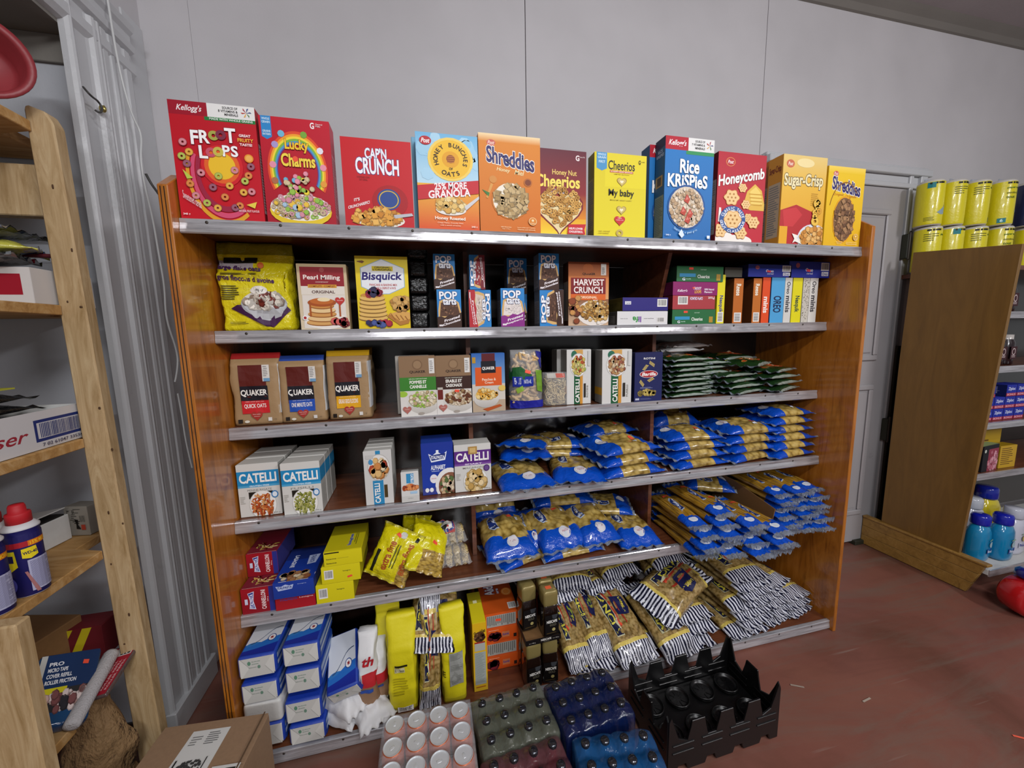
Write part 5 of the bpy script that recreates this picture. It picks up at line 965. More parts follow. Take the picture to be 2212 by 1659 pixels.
for i in range(4): gb('dark green pasta bag, %s of the pile beside the end panel'%lv(i,4),1.735+.008*(i%2),1.61+.01*i,H3+.002+.030*i,-66-6*(i%3),(i+3)%4,st=i==3,L=.25,W=.21,T=.031)
gb('dark green pasta bag with a clear view, sloping across the two piles of green bags',1.60,1.63,H3+.125,-58,1,True,L=.27,W=.19,T=.036)
gb('dark green pasta bag half hidden at the back between the green stacks',1.60,1.79,H3+.15,-80,2,L=.24,W=.2,T=.036)
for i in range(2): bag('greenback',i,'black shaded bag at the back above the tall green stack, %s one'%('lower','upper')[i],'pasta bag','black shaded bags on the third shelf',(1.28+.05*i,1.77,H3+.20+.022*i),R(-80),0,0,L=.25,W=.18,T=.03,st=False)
# ================================================================ LANCIA-TYPE STRIPED BAGS on the lowest shelf
GL='striped pasta bags on the lowest shelf'
def lb_(lb,x,y,z,rz,rx=0.,ry=0.,v=0,st=False,L=.34,W=.23,T=.055): return bag('lancia',v,lb,'pasta bag',GL,(x*(1+.06*(y<1.7 and x>.5)) ,y+(.055 if y<1.7 and x>.5 else 0),z),R(rz),R(rx),R(ry),L=L,W=W,T=T,st=st,name='striped_pasta_bag')
lb_('long striped pasta bag lying steeply, nearest the coffee jars',.565,1.50,H6+.088,4,21,0,0,True,L=.42,W=.13,T=.05)
lb_('long striped pasta bag lying steeply, second from the coffee jars',.668,1.53,H6+.10,6,21,0,2,False,L=.42,W=.13,T=.05)
lb_('striped pasta bag lying lowest at the shelf edge below the two steep long ones',.64,1.41,H6+.004,16,1,0,1,L=.26,W=.24,T=.035)
lb_('striped pasta bag with upside-down lettering beside the steep long ones',.80,1.47,H6+.075,8,22,0,1,True,L=.40,W=.20,T=.055)
lb_('striped pasta bag flat under the upside-down lettered one',.83,1.50,H6+.004,8,0,0,4,L=.36,W=.24,T=.055)
lb_('striped pasta bag of elbow pasta standing against the middle pile',1.005,1.45,H6+.06,10,22,0,3,False,L=.38,W=.22,T=.065)
lb_('large striped bag of elbow pasta lying crosswise on the middle pile with a big label',1.10,1.50,H6+.165,-62,12,16,1,True,L=.40,W=.24,T=.07)
for i in range(3): lb_('striped pasta bag in the middle pile, %s under the crosswise bag'%LV[i],1.10+.02*(i%2),1.47+.02*i,H6+.004+.045*i,-8+7*i,2,0,i,L=.34,W=.25,T=.044)
for i in range(7): lb_('striped pasta bag, %s of the tallest striped stack'%lv(i,7),1.385+.014*((i*5)%3-1)+.01*i,1.475+.012*i,H6+.004+.038*i,4+6*((i*2)%3),3,0,i%5,L=.36,W=.23,T=.040)
for i in range(5): lb_('striped pasta bag, %s of the stack behind the tallest striped stack'%lv(i,5),1.565+.012*((i*5)%3-1),1.50+.012*i,H6+.004+.036*i,12+5*((i*2)%3),2,0,(i+2)%5,L=.35,W=.19,T=.037)
for i in range(3): lb_('striped pasta bag, %s of the low pile beside the end panel'%lv(i,3),1.70+.01*i,1.52+.012*i,H6+.004+.036*i,16-3*i,1.5,0,(i+1)%5,L=.36,W=.18,T=.037)
HB=('behind the coffee jars, low','behind the steep long bags, low','behind the steep long bags, halfway up','behind the upside-down lettered bag, low','highest behind the steep long bags','highest of the heap','behind the crosswise elbow bag','just behind the upside-down lettered bag','above the crosswise bag')
for i,(x,y,z,rz) in enumerate(((.55,1.74,.15,8),(.70,1.74,.15,-10),(.60,1.74,.20,14),(.86,1.75,.17,4),(.68,1.75,.25,-6),(.93,1.76,.27,10),(1.20,1.76,.22,-8),(.82,1.75,.22,12),(1.19,1.75,.28,8))):
    lb_('shaded striped bag in the back heap, %s'%HB[i],x,y,H6+z-.04,rz,4,0,i%5,L=.27,W=.22,T=.06)
# ================================================================ LOOSE FOOD IN CLEAR BAGS
def join_mesh(parts,name):   # parts: list of (verts, faces)
    vs=[];fs=[]
    for v,f in parts: k=len(vs); vs+=v; fs+=[tuple(i+k for i in q_) for q_ in f]
    me=bpy.data.meshes.new(name); me.from_pydata(vs,[],fs); return smooth(me)
def rodv(pts,r,n=5):
    vs=[];fs=[]
    for i,p_ in enumerate(pts):
        a=Vector(pts[max(0,i-1)]);b=Vector(pts[min(len(pts)-1,i+1)]); t=(b-a).normalized(); u=t.orthogonal().normalized(); w_=t.cross(u)
        for j in range(n): an=2*PI*j/n; q_=Vector(p_)+(u*math.cos(an)+w_*math.sin(an))*r; vs.append(tuple(q_))
    for i in range(len(pts)-1):
        for j in range(n): a=i*n+j;b=i*n+(j+1)%n; fs.append((a,b,b+n,a+n))
    return vs,fs
def strands(n,bx,by,bz,r,seed,length=10,step=.012):
    R_=random.Random(seed); out=[]
    for i in range(n):
        p_=Vector((R_.uniform(-bx,bx),R_.uniform(-by,by),R_.uniform(0,bz))); d=Vector((R_.uniform(-1,1),R_.uniform(-.6,.6),R_.uniform(-.5,.5))).normalized(); pts=[]
        for k in range(length):
            pts.append(tuple(p_)); d=(d+Vector((R_.uniform(-.6,.6),R_.uniform(-.5,.5),R_.uniform(-.5,.5)))).normalized(); q_=p_+d*step
            for ax,lo,hi in ((0,-bx,bx),(1,-by,by),(2,0,bz)):
                if not lo<=q_[ax]<=hi: d[ax]*=-1; q_=p_+d*step
            p_=q_
        out.append(rodv(pts,r,4))
    return join_mesh(out,'strands')
def ell(c,r,n=6,m_=5,rot=None):
    vs=[];fs=[]
    for i in range(m_+1):
        for j in range(n):
            a=PI*i/m_; b=2*PI*j/n; v=Vector((r[0]*math.cos(a)*(1-.0),r[1]*math.sin(a)*math.cos(b)*(1-.25*math.exp(-(math.cos(a)*2.6)**2)),r[2]*math.sin(a)*math.sin(b)*(1-.25*math.exp(-(math.cos(a)*2.6)**2))))
            if rot: v=rot@v
            vs.append((v.x+c[0],v.y+c[1],v.z+c[2]))
    for i in range(m_):
        for j in range(n): a=i*n+j;b=i*n+(j+1)%n; fs.append((a,b,b+n,a+n))
    return vs,fs
nutmat=simple('peanut_shell','#cba974',.6,bs=.5,sc_=180.,var=.15); noodmat=simple('dry_noodle','#dcc797',.4,bs=.1,sc_=50.,var=.1)
# peanuts
y=YF[2]+.05; a=PY(1094,883,y); b=PY(1176,879,y); h=PY(1094,757,y)[2]-H[2]
t=empty('peanut_bag',((a[0]+b[0])/2,y,H[2]+.002),0,'clear bag of peanuts in the shell with a blue bottom band','peanut bag')
R_=random.Random(3); ps=[]
for i in range(130):
    z=R_.uniform(.022,h-.02); w_=.058*(1-.2*(z/h)); x=R_.uniform(-w_,w_); yy=R_.uniform(-.024,.02)
    ps.append(ell((x,yy,z),(.019,.0085,.0085),6,6,Matrix.Rotation(R_.uniform(0,PI),3,'Y')@Matrix.Rotation(R_.uniform(-.5,.5),3,'Z')))
tag(add('peanuts',join_mesh(ps,'peanuts'),t,nutmat),None,None,None,'stuff')
me,mf=blockbag(.145,h,.07,lambda t_,x,n:'#ffffff',4,.78,.2,3,.005,'film',36,24,.12,.1); add('clear_film',me,t,'peanutbag')
pr=P(.6); pr.poly([(.02,.86),(.98,.87),(.99,.995),(.01,.995)],'#1a1f8e'); pr.poly([(.02,.30),(.30,.28),(.62,.42),(.60,.52),(.02,.50)],'#1f5a2c'); pr.R(.08,.45,.66,.62,'#1c2f9a',None,3); pr.T('PEANUTS',.12,.47,.30,.58,'#dfe4f4',.02); pr.T('NATURAL',.38,.50,.60,.57,'#dfe4f4',.02); pr.poly([(.15,.66),(.34,.60),(.38,.68),(.2,.74)],'#8cae3e'); pr.poly([(.72,.34),(.95,.36),(.97,.74),(.78,.70)],'#6f9a2e'); pr.poly([(.78,.02),(.98,.05),(.97,.34),(.88,.30)],'#1a1f7e'); pr.sticker(.5,.37,.16,.3)
add('label_print',drape(pr,mf),t,'print')
# clear noodle bag
y=YF[2]+.06; a=PY(1170,877,y); b=PY(1225,876,y); h=PY(1166,806,y)[2]-H[2]
t=empty('noodle_bag',((a[0]+b[0])/2,y,H[2]+.002),R(-6),'small clear bag of crinkly dry noodles between the peanuts and white boxes','noodle bag')
tag(add('noodles',strands(70,.046,.032,h*.88,.0016,5,12,.012),t,noodmat),None,None,None,'stuff')
me,mf=blockbag(.11,h,.085,lambda t_,x,n:'#fff',8,.8,.35,4,.004,'film',32,18,.0,.05); add('clear_film',me,t,'peanutbag')
pr=P(1.); pr.R(.15,.02,.8,.16,'#b9b5ae'); pr.R(.5,.03,.85,.15,'#c8665a'); add('label_print',drape(pr,mf),t,'print')
# nests
def nestpack(name,label,x,y,z,rz,lab,w_=.175):
    t=empty(name,(x,y,z),R(rz),label,'noodle pack','packs of noodle nests'); n=5
    for k in range(n):
        for l in range(2):
            q_=strands(16,.014,.044,.03,.0014,k*3+l,14,.010); o=add('noodle_nest',q_,t,noodmat); o.location=(-w_/2+.017+k*w_/n,-.0,.004+.034*l); o['kind']='stuff'
            me=join_mesh([ell((0,0,0),(.016,.048,.017),8,6)],'core'); o=add('nest_core',me,t,'nest'); solidcol(me,'#dcc68e'); o.location=(-w_/2+.017+k*w_/n,0,.021+.034*l)
    me,ms,mf=pillow(.125,w_+.02,.082,'blue',11); me.materials.append(M['peanutbag']); me.polygons.foreach_set('material_index',[0]*len(me.polygons)); add('clear_wrap',me,t)
    if lab: 
        p=P(1.4); p.R(.27,.22,.73,.86,'#a83a36',None,4); p.R(.29,.25,.71,.83,'#2a3f8a',None,4); p.R(.32,.29,.68,.79,'#e2e0da',None,4); p.lines(.38,.38,.64,.62,5,'#8a8a8a',2); p.food(.5,.70,.05,.03,3,['#222'],.04,'blob'); add('paper_label',drape(p,mf),t,'print')
nestpack('noodle_nest_pack','clear pack of noodle nests, lower of the two',-.0+.075,1.565,H5+.002,2,False,.17)
nestpack('noodle_nest_pack','clear pack of noodle nests with a white label, upper of the two',.06,1.60,H5+.083,3,True,.175)
# yellow noodle bags
def yelbag(label,loc,rot,L,W,T,seed,pr):
    me,ms,mf=pillow(L,W,T,'blue',seed); mi=[];cc=[]
    for p_ in me.polygons:
        c=p_.center; win=(c.y<-L*.12 and c.x>(-.2*W if seed!=3 else .22*W)) ; mi.append(1 if win else 0); cc.append('#c9a94e' if win else ('#d8cc12' if abs(c.y)<L*.46 else '#b9ae30'))
    at=me.color_attributes['Col']; buf=[]
    for p_,c in zip(me.polygons,cc): buf.extend(hx(c)*4)
    at.data.foreach_set('color',buf); me.materials.append(M['film']); me.materials.append(M['nest']); me.polygons.foreach_set('material_index',mi)
    t=empty('noodle_bag',loc,0,label,'noodle bag','plain yellow noodle bags'); t.rotation_euler=rot; add('filled_film',me,t)
    if pr: add('label_print',drape(pr,mf),t,'print')
pr=P(.75); pr.T('extra fine',.30,.28,.48,.82,'#a8541c',.03,rot=-90); pr.T('extra fines',.72,.22,.90,.80,'#a8541c',.03,rot=-90); pr.lines(.52,.3,.66,.75,2,'#5a5a1a',2,.4,True); pr.R(.12,.50,.20,.92,'#1a1a10'); pr.R(.86,.04,.92,.16,'#1a1a10'); pr.sticker(.45,.14,.13,.4); pr.E(.55,.12,.08,'#d8d8d0')
yelbag('yellow noodle bag leaning up with orange lettering',(-.135,1.505,H5+.085),(R(62),R(20),R(-22)),.20,.175,.04,3,pr)
pr=P(.75); pr.sticker(.6,.45,.14,.3)
yelbag('yellow noodle bag slumped behind the lettered one with noodles showing',(-.015,1.525,H5+.065),(R(48),R(30),R(12)),.21,.17,.045,8,pr)
yelbag('yellow noodle bag propped in the shade behind the slumped one',(-.06,1.66,H5+.09),(R(60),R(10),R(5)),.18,.13,.04,13,None)
# ================================================================ LOWEST SHELF: wrapped powder packs, sugar, coffee ...
def k_milkT():
    p=P(.72); p.R(0,0,1,.74,'#c6cad2','#d2d5da'); p.R(0,.74,1,1,'#1c5cb4','#16329c'); p.E(.28,.76,.26,'#2f74b8',.07); p.poly([(0,.80),(.3,.76),(.7,.62),(1,.58),(1,.85),(0,.90)],'#2468bc'); p.poly([(0,.90),(.4,.86),(1,.76),(1,1),(0,1)],'#17309a','#14248a')
    for i in range(8): x=.15+.1*i; yv=.74-.42*(1/(1+math.exp(-(x-.5)*9))); x2=x+.1; y2=.74-.42*(1/(1+math.exp(-(x2-.5)*9))); p.poly([(x,yv),(x2,y2),(x2,y2+.02),(x,yv+.02)],'#3a4a6a',None,i==0)
    p.E(.74,.62,.13,'#2a4a8a'); p.E(.74,.62,.105,'#e6e4e4'); p.poly([(.74+.07*(1 if k%2==0 else .45)*math.sin(k*PI/6),.62-.07*(1 if k%2==0 else .45)*math.cos(k*PI/6)*.72) for k in range(12)],'#8f1f28'); return p
def k_milkF():
    p=P(1.85); p.R(0,0,1,1,'#c4c3be'); p.poly([(0,0),(.03,0),(.28,.5),(.03,1),(0,1)],'#d2d1cc'); p.poly([(1,0),(.97,0),(.74,.5),(.97,1),(1,1)],'#cfcec9'); p.poly([(.02,.0),(.045,.0),(.28,.48),(.27,.5)],'#a9a8a3'); p.poly([(.98,.97),(.97,.99),(.74,.5),(.75,.48)],'#a9a8a3')
    p.E(.28,.26,.05,'#5f8a72',.11); p.T('Skim milk powder',.36,.16,.62,.24,'#7f9c8c',.01); p.T('Lait ecreme',.36,.28,.56,.35,'#7f9c8c',.01); p.T('medium product',.26,.46,.50,.53,'#8f9c92',.01); p.E(.57,.50,.045,'#6a8a78',.09); return p
def milk(label,tl,tr,bl,br,y=1.352,d=.20,rz=0.,ry=0.,top=True,plain=False):
    a=PY(*bl,y);b=PY(*br,y);c=PY(*tl,y);e=PY(*tr,y); w_=((b[0]-a[0])+(e[0]-c[0]))/2; z0=max(H6+.003,(a[2]+b[2])/2); z1=(c[2]+e[2])/2; x=(a[0]+b[0]+c[0]+e[0])/4
    root=empty('milk_powder_pack',(x,y+d/2,z0),R(rz),label,'milk powder pack','white and blue paper packs on the lowest shelf'); root.rotation_euler=(0,R(ry),R(rz)); h=z1-z0
    bm=bmesh.new(); boxbm(bm,-w_/2,w_/2,-d/2,d/2,0,h,.012,3); me=smooth(mesh_from_bm(bm,'pack'))
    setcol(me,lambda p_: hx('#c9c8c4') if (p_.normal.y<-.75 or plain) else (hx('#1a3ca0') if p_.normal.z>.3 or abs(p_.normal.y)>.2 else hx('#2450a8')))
    add('paper_pack',me,root,'paper')
    if not plain:
        g=lambda x_,y_,l:((x_-.5)*(w_-.018),-d/2-EPS*(l+3),h*.06+(1-y_)*h*.88); add('printed_end',k_milkF().mesh(g),root,'print')
        pr=k_milkT() if top else P(1.)
        if not top: pr.R(0,0,1,1,'#1a3aa6')
        add('printed_top',pr.mesh(lambda x_,y_,l:((x_-.5)*(w_-.016),d/2-.008-y_*(d-.018),h+EPS*(l+3))),root,'print')
        q_=P(1.); q_.R(0,0,1,1,'#2450a8'); q_.poly([(0,.1),(1,.3),(1,.5),(0,.35)],'#9fb2cc'); q_.poly([(0,.5),(1,.62),(1,.8),(0,.7)],'#b9c4d4'); add('printed_side',q_.mesh(lambda x_,y_,l:(w_/2+EPS*(l+3),-d/2+.012+x_*(d-.024),h*.06+(1-y_)*h*.88)),root,'print')
    return root
milk('white and blue milk powder pack, bottom of the stack touching the wooden side',(527,1575),(613,1560),(530,1622),(616,1606),top=False)
milk('white rounded paper pack third from the top in the stack touching the wooden side',(524,1527),(606,1512),(526,1573),(612,1560),plain=True)
milk('milk powder pack second from the top touching the wooden side',(517.4,1479),(602,1470),(520.8,1522),(603,1513),top=False)
milk('milk powder pack on top of the stack touching the wooden side',(508.8,1424),(595,1411),(514.8,1468),(599,1457))
milk('milk powder pack at the bottom of the second stack',(623,1571),(702,1560),(624,1614),(706,1599),top=False)
milk('milk powder pack second from the bottom of the second stack',(613,1519),(695,1507),(615,1565),(696,1552),top=False)
milk('milk powder pack third from the bottom of the second stack',(613,1452),(693,1441),(616,1499),(694,1489),top=False)
milk('milk powder pack on top of the second stack',(606,1399.5),(690,1385),(610,1442),(691,1430))
rt=milk('milk powder pack propped at an angle on the sugar bags',(697,1495),(769,1467),(711,1532),(783,1497),d=.21,ry=-14); rt.rotation_euler=(R(24),R(-13),R(2)); rt.location.z+=.035; rt.location.y+=.01
sug=lambda t,x,n:('#d9d9da' if t>.58 or t<.18 else ('#8a6a50' if t<.42 else '#b8202a' if x>.3 else '#cdb8a8'))
for i,(u0,u1,v0,v1,dy,lb) in enumerate(((785,818,1392,1590,.02,'white sugar bag with red script standing beside the propped pack'),(812,838,1402,1580,.05,'white and brown sugar bag between the scripted one and the yellow bags'))):
    y=1.36+dy; a=PY(u0,v1,y);b=PY(u1,v1,y);h=PY(u0,v0,y)[2]-H6
    me,mf=blockbag(b[0]-a[0]+.014,h,.13,sug,20+i,.8,.3,5,.006,'paper',36,24)
    pr=P(.3); 
    if i==0: pr.T('th',.3,.20,.9,.33,'#b8202a',.04,shear=.3)
    pr.R(.1,.60,.8,.64,'#2a4a9a')
    bagthing('sugar_bag',lb,'sugar bag','white sugar bags',me,mf,pr,((a[0]+b[0])/2,y+.065,H6+.004),0,R(-2))
for i,(x,y_,z,rz,lb) in enumerate(((-.37,1.44,.004,62,'white sugar bag lying lowest beside the second milk powder stack'),(-.345,1.43,.055,50,'white sugar bag lying on another under the propped pack'),(-.26,1.42,.004,28,'white sugar bag lying at the shelf edge next to the yellow bag'))):
    me,ms,mf=pillow(.20,.14,.075,'blue',30+i); solid=me.color_attributes['Col']; solid.data.foreach_set('color',list(hx('#d2d2d4'))*len(solid.data)); me.polygons.foreach_set('material_index',[0]*len(me.polygons)); me.materials.append(M['paper'])
    t=empty('sugar_bag',(x,y_,H6+z),R(rz),lb,'sugar bag','white sugar bags'); add('bag',me,t)
yel=lambda t,x,n:'#dccf14' if t>.07 else '#c2b414'
for i,(u0,u1,v0,v1,dy,lb,sd) in enumerate(((848,903,1548,1350,.02,'plain yellow flour bag at the shelf edge with a barcode at its foot',40),(824,868,1520,1318,.11,'plain yellow flour bag pushed back behind the barcode one',43),(961,1007,1527,1332,.012,'plain yellow flour bag with a grey nutrition panel',47))):
    y=1.36+dy; a=PY(u0,v0,y);b=PY(u1,v0,y); h=PY(u0,v1,y)[2]-H6; w_=b[0]-a[0]+.012
    me,mf=blockbag(w_,h,.12,yel,sd,.70,.30,6,.004,'film',40,30)
    pr=P(.33)
    if i==0: pr.bar(.30,.92,.85,.985); pr.R(.28,.455,.72,.475,'#1a1a10'); pr.T('flour',.30,.485,.50,.5,'#2a2a1a',.02); pr.R(.27,.48,.62,.54,'#cfc9a0'); pr.T('flour farine',.29,.50,.60,.53,'#2a2a1a',.01); pr.lines(.2,.60,.8,.80,7,'#b0a414',3)
    if i==2: pr.R(.30,.42,.86,.80,'#9c9d98'); pr.lines(.34,.43,.82,.79,22,'#74756f',3,.4); pr.T('E',.02,.62,.14,.68,'#5a5010',.02)
    bagthing('flour_bag',lb,'flour bag','plain yellow flour bags',me,mf,pr,((a[0]+b[0])/2,y+.06,H6+.0035),R((-4,3,2)[i]),0,0,'paper')
# striped spaghetti bundle standing between the yellow bags
t=lb_('slim striped spaghetti bag standing between the yellow flour bags',-.022,1.44,H6+.205,6,76,4,1,False,L=.42,W=.085,T=.06)
lb_('striped end of a bag flopped over the slim spaghetti bag',.0,1.475,H6+.31,-12,40,0,2,False,L=.25,W=.19,T=.05)
# woven wheat box on end, orange drink boxes
pf=P(.2); pf.R(0,0,1,1,'#e2b21c','#e6bc2a'); pf.T('Shreddies',.08,.10,.92,.16,'#2b2a1c',.03,skew=-.05); pf.E(.5,.20,.40,'#5a3a20'); pf.food(.5,.20,.36,.05,16,'#8a6242 #3a2416'.split(),.10,'square',3); pf.R(.12,.27,.88,.40,'#b3b2aa'); pf.R(.12,.27,.88,.29,'#a82a20'); pf.R(.10,.42,.90,.90,'#a9b0ac'); pf.lines(.14,.43,.86,.88,30,'#7f8884',3,.35); pf.R(.15,.93,.85,.945,'#b5641c')
pt=P(.3); pt.R(0,0,1,1,'#8f841c','#e0d01e'); pt.R(.35,.28,.65,.42,'#e8e4b0'); pt.T('Shreddies',.34,.60,.60,.93,'#2b2a1c',.03,rot=90); pt.sticker(.68,.55,.22,.8)
a=PY(1024,1498,1.393);b=PY(1053.5,1498,1.393);h=PY(1018,1353,1.393)[2]-H6
carton('cereal_box','yellow cereal box on the lowest shelf with its narrow spine facing out','cereal box',None,(a[0]+b[0])/2+.003,1.40,H6+.0012,b[0]-a[0],h,.19,'#e2b21c','#c9a018','#e0d01e',{'F':pf,'T':pt})
a=PY(1050,1450,1.482);b=PY(1122,1440,1.482); hb=(.3135-H6)/4
for i in range(4):
    pf=P(2.); pf.R(0,0,1,1,'#dc5a1c','#d04e14')
    if i in(1,3): pf.R(.06,.10,.92,.92,'#a8a6a0'); pf.lines(.08,.14,.90,.88,14,'#6f6d68',i,.5,True); (pf.sticker(.40,.45,.16,.1) if i==3 else 0)
    else: pf.food(.25,.6,.12,.15,5,'#5a1a24 #7a2430'.split(),.12,'blob',i); pf.R(.50,.35,.72,.75,'#c9764c'); pf.T('Kool-Aid',.52,.45,.70,.62,'#3a3a8a',.03); pf.R(.84,.6,.93,.85,'#2a1a14'); pf.T('Jammers',.1,.1,.4,.2,'#f0c0a0',.01)
    pt=None
    if i==3:
        pt=P(.8); pt.R(0,0,1,1,'#8a3414','#e0601c'); pt.T('Kool-Aid',.16,.08,.46,.92,'#f1edf2',.05,'#2f2f80',.06,rot=-90); pt.T('Jammers',.50,.2,.62,.8,'#e9e4f2',.03,'#5a5aa0',.05,rot=-90); pt.E(.82,.35,.16,'#e88a3a'); pt.ring(.82,.35,.10,.12,'#f2b070',16); pt.bar(.74,.72,.98,.92)
    carton('drink_box','orange drink pouch box, %s of the stack of four on the lowest shelf'%lv(i,4),'drink box','orange drink pouch boxes',(a[0]+b[0])/2,1.482,H6+.0012+hb*i,b[0]-a[0],hb-.001,.20,'#dc5a1c','#b8481a','#c85418',{k:v for k,v in (('F',pf),('T',pt)) if v})
# coffee jars
jarglass=simple('dark_brown_glass','#1c100b',.08,bs=.0,coat=.5)
def jar(label,x,y_,z,rz=0,st=True,s_=1.):
    t=empty('coffee_jar',(x,y_,z),R(rz),label,'coffee jar','coffee jars with gold lids'); t.scale=(1.12,1.12,s_)
    me=lathe_me([(.028,0),(.033,.004),(.034,.012),(.034,.10),(.0335,.115),(.030,.13),(.0285,.138)],32,None,.75); me.materials.append(jarglass); add('jar_glass',me,t)
    me=lathe_me([(.0305,.136),(.0315,.138),(.032,.15),(.0325,.185),(.031,.196),(.026,.2005),(.0,.2015)],32,None,.8); add('jar_lid',me,t,'gold')
    p=P(1.3); p.R(0,0,1,1,'#100c0c'); p.poly([(.5,.0),(.95,.0),(.80,.24),(.55,.2)],'#3a3c40'); p.T('NESCAFE',.12,.26,.88,.40,'#ece8e2',.03); p.T('GOLD',.34,.44,.80,.56,'#6f6a5a',.015); p.E(.62,.74,.12,'#b3a468',.08); p.R(.1,.88,.8,.92,'#4a3a20')
    add('jar_label',p.mesh(lambda x_,y_,l:((x_-.5)*.054,-.0352-EPS*l-.0035*(1-min(1,abs(x_-.5)*2)**2)*0,.015+(1-y_)*.088)),t,'print')
    if st: box('price_sticker',-.013,.009,-.012,.004,.2016,.2026,'print',t,0,'#e8663a')
    return t
jx=[PY(u,1430,1.385)[0] for u in (1148,1186)]
jar('gold-lidded coffee jar at the shelf edge beside the orange boxes',jx[0],1.385,H6+.003,6); jar('gold-lidded coffee jar at the shelf edge beside the striped bags',jx[1],1.392,H6+.003,-4)
jar('coffee jar behind the one beside the orange boxes, holding up the tray',jx[0],1.462,H6+.003,0,False); jar('coffee jar behind the one beside the striped bags, holding up the tray',jx[1]+.004,1.468,H6+.003,0,False)
tz=H6+.206
t=empty('jar_tray',((jx[0]+jx[1])/2+.002,1.425,tz),R(2),'black printed cardboard tray between the two layers of coffee jars','tray')
box('tray_floor',-.074,.074,-.074,.074,0,.002,'cardboard2',t,0); 
pr=P(7.); pr.R(0,0,1,1,'#151010'); pr.T('NESCAFE',.42,.2,.72,.6,'#d9d4cc',.03); pr.T('GOLD',.50,.66,.66,.85,'#7a7464',.01); pr.T('6 x 100 g',.76,.4,.94,.6,'#c9c4bc',.01); pr.T('6 x 100 g',.08,.5,.26,.72,'#c9c4bc',.01)
box('tray_lip',-.075,.075,-.076,-.074,0,.022,'matte',t,0,'#151010'); box('tray_lip',-.076,-.074,-.074,.074,0,.022,'matte',t,0,'#151010'); box('tray_lip',.074,.076,-.074,.074,0,.022,'matte',t,0,'#151010')
add('tray_print',pr.mesh(lambda x_,y_,l:((x_-.5)*.149,-.0762-EPS*l,(1-y_)*.022)),t,'print')
jar('gold-lidded coffee jar on the tray near the striped bags with an orange sticker',jx[1]+.003,1.40,tz+.003,4); jar('coffee jar on the tray near the orange boxes',jx[0]+.0,1.452,tz+.003,8,False); jar('coffee jar at the back of the tray',jx[1]+.006,1.47,tz+.003,0)
def settle():
    bpy.context.view_layer.update()
    for r in [o for o in col.objects if o.parent is None and o.get('category') and o.name not in('shelving_unit',)]:
        ms=[o for o in ([r] if r.type=='MESH' else [])+list(r.children_recursive) if o.type=='MESH']
        if not ms: continue
        lo=[1e9]*3; hi=[-1e9]*3
        for o in ms:
            mw=o.matrix_world
            for c in o.bound_box:
                q_=mw@Vector(c)
                for k in range(3): lo[k]=min(lo[k],q_[k]); hi[k]=max(hi[k],q_[k])
        cx,cy,cz=[(lo[k]+hi[k])/2 for k in range(3)]
        if not(XL<cx<XR and 1.35<cy<1.92 and .04<lo[2]<2.) or hi[2]<.05: continue
        si=max((k for k in range(6) if H[k]<=hi[2]-.01 and lo[2]>H[k]-.13),key=lambda k:H[k],default=None)
        if si is None: continue
        d=[0,0,0]; lim=1.605 if si!=5 else 1.76
        if lo[0]<XL+.002: d[0]=XL+.002-lo[0]
        if hi[0]>XR-.002: d[0]=XR-.002-hi[0]
        if hi[1]>BY-.002: d[1]=BY-.002-hi[1]
        if si and r.get('category')!='paint set':
            for xd in (.193,1.062):
                if lo[0]<xd+.0105 and hi[0]>xd-.0105 and hi[1]+d[1]>lim:
                    a=xd-.011-hi[0]; b=xd+.011-lo[0]; m_=a if abs(a)<abs(b) else b
                    if (abs(m_)<=hi[1]+d[1]-lim+.02 and abs(m_)<.05) or (hi[1]+d[1]-lim>.06 and abs(m_)<.2): d[0]=m_
                    else: d[1]=lim-.002-hi[1]
        if lo[2]<H[si]+.0012 and hi[2]>H[si]+.02 and r.get('category') in('pasta bag','noodle bag','oats pouch','sugar bag','flour bag'): d[2]=H[si]+.0016-lo[2]
        r.location=(r.location.x+d[0],r.location.y+d[1],r.location.z+d[2])
settle()
# ================================================================ ON THE FLOOR IN FRONT
canmat=simple('peach_can_print','#b5603c',.3,.3,bs=.05,sc_=40.,var=.15); 
def canpack():
    root=empty('drink_can_pack',(-.036,.98,.1795),R(-1),'shrink-wrapped pack of peach-coloured drink cans with silver lids','drink can pack')
    body=lathe_me([(.024,0),(.0265,.003),(.033,.012),(.033,.108),(.0285,.1175),(.0268,.1205),(.025,.1165),(.0,.1165)],28); body.materials.append(canmat)
    lid=lathe_me([(.0268,.1195),(.0272,.1222),(.0258,.1222),(.0250,.1188),(.021,.1182),(.0,.1182)],28); smooth(lid,False); lid.materials.append(M['canlid'])
    tab=join_mesh([ell((0,.002,.1194),(.005,.011,.0009),8,8)],'tab'); tab.materials.append(M['canlid'])
    for i in range(4):
        for j in range(5):
            o=bpy.data.objects.new('drink_can',body); col.objects.link(o); o.parent=root; o.location=((i-1.5)*.0675,.13-j*.0685,0); o.rotation_euler=(0,0,(i*1.7+j*2.3))
            for nm,me in (('can_lid',lid),('pull_tab',tab)): q_=bpy.data.objects.new(nm,me); col.objects.link(q_); q_.parent=o
    def film(x,y_):
        best=.0
        for i in range(4):
            for j in range(5): d=math.hypot(x-(i-1.5)*.0675,y_-(.13-j*.0685)); best=max(best,1 if d<.027 else max(0,1-(d-.027)/.018))
        return .113+.0052*best
    packfilm(root,-.138,.138,-.18,.167,film,'shrink',44,50)
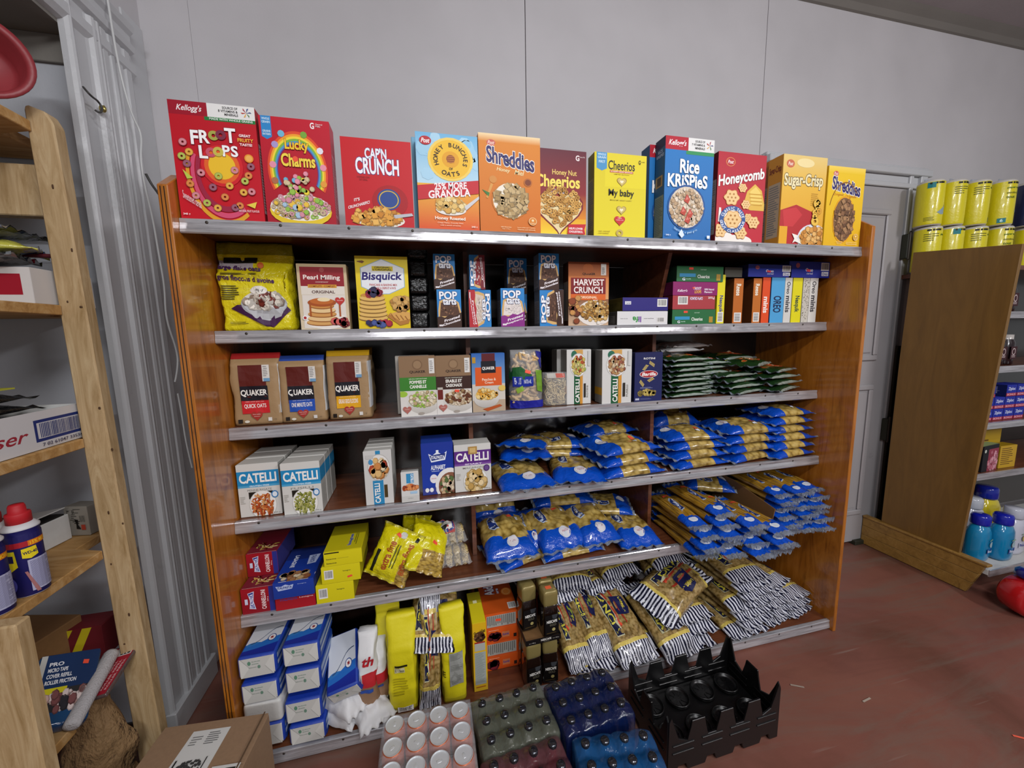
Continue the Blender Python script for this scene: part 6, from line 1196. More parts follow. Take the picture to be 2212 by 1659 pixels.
def packfilm(root,x0,x1,y0,y1,zf,mat,nx,ny,name='shrink_film'):
    vs=[];fs=[]
    for j in range(ny+1):
        for i in range(nx+1):
            x=x0+(x1-x0)*i/nx; y_=y0+(y1-y0)*j/ny; vs.append((x,y_,zf(x,y_)))
    for j in range(ny):
        for i in range(nx): a=j*(nx+1)+i; fs.append((a,a+1,a+nx+2,a+nx+1))
    ring=[i for i in range(nx+1)]+[j*(nx+1)+nx for j in range(1,ny+1)]+[ny*(nx+1)+i for i in range(nx-1,-1,-1)]+[j*(nx+1) for j in range(ny-1,0,-1)]
    k=len(vs); n=len(ring); lv_=4
    for l in range(1,lv_+1):
        for r_ in ring: x,y_,z=vs[r_]; vs.append((x+(.003*math.sin(z*90+y_*70+l)),y_+.003*math.sin(x*90+l),z*(1-l/lv_)+.001))
    for l in range(lv_):
        for i in range(n):
            a=ring[i] if l==0 else k+(l-1)*n+i; b=ring[(i+1)%n] if l==0 else k+(l-1)*n+(i+1)%n; c=k+l*n+(i+1)%n; d=k+l*n+i; fs.append((a,d,c,b))
    me=bpy.data.meshes.new('film'); me.from_pydata(vs,[],fs); smooth(me); add(name,me,root,mat)
tag(box('cardboard_case',-.18,.11,.78,1.155,.0,.178,'cardboard',None,.003),'plain cardboard case under the pack of drink cans','cardboard box'); canpack()
filmc={}
def tint(nm,c,al):
    if nm not in filmc: filmc[nm]=clear(nm,al,c,.10,.7,.012,16.)
    return filmc[nm]
def bottlepack(label,cx,cy,rz,glass,film,rows=3,front=None):
    root=empty('bottle_pack',(cx,cy,.001),R(rz),label,'bottle pack','shrink-wrapped bottle packs on the floor')
    gm=simple('bottle_'+film[0],glass,.1,coat=.4); bt=lathe_me([(.026,0),(.0295,.004),(.0305,.012),(.0305,.135),(.028,.155),(.018,.185),(.0135,.205),(.0125,.225),(.0125,.232)],20); bt.materials.append(gm)
    cp=lathe_me([(.0136,.229),(.0142,.2305),(.0136,.238),(.0118,.2415),(.006,.243),(.0,.2433)],20); cp.materials.append(M['capm'])
    P_=[((i-1.5)*.0625,(rows-1)/2*.0625-j*.0625) for i in range(4) for j in range(rows)]
    for x,y_ in P_:
        o=bpy.data.objects.new('bottle',bt); col.objects.link(o); o.parent=root; o.location=(x,y_,0); q_=bpy.data.objects.new('bottle_cap',cp); col.objects.link(q_); q_.parent=o
    def zf(x,y_):
        z=.165
        for a,b in P_: d=math.hypot(x-a,y_-b); z=max(z,.2325 if d<.0146 else .2325-(d-.0146)*.55 if d<.045 else .2158-(d-.045)*2.2)
        return z+.004*nz(x*30,y_*30,cx*9)
    hw=.128; hd=rows*.03125+.003
    packfilm(root,-hw,hw,-hd,hd,zf,tint(*film),52,int(52*rows/4)+4)
bottlepack('bottle pack in grey-green film standing against the shelf next to the cans',.246,1.115,4.5,'#3a3c34',('grey_green_film','#6a6e60',.50))
bottlepack('bottle pack in grey and red film in front of the grey-green one',.250,.915,4.5,'#5a1420',('grey_red_film','#7a4a50',.42))
bottlepack('bottle pack in dark navy film standing against the shelf',.513,1.11,4.,'#0c1a44',('navy_film','#0e1d48',.72))
bottlepack('bottle pack in light blue film in front of the navy one',.524,.888,-7.,'#0e4a80',('light_blue_film','#1c5c96',.50))
# black crate
def crate():
    root=empty('bottle_crate',(.975,1.10,.001),R(1.5),'empty black plastic bottle crate with notched spiky walls','crate'); W_,D_,hh_=.235,.118,.13
    box('crate_floor',-W_+.006,W_-.006,-D_+.006,D_-.006,.055,.062,'blackplastic',root,.001)
    def wall(x0,y0,x1,y1,n,lean):
        L_=math.hypot(x1-x0,y1-y0); pts=[(0,.004)]
        for k in range(n): a=L_*(k+.30)/n; b=L_*(k+.70)/n; pts+=[(a,.004),(a+.008,.028),(b-.008,.028),(b,.004)]
        pts+=[(L_,.004),(L_,.205),(L_-.010,.222),(L_-.022,.185),(L_-.04,.135)]
        for k in range(n-1,0,-1): a=L_*k/n; pts+=[(a+.042,.118),(a+.030,.165),(a+.026,.188),(a-.026,.188),(a-.030,.165),(a-.042,.118)]
        pts+=[(.04,.135),(.022,.185),(.010,.222),(0,.205)]
        o=prism('crate_wall',pts,-.0035,.0035,'y','blackplastic',root,.0012); o.location=(x0,y0,0); o.rotation_euler=(0,0,math.atan2(y1-y0,x1-x0))
        for k in range(n):
            q_=box('wall_rib',L_*(k+.14)/n,L_*(k+.86)/n,-.0065,.0065,.078,.084,'blackplastic',o,.001); q_=box('wall_rib',L_*(k+.14)/n,L_*(k+.86)/n,-.0065,.0065,.108,.113,'blackplastic',o,.001)
    wall(-W_,-D_,W_,-D_,4,0); wall(-W_,D_,W_,D_,4,0); wall(-W_,-D_,-W_,D_,2,0); wall(W_,-D_,W_,D_,2,0)
    for i in range(4):
        for j in range(2):
            me=lathe_me([(.030,0),(.046,0),(.046,.012),(.043,.016),(.040,.012),(.036,.005),(.030,.004)],24); o=add('bottle_seat',me,root,'blackplastic'); o.location=((i-1.5)*.115,(j-.5)*.115,.062)
            for k in range(8): a=k*PI/4; q_=box('seat_rib',.012,.031,-.0015,.0015,.0,.006,'blackplastic',o,0); q_.rotation_euler=(0,0,a)
crate()
# cardboard box
a=PZ(357,1571,.3);b=PZ(581,1539,.3);c=PZ(535,1659,.3); an=math.atan2(b[1]-a[1],b[0]-a[0]); w_=math.hypot(b[0]-a[0],b[1]-a[1]); d=.30
root=empty('shipping_box',((a[0]+b[0])/2+math.sin(an)*d/2,(a[1]+b[1])/2-math.cos(an)*d/2,.001),an,'closed brown cardboard shipping box with white address labels on top','cardboard box')
box('box_body',-w_/2,w_/2,-d/2,d/2,0,.296,'cardboard',root,.003)
box('box_flap',-w_/2+.001,w_/2-.001,.0008,d/2-.001,.2965,.299,'cardboard',root,.0008); box('box_flap',-w_/2+.001,w_/2-.001,-d/2+.001,-.0008,.2965,.299,'cardboard',root,.0008)
pr=P(w_/d); pr.poly([(.33,.10),(.68,.10),(.68,.93),(.30,.93)],'#c9c9c6'); pr.lines(.36,.16,.46,.26,4,'#7a7a7a',2); pr.lines(.50,.13,.64,.26,6,'#6a6a6a',3); pr.food(.48,.50,.12,.13,170,['#3a3a3a'],.012,'square',3,lambda x,y:.36<x<.62 and .40<y<.62,1.); pr.R(.35,.39,.365,.64,'#222'); pr.R(.62,.39,.63,.62,'#222'); pr.T('41',.58,.66,.66,.73,'#2a2a2a',.03)
pr.R(.73,.50,.98,.86,'#c6c6c3'); pr.R(.70,.52,.745,.88,'#b5322a'); pr.T('CH',.705,.55,.74,.64,'#eadada',.03,rot=-90); pr.R(.86,.53,.95,.66,'#24241f'); pr.T('Q',.88,.56,.92,.62,'#b5b5a8',.01); pr.lines(.77,.6,.83,.8,3,'#7a7a7a',2,.3,True); pr.R(.955,.0,.97,1,'#5a4634')
add('address_labels',pr.mesh(lambda x_,y_,l:((x_-.5)*w_,d/2-y_*d,.2992+EPS*l)),root,'print')
# ================================================================ LUMBER SHELVING beside the casing
lu=empty('lumber_shelving',(0,0,0),0,'rough homemade lumber shelving with raw wooden posts beside the grey casing','shelving unit')
def lump(name,pts,t0,t1,ax,mat,par,bev=.004): return prism(name,pts,t0,t1,ax,mat,par,bev)
LZ=[1.605,1.21,.85,.43]
prism('post',[(-1.000,0),(-.925,0),(-.952,2.095),(-.966,2.125),(-1.006,2.14),(-1.012,2.13)],1.400,1.440,'y','lumber',lu,.004)
box('post',-1.012,-.924,1.035,1.073,0,.865,'lumber',lu,.004)
knot=simple('wood_knot','#4a3018',.7)
R_=random.Random(8)
for z,x in ((1.93,-.975),(1.76,-.955),(1.615,-.985),(1.60,-.955),(1.30,-.95),(1.17,-.935),(.97,-.97),(.93,-.938),(.80,-.985),(.62,-.96),(.52,-.985)):
    me=join_mesh([ell((0,0,0),(.002+R_.random()*.002,.0010,.003+R_.random()*.005),8,6)],'knot'); o=add('wood_knot',me,lu,knot); o.location=(x,1.3995,z)
for z in LZ[:3]+[2.098]: prism('shelf_board',[(-1.55,.45),(-1.0,.45),(-1.0,1.398),(-1.09,1.43),(-1.09,1.60),(-1.55,1.60)],z-.028,z,'z','ply',lu,.002)
prism('shelf_board',[(-1.55,.45),(-1.0,.45),(-1.0,1.22),(-1.16,1.24),(-1.16,1.60),(-1.55,1.60)],LZ[3]-.028,LZ[3],'z','ply',lu,.002)
box('cross_rail',-1.55,-1.01,1.44,1.478,1.86,2.0,'lumber',lu,.003)
box('rear_post',-1.55,-1.46,1.56,1.60,0,2.13,'lumber',lu,.003)
# red basin on top
p_=PX(3,140,-1.06)
t=empty('red_basin',(-1.075,p_[1]-.075,2.0985),0,'round red plastic basin tipped on its side on top of the lumber shelving','basin')
me=lathe_me([(.0,.0),(.06,.0),(.073,.012),(.092,.075),(.094,.078),(.104,.080),(.104,.084),(.092,.084),(.086,.078),(.069,.018),(.056,.006),(.0,.006)],40); o=add('basin_body',me,t,'redplastic'); o.location=(0,.03,.104); o.rotation_euler=(R(86),R(0),R(32))
# third row: coffee box, hardware bags
def cornerbox(name,label,cat,group,x0,x1,y0,y1,z0,h,c,pf=None,pr=None,top=None):
    r=carton(name,label,cat,group,(x0+x1)/2,y0,z0+.0012,x1-x0,h,y1-y0,c,c,top or c,{k:v for k,v in (('F',pf),('R',pr)) if v}); return r
pf=P(3.2); pf.R(0,0,1,1,'#cfcbc8'); pf.R(.05,.18,.92,.76,'#9c1428'); pf.T('COFFEE',.25,.46,.54,.70,'#efe6e4',.02); pf.T('KCUP',.03,.82,.2,.95,'#9c1428',.02)
pf=P(3.2); pf.R(0,0,1,1,'#cfcbc8'); pf.R(.04,.18,.93,.76,'#9c1428'); pf.T('TOFFEE',.30,.46,.72,.70,'#efe6e4',.02); pf.T('PER',.55,.84,.66,.94,'#9c1428',.01)
cornerbox('coffee_box','white and dark red box on the lumber shelf below the pile of hardware bags','box',None,-1.33,-1.018,1.344,1.55,LZ[0],.096,'#c4c0bd',pf)
hb=[('#23252c',(-1.13,1.33,1.712),(8,0,-70),'clear hardware bag with black tool inside, lowest on the white and red box','#8a8e94'),('#1f4a7a',(-1.12,1.36,1.745),(4,0,-60),'clear hardware bag with blue and yellow card, middle of the pile','#b8b44a'),('#2b2b2b',(-1.13,1.36,1.785),(6,0,-80),'clear hardware bag with dark grip, topmost of the pile','#6a7078')]
for i,(c,l,ro,lb,c2) in enumerate(hb):
    me,ms,mf=pillow(.26,.19,.038,'blue',60+i); buf=[]; rr=random.Random(i)
    for pl in me.polygons: k=nz(pl.center.x*18+i,pl.center.y*22,i*2.); buf.extend(hx(c if k>.12 else (c2 if k>-.15 else ('#8d9298' if i else '#7c1c28')))*4)
    me.color_attributes['Col'].data.foreach_set('color',buf); me.polygons.foreach_set('material_index',[0]*len(me.polygons)); me.materials.append(M['film'])
    t=empty('hardware_bag',(l[0]-.03,l[1],l[2]-.012),0,lb,'hardware bag','bags of hardware on the lumber shelf'); t.rotation_euler=(R(ro[0]),0,R(ro[2])); add('filled_film',me,t)
t=empty('screwdriver',(-1.06,1.40,1.745),0,'thin dark red handle sticking out past the post','tool'); o=add('handle',join_mesh([rodv([(-.14,0,0),(-.05,.0,.001),(.085,.03,.0),(.10,.034,-.001)],.006,8)],'h'),t,'matte'); solidcol(o.data,'#5a1420')
# beer tray with black packs
pr=P(4.8); pr.R(0,0,1,1,'#c9c7c8'); pr.T('Budweiser',.10,.40,.66,.72,'#9a2a38',.012,shear=.35); pr.R(.695,.22,.985,.80,'#22306e'); pr.R(.71,.30,.975,.72,'#c9c7c8')
rr=random.Random(5)
for k in range(26): x=.725+.0093*k; pr.R(x,.32,x+.003+.003*rr.random(),.70,'#2a3670')
pr.T('7 02 61047 33534',.72,.84,.975,.93,'#3a3a5a',.01)
t=empty('beer_tray',(0,0,0),0,'white cardboard beer tray with red script and blue barcode on the lumber shelf','cardboard tray')
y0,y1,zt0,zt1=.93,1.425,LZ[1]+.002,LZ[1]+.105
box('tray_side',-1.018,-1.015,y0,y1,zt0,zt1,'white',t,0); box('tray_side',-1.36,-1.357,y0,y1,zt0,zt1,'white',t,0); box('tray_end',-1.357,-1.018,y1-.003,y1,zt0,zt1,'white',t,0); box('tray_end',-1.357,-1.018,y0,y0+.003,zt0,zt1,'white',t,0); box('tray_floor',-1.357,-1.018,y0+.003,y1-.003,zt0,zt0+.003,'white',t,0)
add('tray_print',pr.mesh(lambda x,y_,l:(-1.0147+EPS*l,y0+x*(y1-y0),zt0+(1-y_)*(zt1-zt0))),t,'print')
for i in range(5):
    me,ms,mf=pillow(.34,.26,.036,'blue',70+i); me.polygons.foreach_set('material_index',[0]*len(me.polygons)); me.materials.append(M['blackfilm'])
    t=empty('black_film_pack',(-1.19,1.19+.01*(i%2),LZ[1]+.008+.030*i),R(4*(i%3-1)),'flat black film pack in the beer tray, %s of its pile'%lv(i,5),'package','black film packs in the beer tray'); add('film_pack',me,t)
pr=P(1.); box_=box('yellow_card',-1.33,-1.06,1.08,1.30,LZ[1]+.168,LZ[1]+.172,'print',None,0,'#a8a838'); tag(box_,'dull yellow card lying on the pile of black packs','card')
# spray cans
cprof=[(.030,0),(.0325,.003),(.0325,.165),(.031,.172),(.0335,.178),(.0335,.182),(.029,.187),(.024,.192)]
def spray(label,x,y_,rz,cap=True):
    t=empty('spray_can',(x,y_,LZ[2]+.001),R(rz),label,'spray can','spray cans with red caps')
    me=lathe_me(cprof,32,lambda z:'#c9c9cc' if z>.176 or z<.003 else '#1c1a5a'); add('can_body',me,t,'print'); 
    cp=lathe_me([(.0225,.188),(.0225,.215),(.0215,.218),(.016,.219),(.015,.235),(.013,.24),(.0,.241)],24); solidcol(cp,'#b01420'); add('cap',cp,t,'matte')
    p=P(1.28); p.R(0,0,1,.10,'#23205e'); p.R(0,.10,1,.19,'#a8202c'); p.R(.55,.10,1,.19,'#d8761c'); p.T('15% MORE',.58,.115,.95,.175,'#f0c02c',.03); p.poly([(.44,.22),(.66,.21),(.68,.36),(.56,.40),(.44,.37)],'#e0cc20'); p.T('WD-40',.455,.27,.665,.32,'#1c1a4a',.04)
    p.poly([(.10,.23),(.34,.23),(.36,.50),(.22,.58),(.08,.50)],'#e0cc20'); p.R(.13,.30,.31,.42,'#1c1a4a'); p.R(.50,.42,.98,.95,'#a9a9c4'); p.lines(.53,.45,.95,.93,30,'#5a5a80',3,.4); p.E(.2,.8,.10,'#4a48a0'); p.poly([(.44,.6),(.48,.6),(.62,.98),(.56,.98)],'#a06a6a')
    f=lambda u,v,l:((.0329+EPS*l)*math.sin((u-.5)*2.6*1.35),-(.0329+EPS*l)*math.cos((u-.5)*2.6*1.35),.006+(1-v)*.158)
    # cut the print into narrow strips so that it follows the can
    me=p.mesh(lambda x_,y_,l:(x_,y_,l)); bm=bmesh.new(); bm.from_mesh(me)
    for k in range(1,14): 
        g=bmesh.ops.bisect_plane(bm,geom=bm.verts[:]+bm.edges[:]+bm.faces[:],plane_co=(k/14,0,0),plane_no=(1,0,0))
    for v_ in bm.verts: v_.co=Vector(f(*v_.co))
    bm.to_mesh(me); bm.free(); add('can_print',me,t,'print')
    return t
spray('blue spray can with red cap and white text panel turned outward',-1.025,1.205,42); spray('blue spray can with red cap partly behind the one with the text panel',-1.095,1.215,20); spray('blue spray can with red cap at the shelf edge near the post',-1.035,1.125,28)
# open white carton and small printed box
t=empty('open_carton',(-1.27,1.37,LZ[2]+.002),R(-8),'open white cardboard carton lying behind the spray cans','carton')
box('carton_body',-.09,.09,-.16,.16,0,.085,'white',t,.002); o=box('raised_flap',-.09,.09,-.155,.155,.0,.003,'white',t,.001); o.location=(0,0,.093); o.rotation_euler=(0,R(-9),0); box('gap_shade_slab',-.085,.086,-.15,.15,.085,.0895,'matte',t,0,'#15110f')  # near-black slab stands in for the shade under the raised flap
pf=P(.8); pf.R(0,0,1,1,'#a9a49a'); pf.T('ABC',.08,.10,.7,.35,'#2a2824',.02,rot=-90); pf.R(.35,.45,.6,.75,'#1f1c1a'); pf.R(.65,.62,.85,.8,'#c4452e'); pf.lines(.6,.3,.9,.6,5,'#4a4842',3)
pf=P(.8); pf.R(0,0,1,1,'#a9a49a'); 
rr=random.Random(2)
for k in range(9): x=.1+.3*rr.random(); y_=.08+.06*k; pf.R(x,y_,x+.25*rr.random()+.08,y_+.018,'#2a2824')
for k in range(6): x=.12+.06*k; pf.R(x,.1,x+.02,.1+.3*rr.random(),'#2a2824')
pf.poly([(.42,.42),(.58,.45),(.55,.62),(.66,.78),(.46,.76),(.48,.6)],'#1f1c1a'); pf.R(.68,.62,.86,.8,'#c4452e'); pf.lines(.66,.3,.9,.55,5,'#4a4842',3,.35,True)
carton('small_box','small grey-white box with dark brush marks and a red square behind the post','box',None,-1.145,1.53,LZ[2]+.002,.075,.10,.05,'#a9a49a','#8a857c',None,{'F':pf},R(-12))
# painting goods on the lowest board
ZB=LZ[3]
t=empty('brown_box',(-1.32,1.46,ZB+.002),R(-14),'brown cardboard box with orange price sticker at the back of the low lumber shelf','cardboard box'); box('box_body',-.13,.13,-.09,.09,0,.145,'cardboard2',t,.003); box('price_sticker',.03,.052,-.0915,-.0905,.09,.125,'print',t,0,'#e8583a')
pr=P(1.15); pr.R(0,0,1,.52,'#15305a'); pr.R(0,.52,1,.84,'#2a2a2c'); pr.R(0,.84,1,1,'#12406a'); pr.R(0,.0,.10,.6,'#b5b5b0'); pr.R(0,.50,.55,.60,'#c9c01c'); pr.R(0,.60,.60,.70,'#8f1c20'); pr.food(.55,.68,.42,.14,26,'#c9a8a0 #7a4a4a #d8c8c4 #2a2a30'.split(),.06,'blob',4); pr.R(.0,.86,.35,.92,'#cfc41c')
for i,tx in enumerate(('PRO','MICRO TAPE','COVER REFILL','ROLLER FRICTION')): pr.T(tx,.16,.12+.09*i,.40+.09*i,.18+.09*i,'#dfe2e8',.03)
pr.sticker(.78,.18,.10,.1)
me,ms,mf=pillow(.27,.25,.05,'blue',80); me.color_attributes['Col'].data.foreach_set('color',list(hx('#15305a'))*len(me.color_attributes['Col'].data)); me.polygons.foreach_set('material_index',[0]*len(me.polygons)); me.materials.append(M['film'])
def frame(TL,TR,BL):
    TL,TR,BL=Vector(TL),Vector(TR),Vector(BL); x=(TR-TL); y_=(TL-BL); w_,h=x.length,y_.length; x.normalize(); z=x.cross(y_).normalized(); y_=z.cross(x); c=TL+x*w_/2-y_*h/2
    return Matrix(((x.x,y_.x,z.x,c.x),(x.y,y_.y,z.y,c.y),(x.z,y_.z,z.z,c.z),(0,0,0,1))),w_,h
def slab(name,label,cat,TL,TR,BL,th,pr,c):
    mt,w_,h=frame(TL,TR,BL); t=empty(name,mt.translation,0,label,cat); t.rotation_euler=mt.to_euler()
    bm=bmesh.new(); boxbm(bm,-w_/2,w_/2,-h/2,h/2,-th,0,min(th*.3,.01),2); me=smooth(mesh_from_bm(bm,'pack')); solidcol(me,c); add('pack_body',me,t,'film')
    add('printed_card',pr.mesh(lambda x,y_,l:((x-.5)*w_*.93,(.5-y_)*h*.94,.0004+EPS*l)),t,'print'); return t
slab('paint_set_pack','dark blue painting set pack tilted towards the aisle on the low lumber shelf','paint set',PX(88,1416,-1.13),PX(222,1396,-1.03),PX(72,1578,-1.045),.045,pr,'#123a64')
a=Vector(PX(243,1408,-1.015)); b=Vector(PX(152,1572,-.985)); t=empty('roller_refill',(a+b)/2,0,'white fluffy paint roller refill lying on the painting packs','paint roller'); t.rotation_mode='QUATERNION'; t.rotation_quaternion=(a-b).to_track_quat('Z','Y'); L_=(a-b).length/2
me=lathe_me([(.008,-L_),(.017,-L_+.002),(.019,-L_+.01),(.019,L_-.01),(.016,L_-.002),(.008,L_)],24); add('refill_sleeve',me,t,simple('white_fleece','#b9b7b9',.9,bs=.9,bd=.004,sc_=220.))
pr=P(.8); pr.R(0,0,1,1,'#a02030'); pr.R(.25,.02,.95,.22,'#cfcac8'); pr.R(.5,.04,.9,.2,'#1f1c1c'); pr.T('R',.6,.05,.8,.19,'#cfcac8',.04)
for i in range(5): pr.T('ROLLER REFILL',.20+.16*i,.32,.29+.16*i,.92,'#d8a8a8',.03,rot=-90)
slab('refill_card_pack','red carded roller refill pack poking out past the post','paint roller pack',PX(246,1402,-1.04),PX(303,1384,-.96),PX(200,1506,-1.0),.012,pr,'#5a4a48')
cornerbox('yellow_striped_box','yellow and dark red box behind the painting packs','box',None,-1.22,-1.09,1.47,1.55,ZB,.12,'#6a1c24',(lambda p:(p.R(0,0,1,1,'#6a1c24'),p.poly([(.1,0),(.4,0),(.1,.6),(0,.6),(0,.2)],'#c9b820'),p.poly([(.6,0),(.8,0),(.5,.7),(.3,.7)],'#c9b820'),p)[-1])(P(1.)))
# paper bag and black bag below
vs=[];fs=[];n=28
for j in range(19):
    tt=j/18; z=.34*tt; r=.10*(1-.15*tt) if tt<.6 else .10*(.91-1.6*(tt-.6)) if tt<.85 else .10*(.51+.5*(tt-.85))
    for i in range(n): a=2*PI*i/n; q_=1+.30*nz(math.cos(a)*2.2,math.sin(a)*2.2,tt*5)+.20*nz(math.cos(a)*6,math.sin(a)*6,tt*14); vs.append((r*q_*math.cos(a),r*q_*math.sin(a)*.8,z))
for j in range(18):
    for i in range(n): a=j*n+i;b=j*n+(i+1)%n; fs.append((a,b,b+n,a+n))
fs.append(tuple(range(n-1,-1,-1)))
me=bpy.data.meshes.new('bag'); me.from_pydata(vs,[],fs); smooth(me)
t=empty('paper_bag',(-1.045,1.33,.002),0,'crumpled brown paper bag twisted shut on the floor beside the post','paper bag'); add('crumpled_paper',me,t,'paperbag'); t.scale=(.80,.80,1.30)
me=bpy.data.meshes.new('b2'); me.from_pydata([(x*1.25,y_*1.2,z*.62) for x,y_,z in vs],[],fs); smooth(me)
t=empty('black_bag',(-1.16,1.14,.002),0,'crumpled black plastic bag on the floor under the lumber shelf','plastic bag'); add('crumpled_film',me,t,'blackfilm')
# cables, hook, tape on the casing
tag(tube('white_cable',[PX(226,-40,-.955),PX(236,20,-.955),PX(245,80,-.955),PX(262,170,-.95),PX(285,250,-.945),PX(307,290,-.935),PX(303,340,-.93),PX(312,400,-.93),PX(330,470,-.93),PX(345,560,-.93),PX(356,620,-.93),PX(358,690,-.935),PX(384,760,-.93),PX(384,800,-.93),PX(378,825,-.94)],.0035,'cable'),'white flat cable running down the grey fluted casing','cable')
tag(tube('dark_cable',[PX(315,375,-.925),PX(325,395,-.92),PX(340,415,-.90),PX(352,432,-.88)],.004,'darkcable'),'short dark cable behind the top of the wooden unit','cable')
tag(tube('white_cable',[PX(384,850,-.93),PX(392,890,-.93),PX(402,960,-.93),PX(415,1010,-.93)],.003,'cable'),'thin pale cable hanging low behind the varnished side','cable')
t=empty('wire_hook',PX(222,235,-.962),0,'bent wire hook with brass catch on the fluted casing','hook')
a=PX(222,235,-.962)
def rel(u,v,x): b_=PX(u,v,x); return (b_[0]-a[0],b_[1]-a[1],b_[2]-a[2])
tube('wire',[rel(180,188,-.962),rel(188,198,-.945),rel(200,210,-.945),rel(212,218,-.95),rel(222,235,-.945),rel(216,246,-.945),rel(206,238,-.955)],.003,'darkcable',t)
me=join_mesh([ell((0,0,0),(.010,.007,.014),8,6)],'catch'); add('catch',me,t,simple('worn_brass','#a89a5a',.25,.8)); 
tape=clear('clear_tape',.25,'#e8ecee',.05,1.,.02,60.); a=PX(240,365,-.958)
bm=bmesh.new(); bmesh.ops.create_grid(bm,x_segments=8,y_segments=16,size=.5)
for v_ in bm.verts: v_.co=Vector((.004*nz(v_.co.x*9,v_.co.y*9,1)+.004,v_.co.x*.055,v_.co.y*.26))
me=smooth(mesh_from_bm(bm,'tape')); o=add('clear_tape',me,None,tape); o.location=a; tag(o,'crinkled clear tape stuck on the fluted casing','tape')
# ================================================================ END UNIT with paper towels and detergent
XU=2.945
eu=empty('end_shelving_unit',(0,0,0),0,'brown fibreboard shelving unit with a plank base beyond the door','shelving unit')
prism('side_panel',[(1.415,.20),(1.345,1.895),(1.79,1.942),(1.800,1.30),(1.80,.20)],XU,XU+.02,'x','brownpanel',eu,.0015)
for k,(z0,z1) in enumerate(((.004,.068),(.070,.132),(.134,.192))): prism('base_plank',[(1.30-.04*0+.066*(1-z0/.2),z0),(1.30+.066*(1-z1/.2),z1),(1.90,z1),(1.90,z0)],XU-.012,XU+.012,'x','plank',eu,.0015)
box('base_cap',XU-.018,XU+.022,1.29,1.90,.192,.206,'plank',eu,.003)
SH=[1.565,1.275,.965,.675,.165]
for i,z in enumerate(SH):
    yf=1.40 if z>.3 else 1.30
    s=box('shelf',XU+.021,5.2,yf+.003,1.785,z-.03,z,'white' if z<.3 else 'shelfwood',eu,.001); prism('metal_edging',[(yf+.003,z+.001),(yf-.003,z),(yf-.004,z-.035),(yf+.003,z-.036)],XU+.022,5.2,'x','trim',s)
box('back_panel',XU+.02,5.2,1.786,1.796,.2,1.90,'darkback',eu,0); box('top_board',XU+.10,5.2,1.50,1.90,1.80,1.825,'shelfwood',eu,.001)
# paper towels
twmat=attrmat('towel_wrap',.3,.35,.004,50.,.3)
def towel(label,x,y_,z,rz,v,navy=False,h=.262):
    t=empty('paper_towel_pack',(x,y_,z),R(rz),label,'paper towel pack','paper towel packs'); r=.062
    c='#e0d41a' if not navy else '#101c4a'
    me=lathe_me([(.02,.002),(.055,0),(.0605,.006),(r,.014),(r,h-.014),(.0605,h-.006),(.055,h),(.02,h+.002)],28,lambda z_:'#c9c6be' if (z_<.008 or z_>h-.014) else c); add('wrapped_roll',me,t,twmat)
    p=P(.75)
    if not navy:
        p.R(.18,.03,.62,.075,'#1a1a10'); 
        if v==0: p.T('paper towels',.18,.14,.80,.20,'#5a7a1c',.03); p.T('essuie-tout',.18,.26,.70,.31,'#7a7a1a',.02); p.T('tout',.18,.36,.45,.42,'#6a7a1c',.03); p.poly([(.55,.72),(.75,.62),(.78,.40),(.95,.35),(.97,.85),(.7,.80)],'#7f98a4'); p.R(.02,.88,.25,.99,'#1c7f86'); p.T('6',.09,.90,.17,.97,'#dff',.03)
        if v==1: p.lines(.10,.14,.55,.34,4,'#6a6a14',2,.4); p.T('paper',.62,.15,.90,.20,'#5a7a1c',.03); p.R(.70,.86,.95,.97,'#1c7f86')
        if v==2: p.R(.12,.03,.35,.16,'#1c7f86'); p.poly([(.45,.75),(.75,.60),(.80,.52),(.85,.78),(.6,.80)],'#8fa6b0'); p.lines(.1,.85,.5,.95,3,'#6a6a14',4,.4)
    else: p.R(0,0,1,.12,'#2a5a2a'); p.E(.5,.6,.1,'#c4452e')
    me=p.mesh(lambda x_,y_,l:(x_,y_,l)); bm=bmesh.new(); bm.from_mesh(me)
    for k in range(1,8): bmesh.ops.bisect_plane(bm,geom=bm.verts[:]+bm.edges[:]+bm.faces[:],plane_co=(k/8,0,0),plane_no=(1,0,0))
    for v_ in bm.verts: u_,w_,l=v_.co; an=(u_-.5)*2.5; rr_=r+.0004+EPS*l; v_.co=Vector((rr_*math.sin(an),-rr_*math.cos(an),.01+(1-w_)*(h-.02)))
    bm.to_mesh(me); bm.free(); add('printed_wrap',me,t,'print')
    box('plastic_end',-.04,.04,-.003,.003,h,h+.014,'seal',t,0)
for row,z0 in enumerate((1.8265,2.095)):
    for k,(u,y_) in enumerate(((2008,1.80),(2055,1.775),(2105,1.75),(2160,1.72),(2222,1.70),(2290,1.69))):
        x=PY(u-(3 if row==0 else 0),430 if row else 500,y_)[0]; pos=('nearest the door','second from the door','third from the door','fourth from the door','fifth from the door','last from the door')[k]
        towel(('navy wrapped roll' if (k==4 and row) else 'yellow wrapped paper towels')+', '+('upper row, ' if row else 'lower row, ')+pos,x,y_,z0,(-18,6,-10,4,0,0)[k],(2,1,1,0,1,0)[k] if row else (1,2,1,0,1,1)[k],k==4 and row==1,.262 if row else .265)
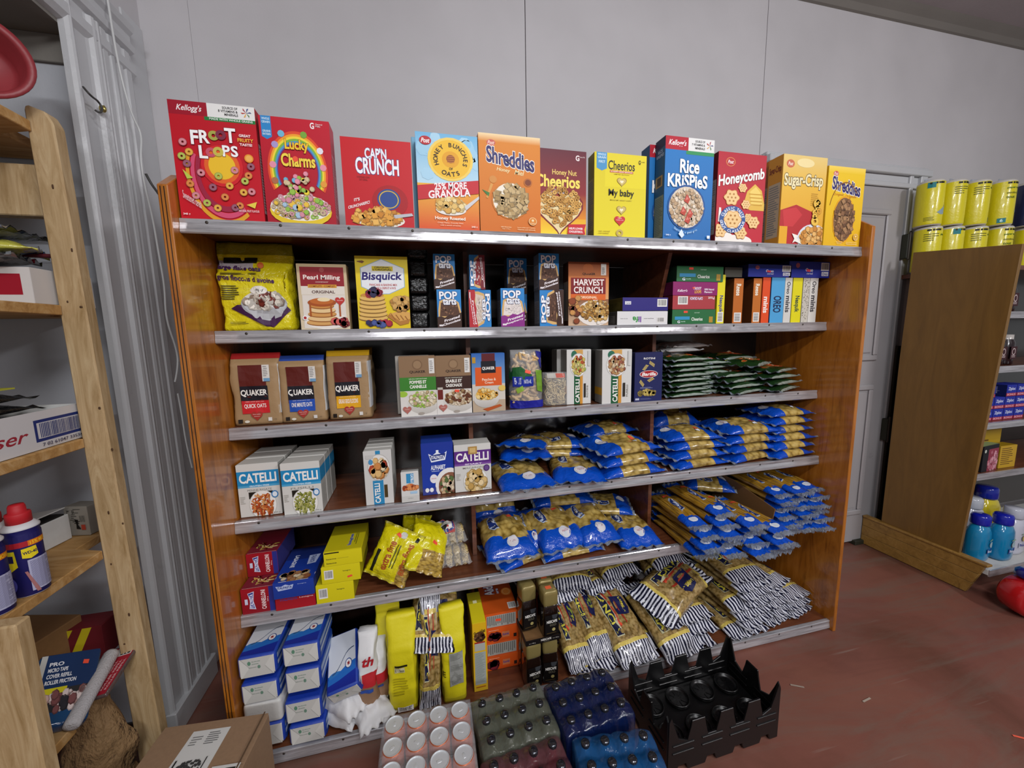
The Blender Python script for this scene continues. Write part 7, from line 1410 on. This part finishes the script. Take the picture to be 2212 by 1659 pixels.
# detergent bottles
def det(label,x,y_,rz,c,capc,grp,s_=1.,white=False):
    t=empty('detergent_bottle',(x,y_,SH[4]+.0015),R(rz),label,'detergent bottle',grp); t.scale=(s_,s_,s_)
    prof=[(.045,0),(.056,.004),(.060,.02),(.060,.11),(.057,.15),(.046,.178),(.034,.188),(.033,.198)]
    me=lathe_me(prof,28,lambda z_:c,.35); [setattr(v_,'co',Vector((v_.co.x*1.05,v_.co.y*.75,v_.co.z))) for v_ in me.vertices]; add('bottle_body',me,t,'film2')
    cp=lathe_me([(.036,.19),(.038,.195),(.037,.235),(.032,.243),(.0,.244)],24,lambda z_:capc); add('cap',cp,t,'film2')
    p=P(.9); p.E(.5,.35,.18,'#b9a86a' if white else '#9fb8c0'); p.R(.15,.60,.95,.86,'#2a4a9a' if not white else '#c9cfe0'); p.T('Snuggle',.2,.64,.9,.80,'#dfe4f4' if not white else '#3a3f8f',.03); p.R(.3,.1,.8,.16,'#8fae8a')
    add('front_label',p.mesh(lambda x_,yy,l:((x_-.5)*.075,-.0485-EPS*l+.010*(abs(x_-.5)*2)**2,.03+(1-yy)*.10)),t,'print'); return t
M['film2']=attrmat('glossy_plastic',.18,.0,.0,1.,.4)
G2='detergent bottles on the low shelf'
det('turquoise fabric softener bottle with blue cap, closer to the brown panel',3.065,1.405,10,'#1480b0','#1420a0',G2,1.08)
det('turquoise fabric softener bottle with blue cap, closer to the white bottle',3.19,1.375,4,'#1480b0','#1420a0',G2,1.08)
det('white fabric softener bottle standing beside the turquoise ones',3.335,1.40,0,'#c4c6d4','#b9bcc8',G2,1.12,True)
det('white capped bottle directly behind the turquoise pair',3.10,1.53,0,'#b9bcc8','#b4b8c0',G2,1.25,True)
det('white capped bottle behind the front white one',3.24,1.53,0,'#b9bcc8','#b4b8c0',G2,1.2,True)
det('yellow-necked bottle with blue cap standing farther back',3.18,1.66,0,'#c9b820','#14248f',G2,1.45)
det('yellow-necked bottle with blue cap behind the front white bottle',3.42,1.56,0,'#c9b820','#14248f',G2,1.35)
det('pink capped bottle at the very back of the detergent shelf',3.30,1.70,0,'#b8b4b8','#8f2a5a',G2,1.4,True)
# red tub of laundry pods on the floor
t=empty('laundry_tub',(2.99,1.17,.001),R(-18),'red round-sided laundry tub with clear blue lid on the floor','laundry tub')
me=lathe_me([(.05,-.06),(.085,-.055),(.098,-.04),(.10,0),(.098,.04),(.085,.055),(.05,.06)],36,lambda z_:'#b8151c'); o=add('tub_body',me,t,'film2'); o.location=(0,0,.101); o.rotation_euler=(R(90),0,0)
cp=lathe_me([(.055,.0),(.062,.004),(.062,.03),(.05,.045),(.0,.05)],28,lambda z_:'#1a1f7a'); o=add('lid',cp,t,'film2'); o.location=(.012,0,.192); o.rotation_euler=(R(0),R(12),0)
p=P(1.); p.E(.5,.5,.46,'#c9b8bc'); p.E(.5,.5,.43,'#2f6f8f'); p.E(.5,.32,.30,'#c9c4c0',.2); p.T('Purex',.36,.27,.64,.37,'#5a5a8a',.01); p.poly([(.15,.5),(.8,.6),(.75,.72),(.25,.75)],'#1c3f6a'); p.poly([(.2,.62),(.85,.5),(.8,.62),(.3,.78)],'#8fb4c4')
add('round_label',p.mesh(lambda x_,y_,l:((x_-.5)*.125,-.0612-EPS*l,.101+(.5-y_)*.125)),t,'print')
t=copy_tree(t); t.location=(3.14,1.09,.001); t['label']='red laundry tub partly cut off behind the first red tub'
# goods on the upper shelves of the end unit
for i,(x,z) in enumerate(((2.99,0),(3.07,0),(3.15,0))):
    for r_,zs in enumerate((SH[0],SH[1])):
        t=empty('dark_jar',(x+.05*r_,1.47,zs+.001),0,'dark jar on the %s shelf of the end unit, %s from the panel'%(('highest','second highest')[r_],('first','second','third')[i]),'jar','dark jars on the end unit'); me=lathe_me([(.03,0),(.034,.006),(.034,.12),(.026,.14),(.026,.165),(.0,.166)],20,lambda z_:'#b9b4b0' if z_>.14 else '#1e0c12'); add('jar_body',me,t,'film2')
        p=P(1.); p.R(0,0,1,1,'#3a1a20'); p.ring(.5,.4,.2,.28,'#b9a8a8',14); p.lines(.2,.7,.8,.9,2,'#b9a8a8',2); add('jar_label',p.mesh(lambda x_,y_,l:((x_-.5)*.05,-.0345-EPS*l,.03+(1-y_)*.07)),t,'print')
for c_ in range(4):
    for r_ in range((3,2,3,3)[c_]):
        p=P(1.6); p.R(0,0,1,1,'#1a2a9a'); p.T('Ziploc',.15,.2,.85,.55,'#c9d0ea',.03); p.R(0,.72,1,1,'#a02a44'); p.T('BONUS',.1,.76,.9,.94,'#e8b0b8',.02)
        q_=P(1.); q_.R(0,0,1,1,'#15205a'); q_.T('Ziploc',.3,.2,.7,.8,'#8a90b4',.02,rot=-90)
        carton('blue_box','small blue box with red band, %s row, %s from the panel'%(LV[r_],('first','second','third','fourth')[c_]),'box','small blue boxes on the end unit',3.045+.087*c_,1.43,SH[2]+.0012+.066*r_,.083,.063,.09,'#1a2a9a','#15205a','#22309a',{'F':p,'L':q_})
carton('flat_box','black and pink blister box leaning on the end unit below the blue boxes','box',None,3.10,1.42,SH[3]+.0012,.16,.15,.05,'#14141c','#14141c','#8a9a6a',{'F':(lambda p:(p.R(0,0,1,1,'#14141c'),p.R(.35,.15,1,1,'#8f3448'),p.food(.68,.6,.28,.36,26,'#b86a7a #d89aa8'.split(),.10,'square',3),p.E(.12,.2,.06,'#c9cfc4'),p)[-1])(P(1.1))},R(6))
carton('flat_box','tall yellow box behind the black and pink blister box','box',None,3.19,1.50,SH[3]+.0012,.30,.215,.08,'#b5941c','#9a7c14','#6a1a2a',{'F':(lambda p:(p.R(0,0,1,1,'#b5941c'),p.lines(.1,.3,.9,.9,7,'#5a3a14',3),p)[-1])(P(1.4))})
carton('flat_box','yellow striped box next to the blister box on the end unit','box',None,3.27,1.43,SH[3]+.0012,.14,.13,.06,'#c09a2a','#9a7c14',None,{'F':(lambda p:(p.R(0,0,1,1,'#c09a2a'),p.lines(.1,.1,.9,.9,9,'#5a3a14',3,.35),p)[-1])(P(1.1))})
# scraps on the floor
for i,(u,v,c,l,an,lb) in enumerate(((1872,1512,'#a89a8c',.045,.1,'pale paper scrap lying on the red floor'),(2200,1592,'#f0644a',.03,-.6,'orange price sticker lying on the floor'),(1722,1482,'#9c8d80',.05,-.5,'thin pale splinter on the floor near the crate'))):
    a=PZ(u,v,.002); o=box('floor_scrap',-l/2,l/2,-.003,.003,0,.0015,'matte',None,0,c); o.location=a; o.rotation_euler=(0,0,an); tag(o,lb,'scrap')
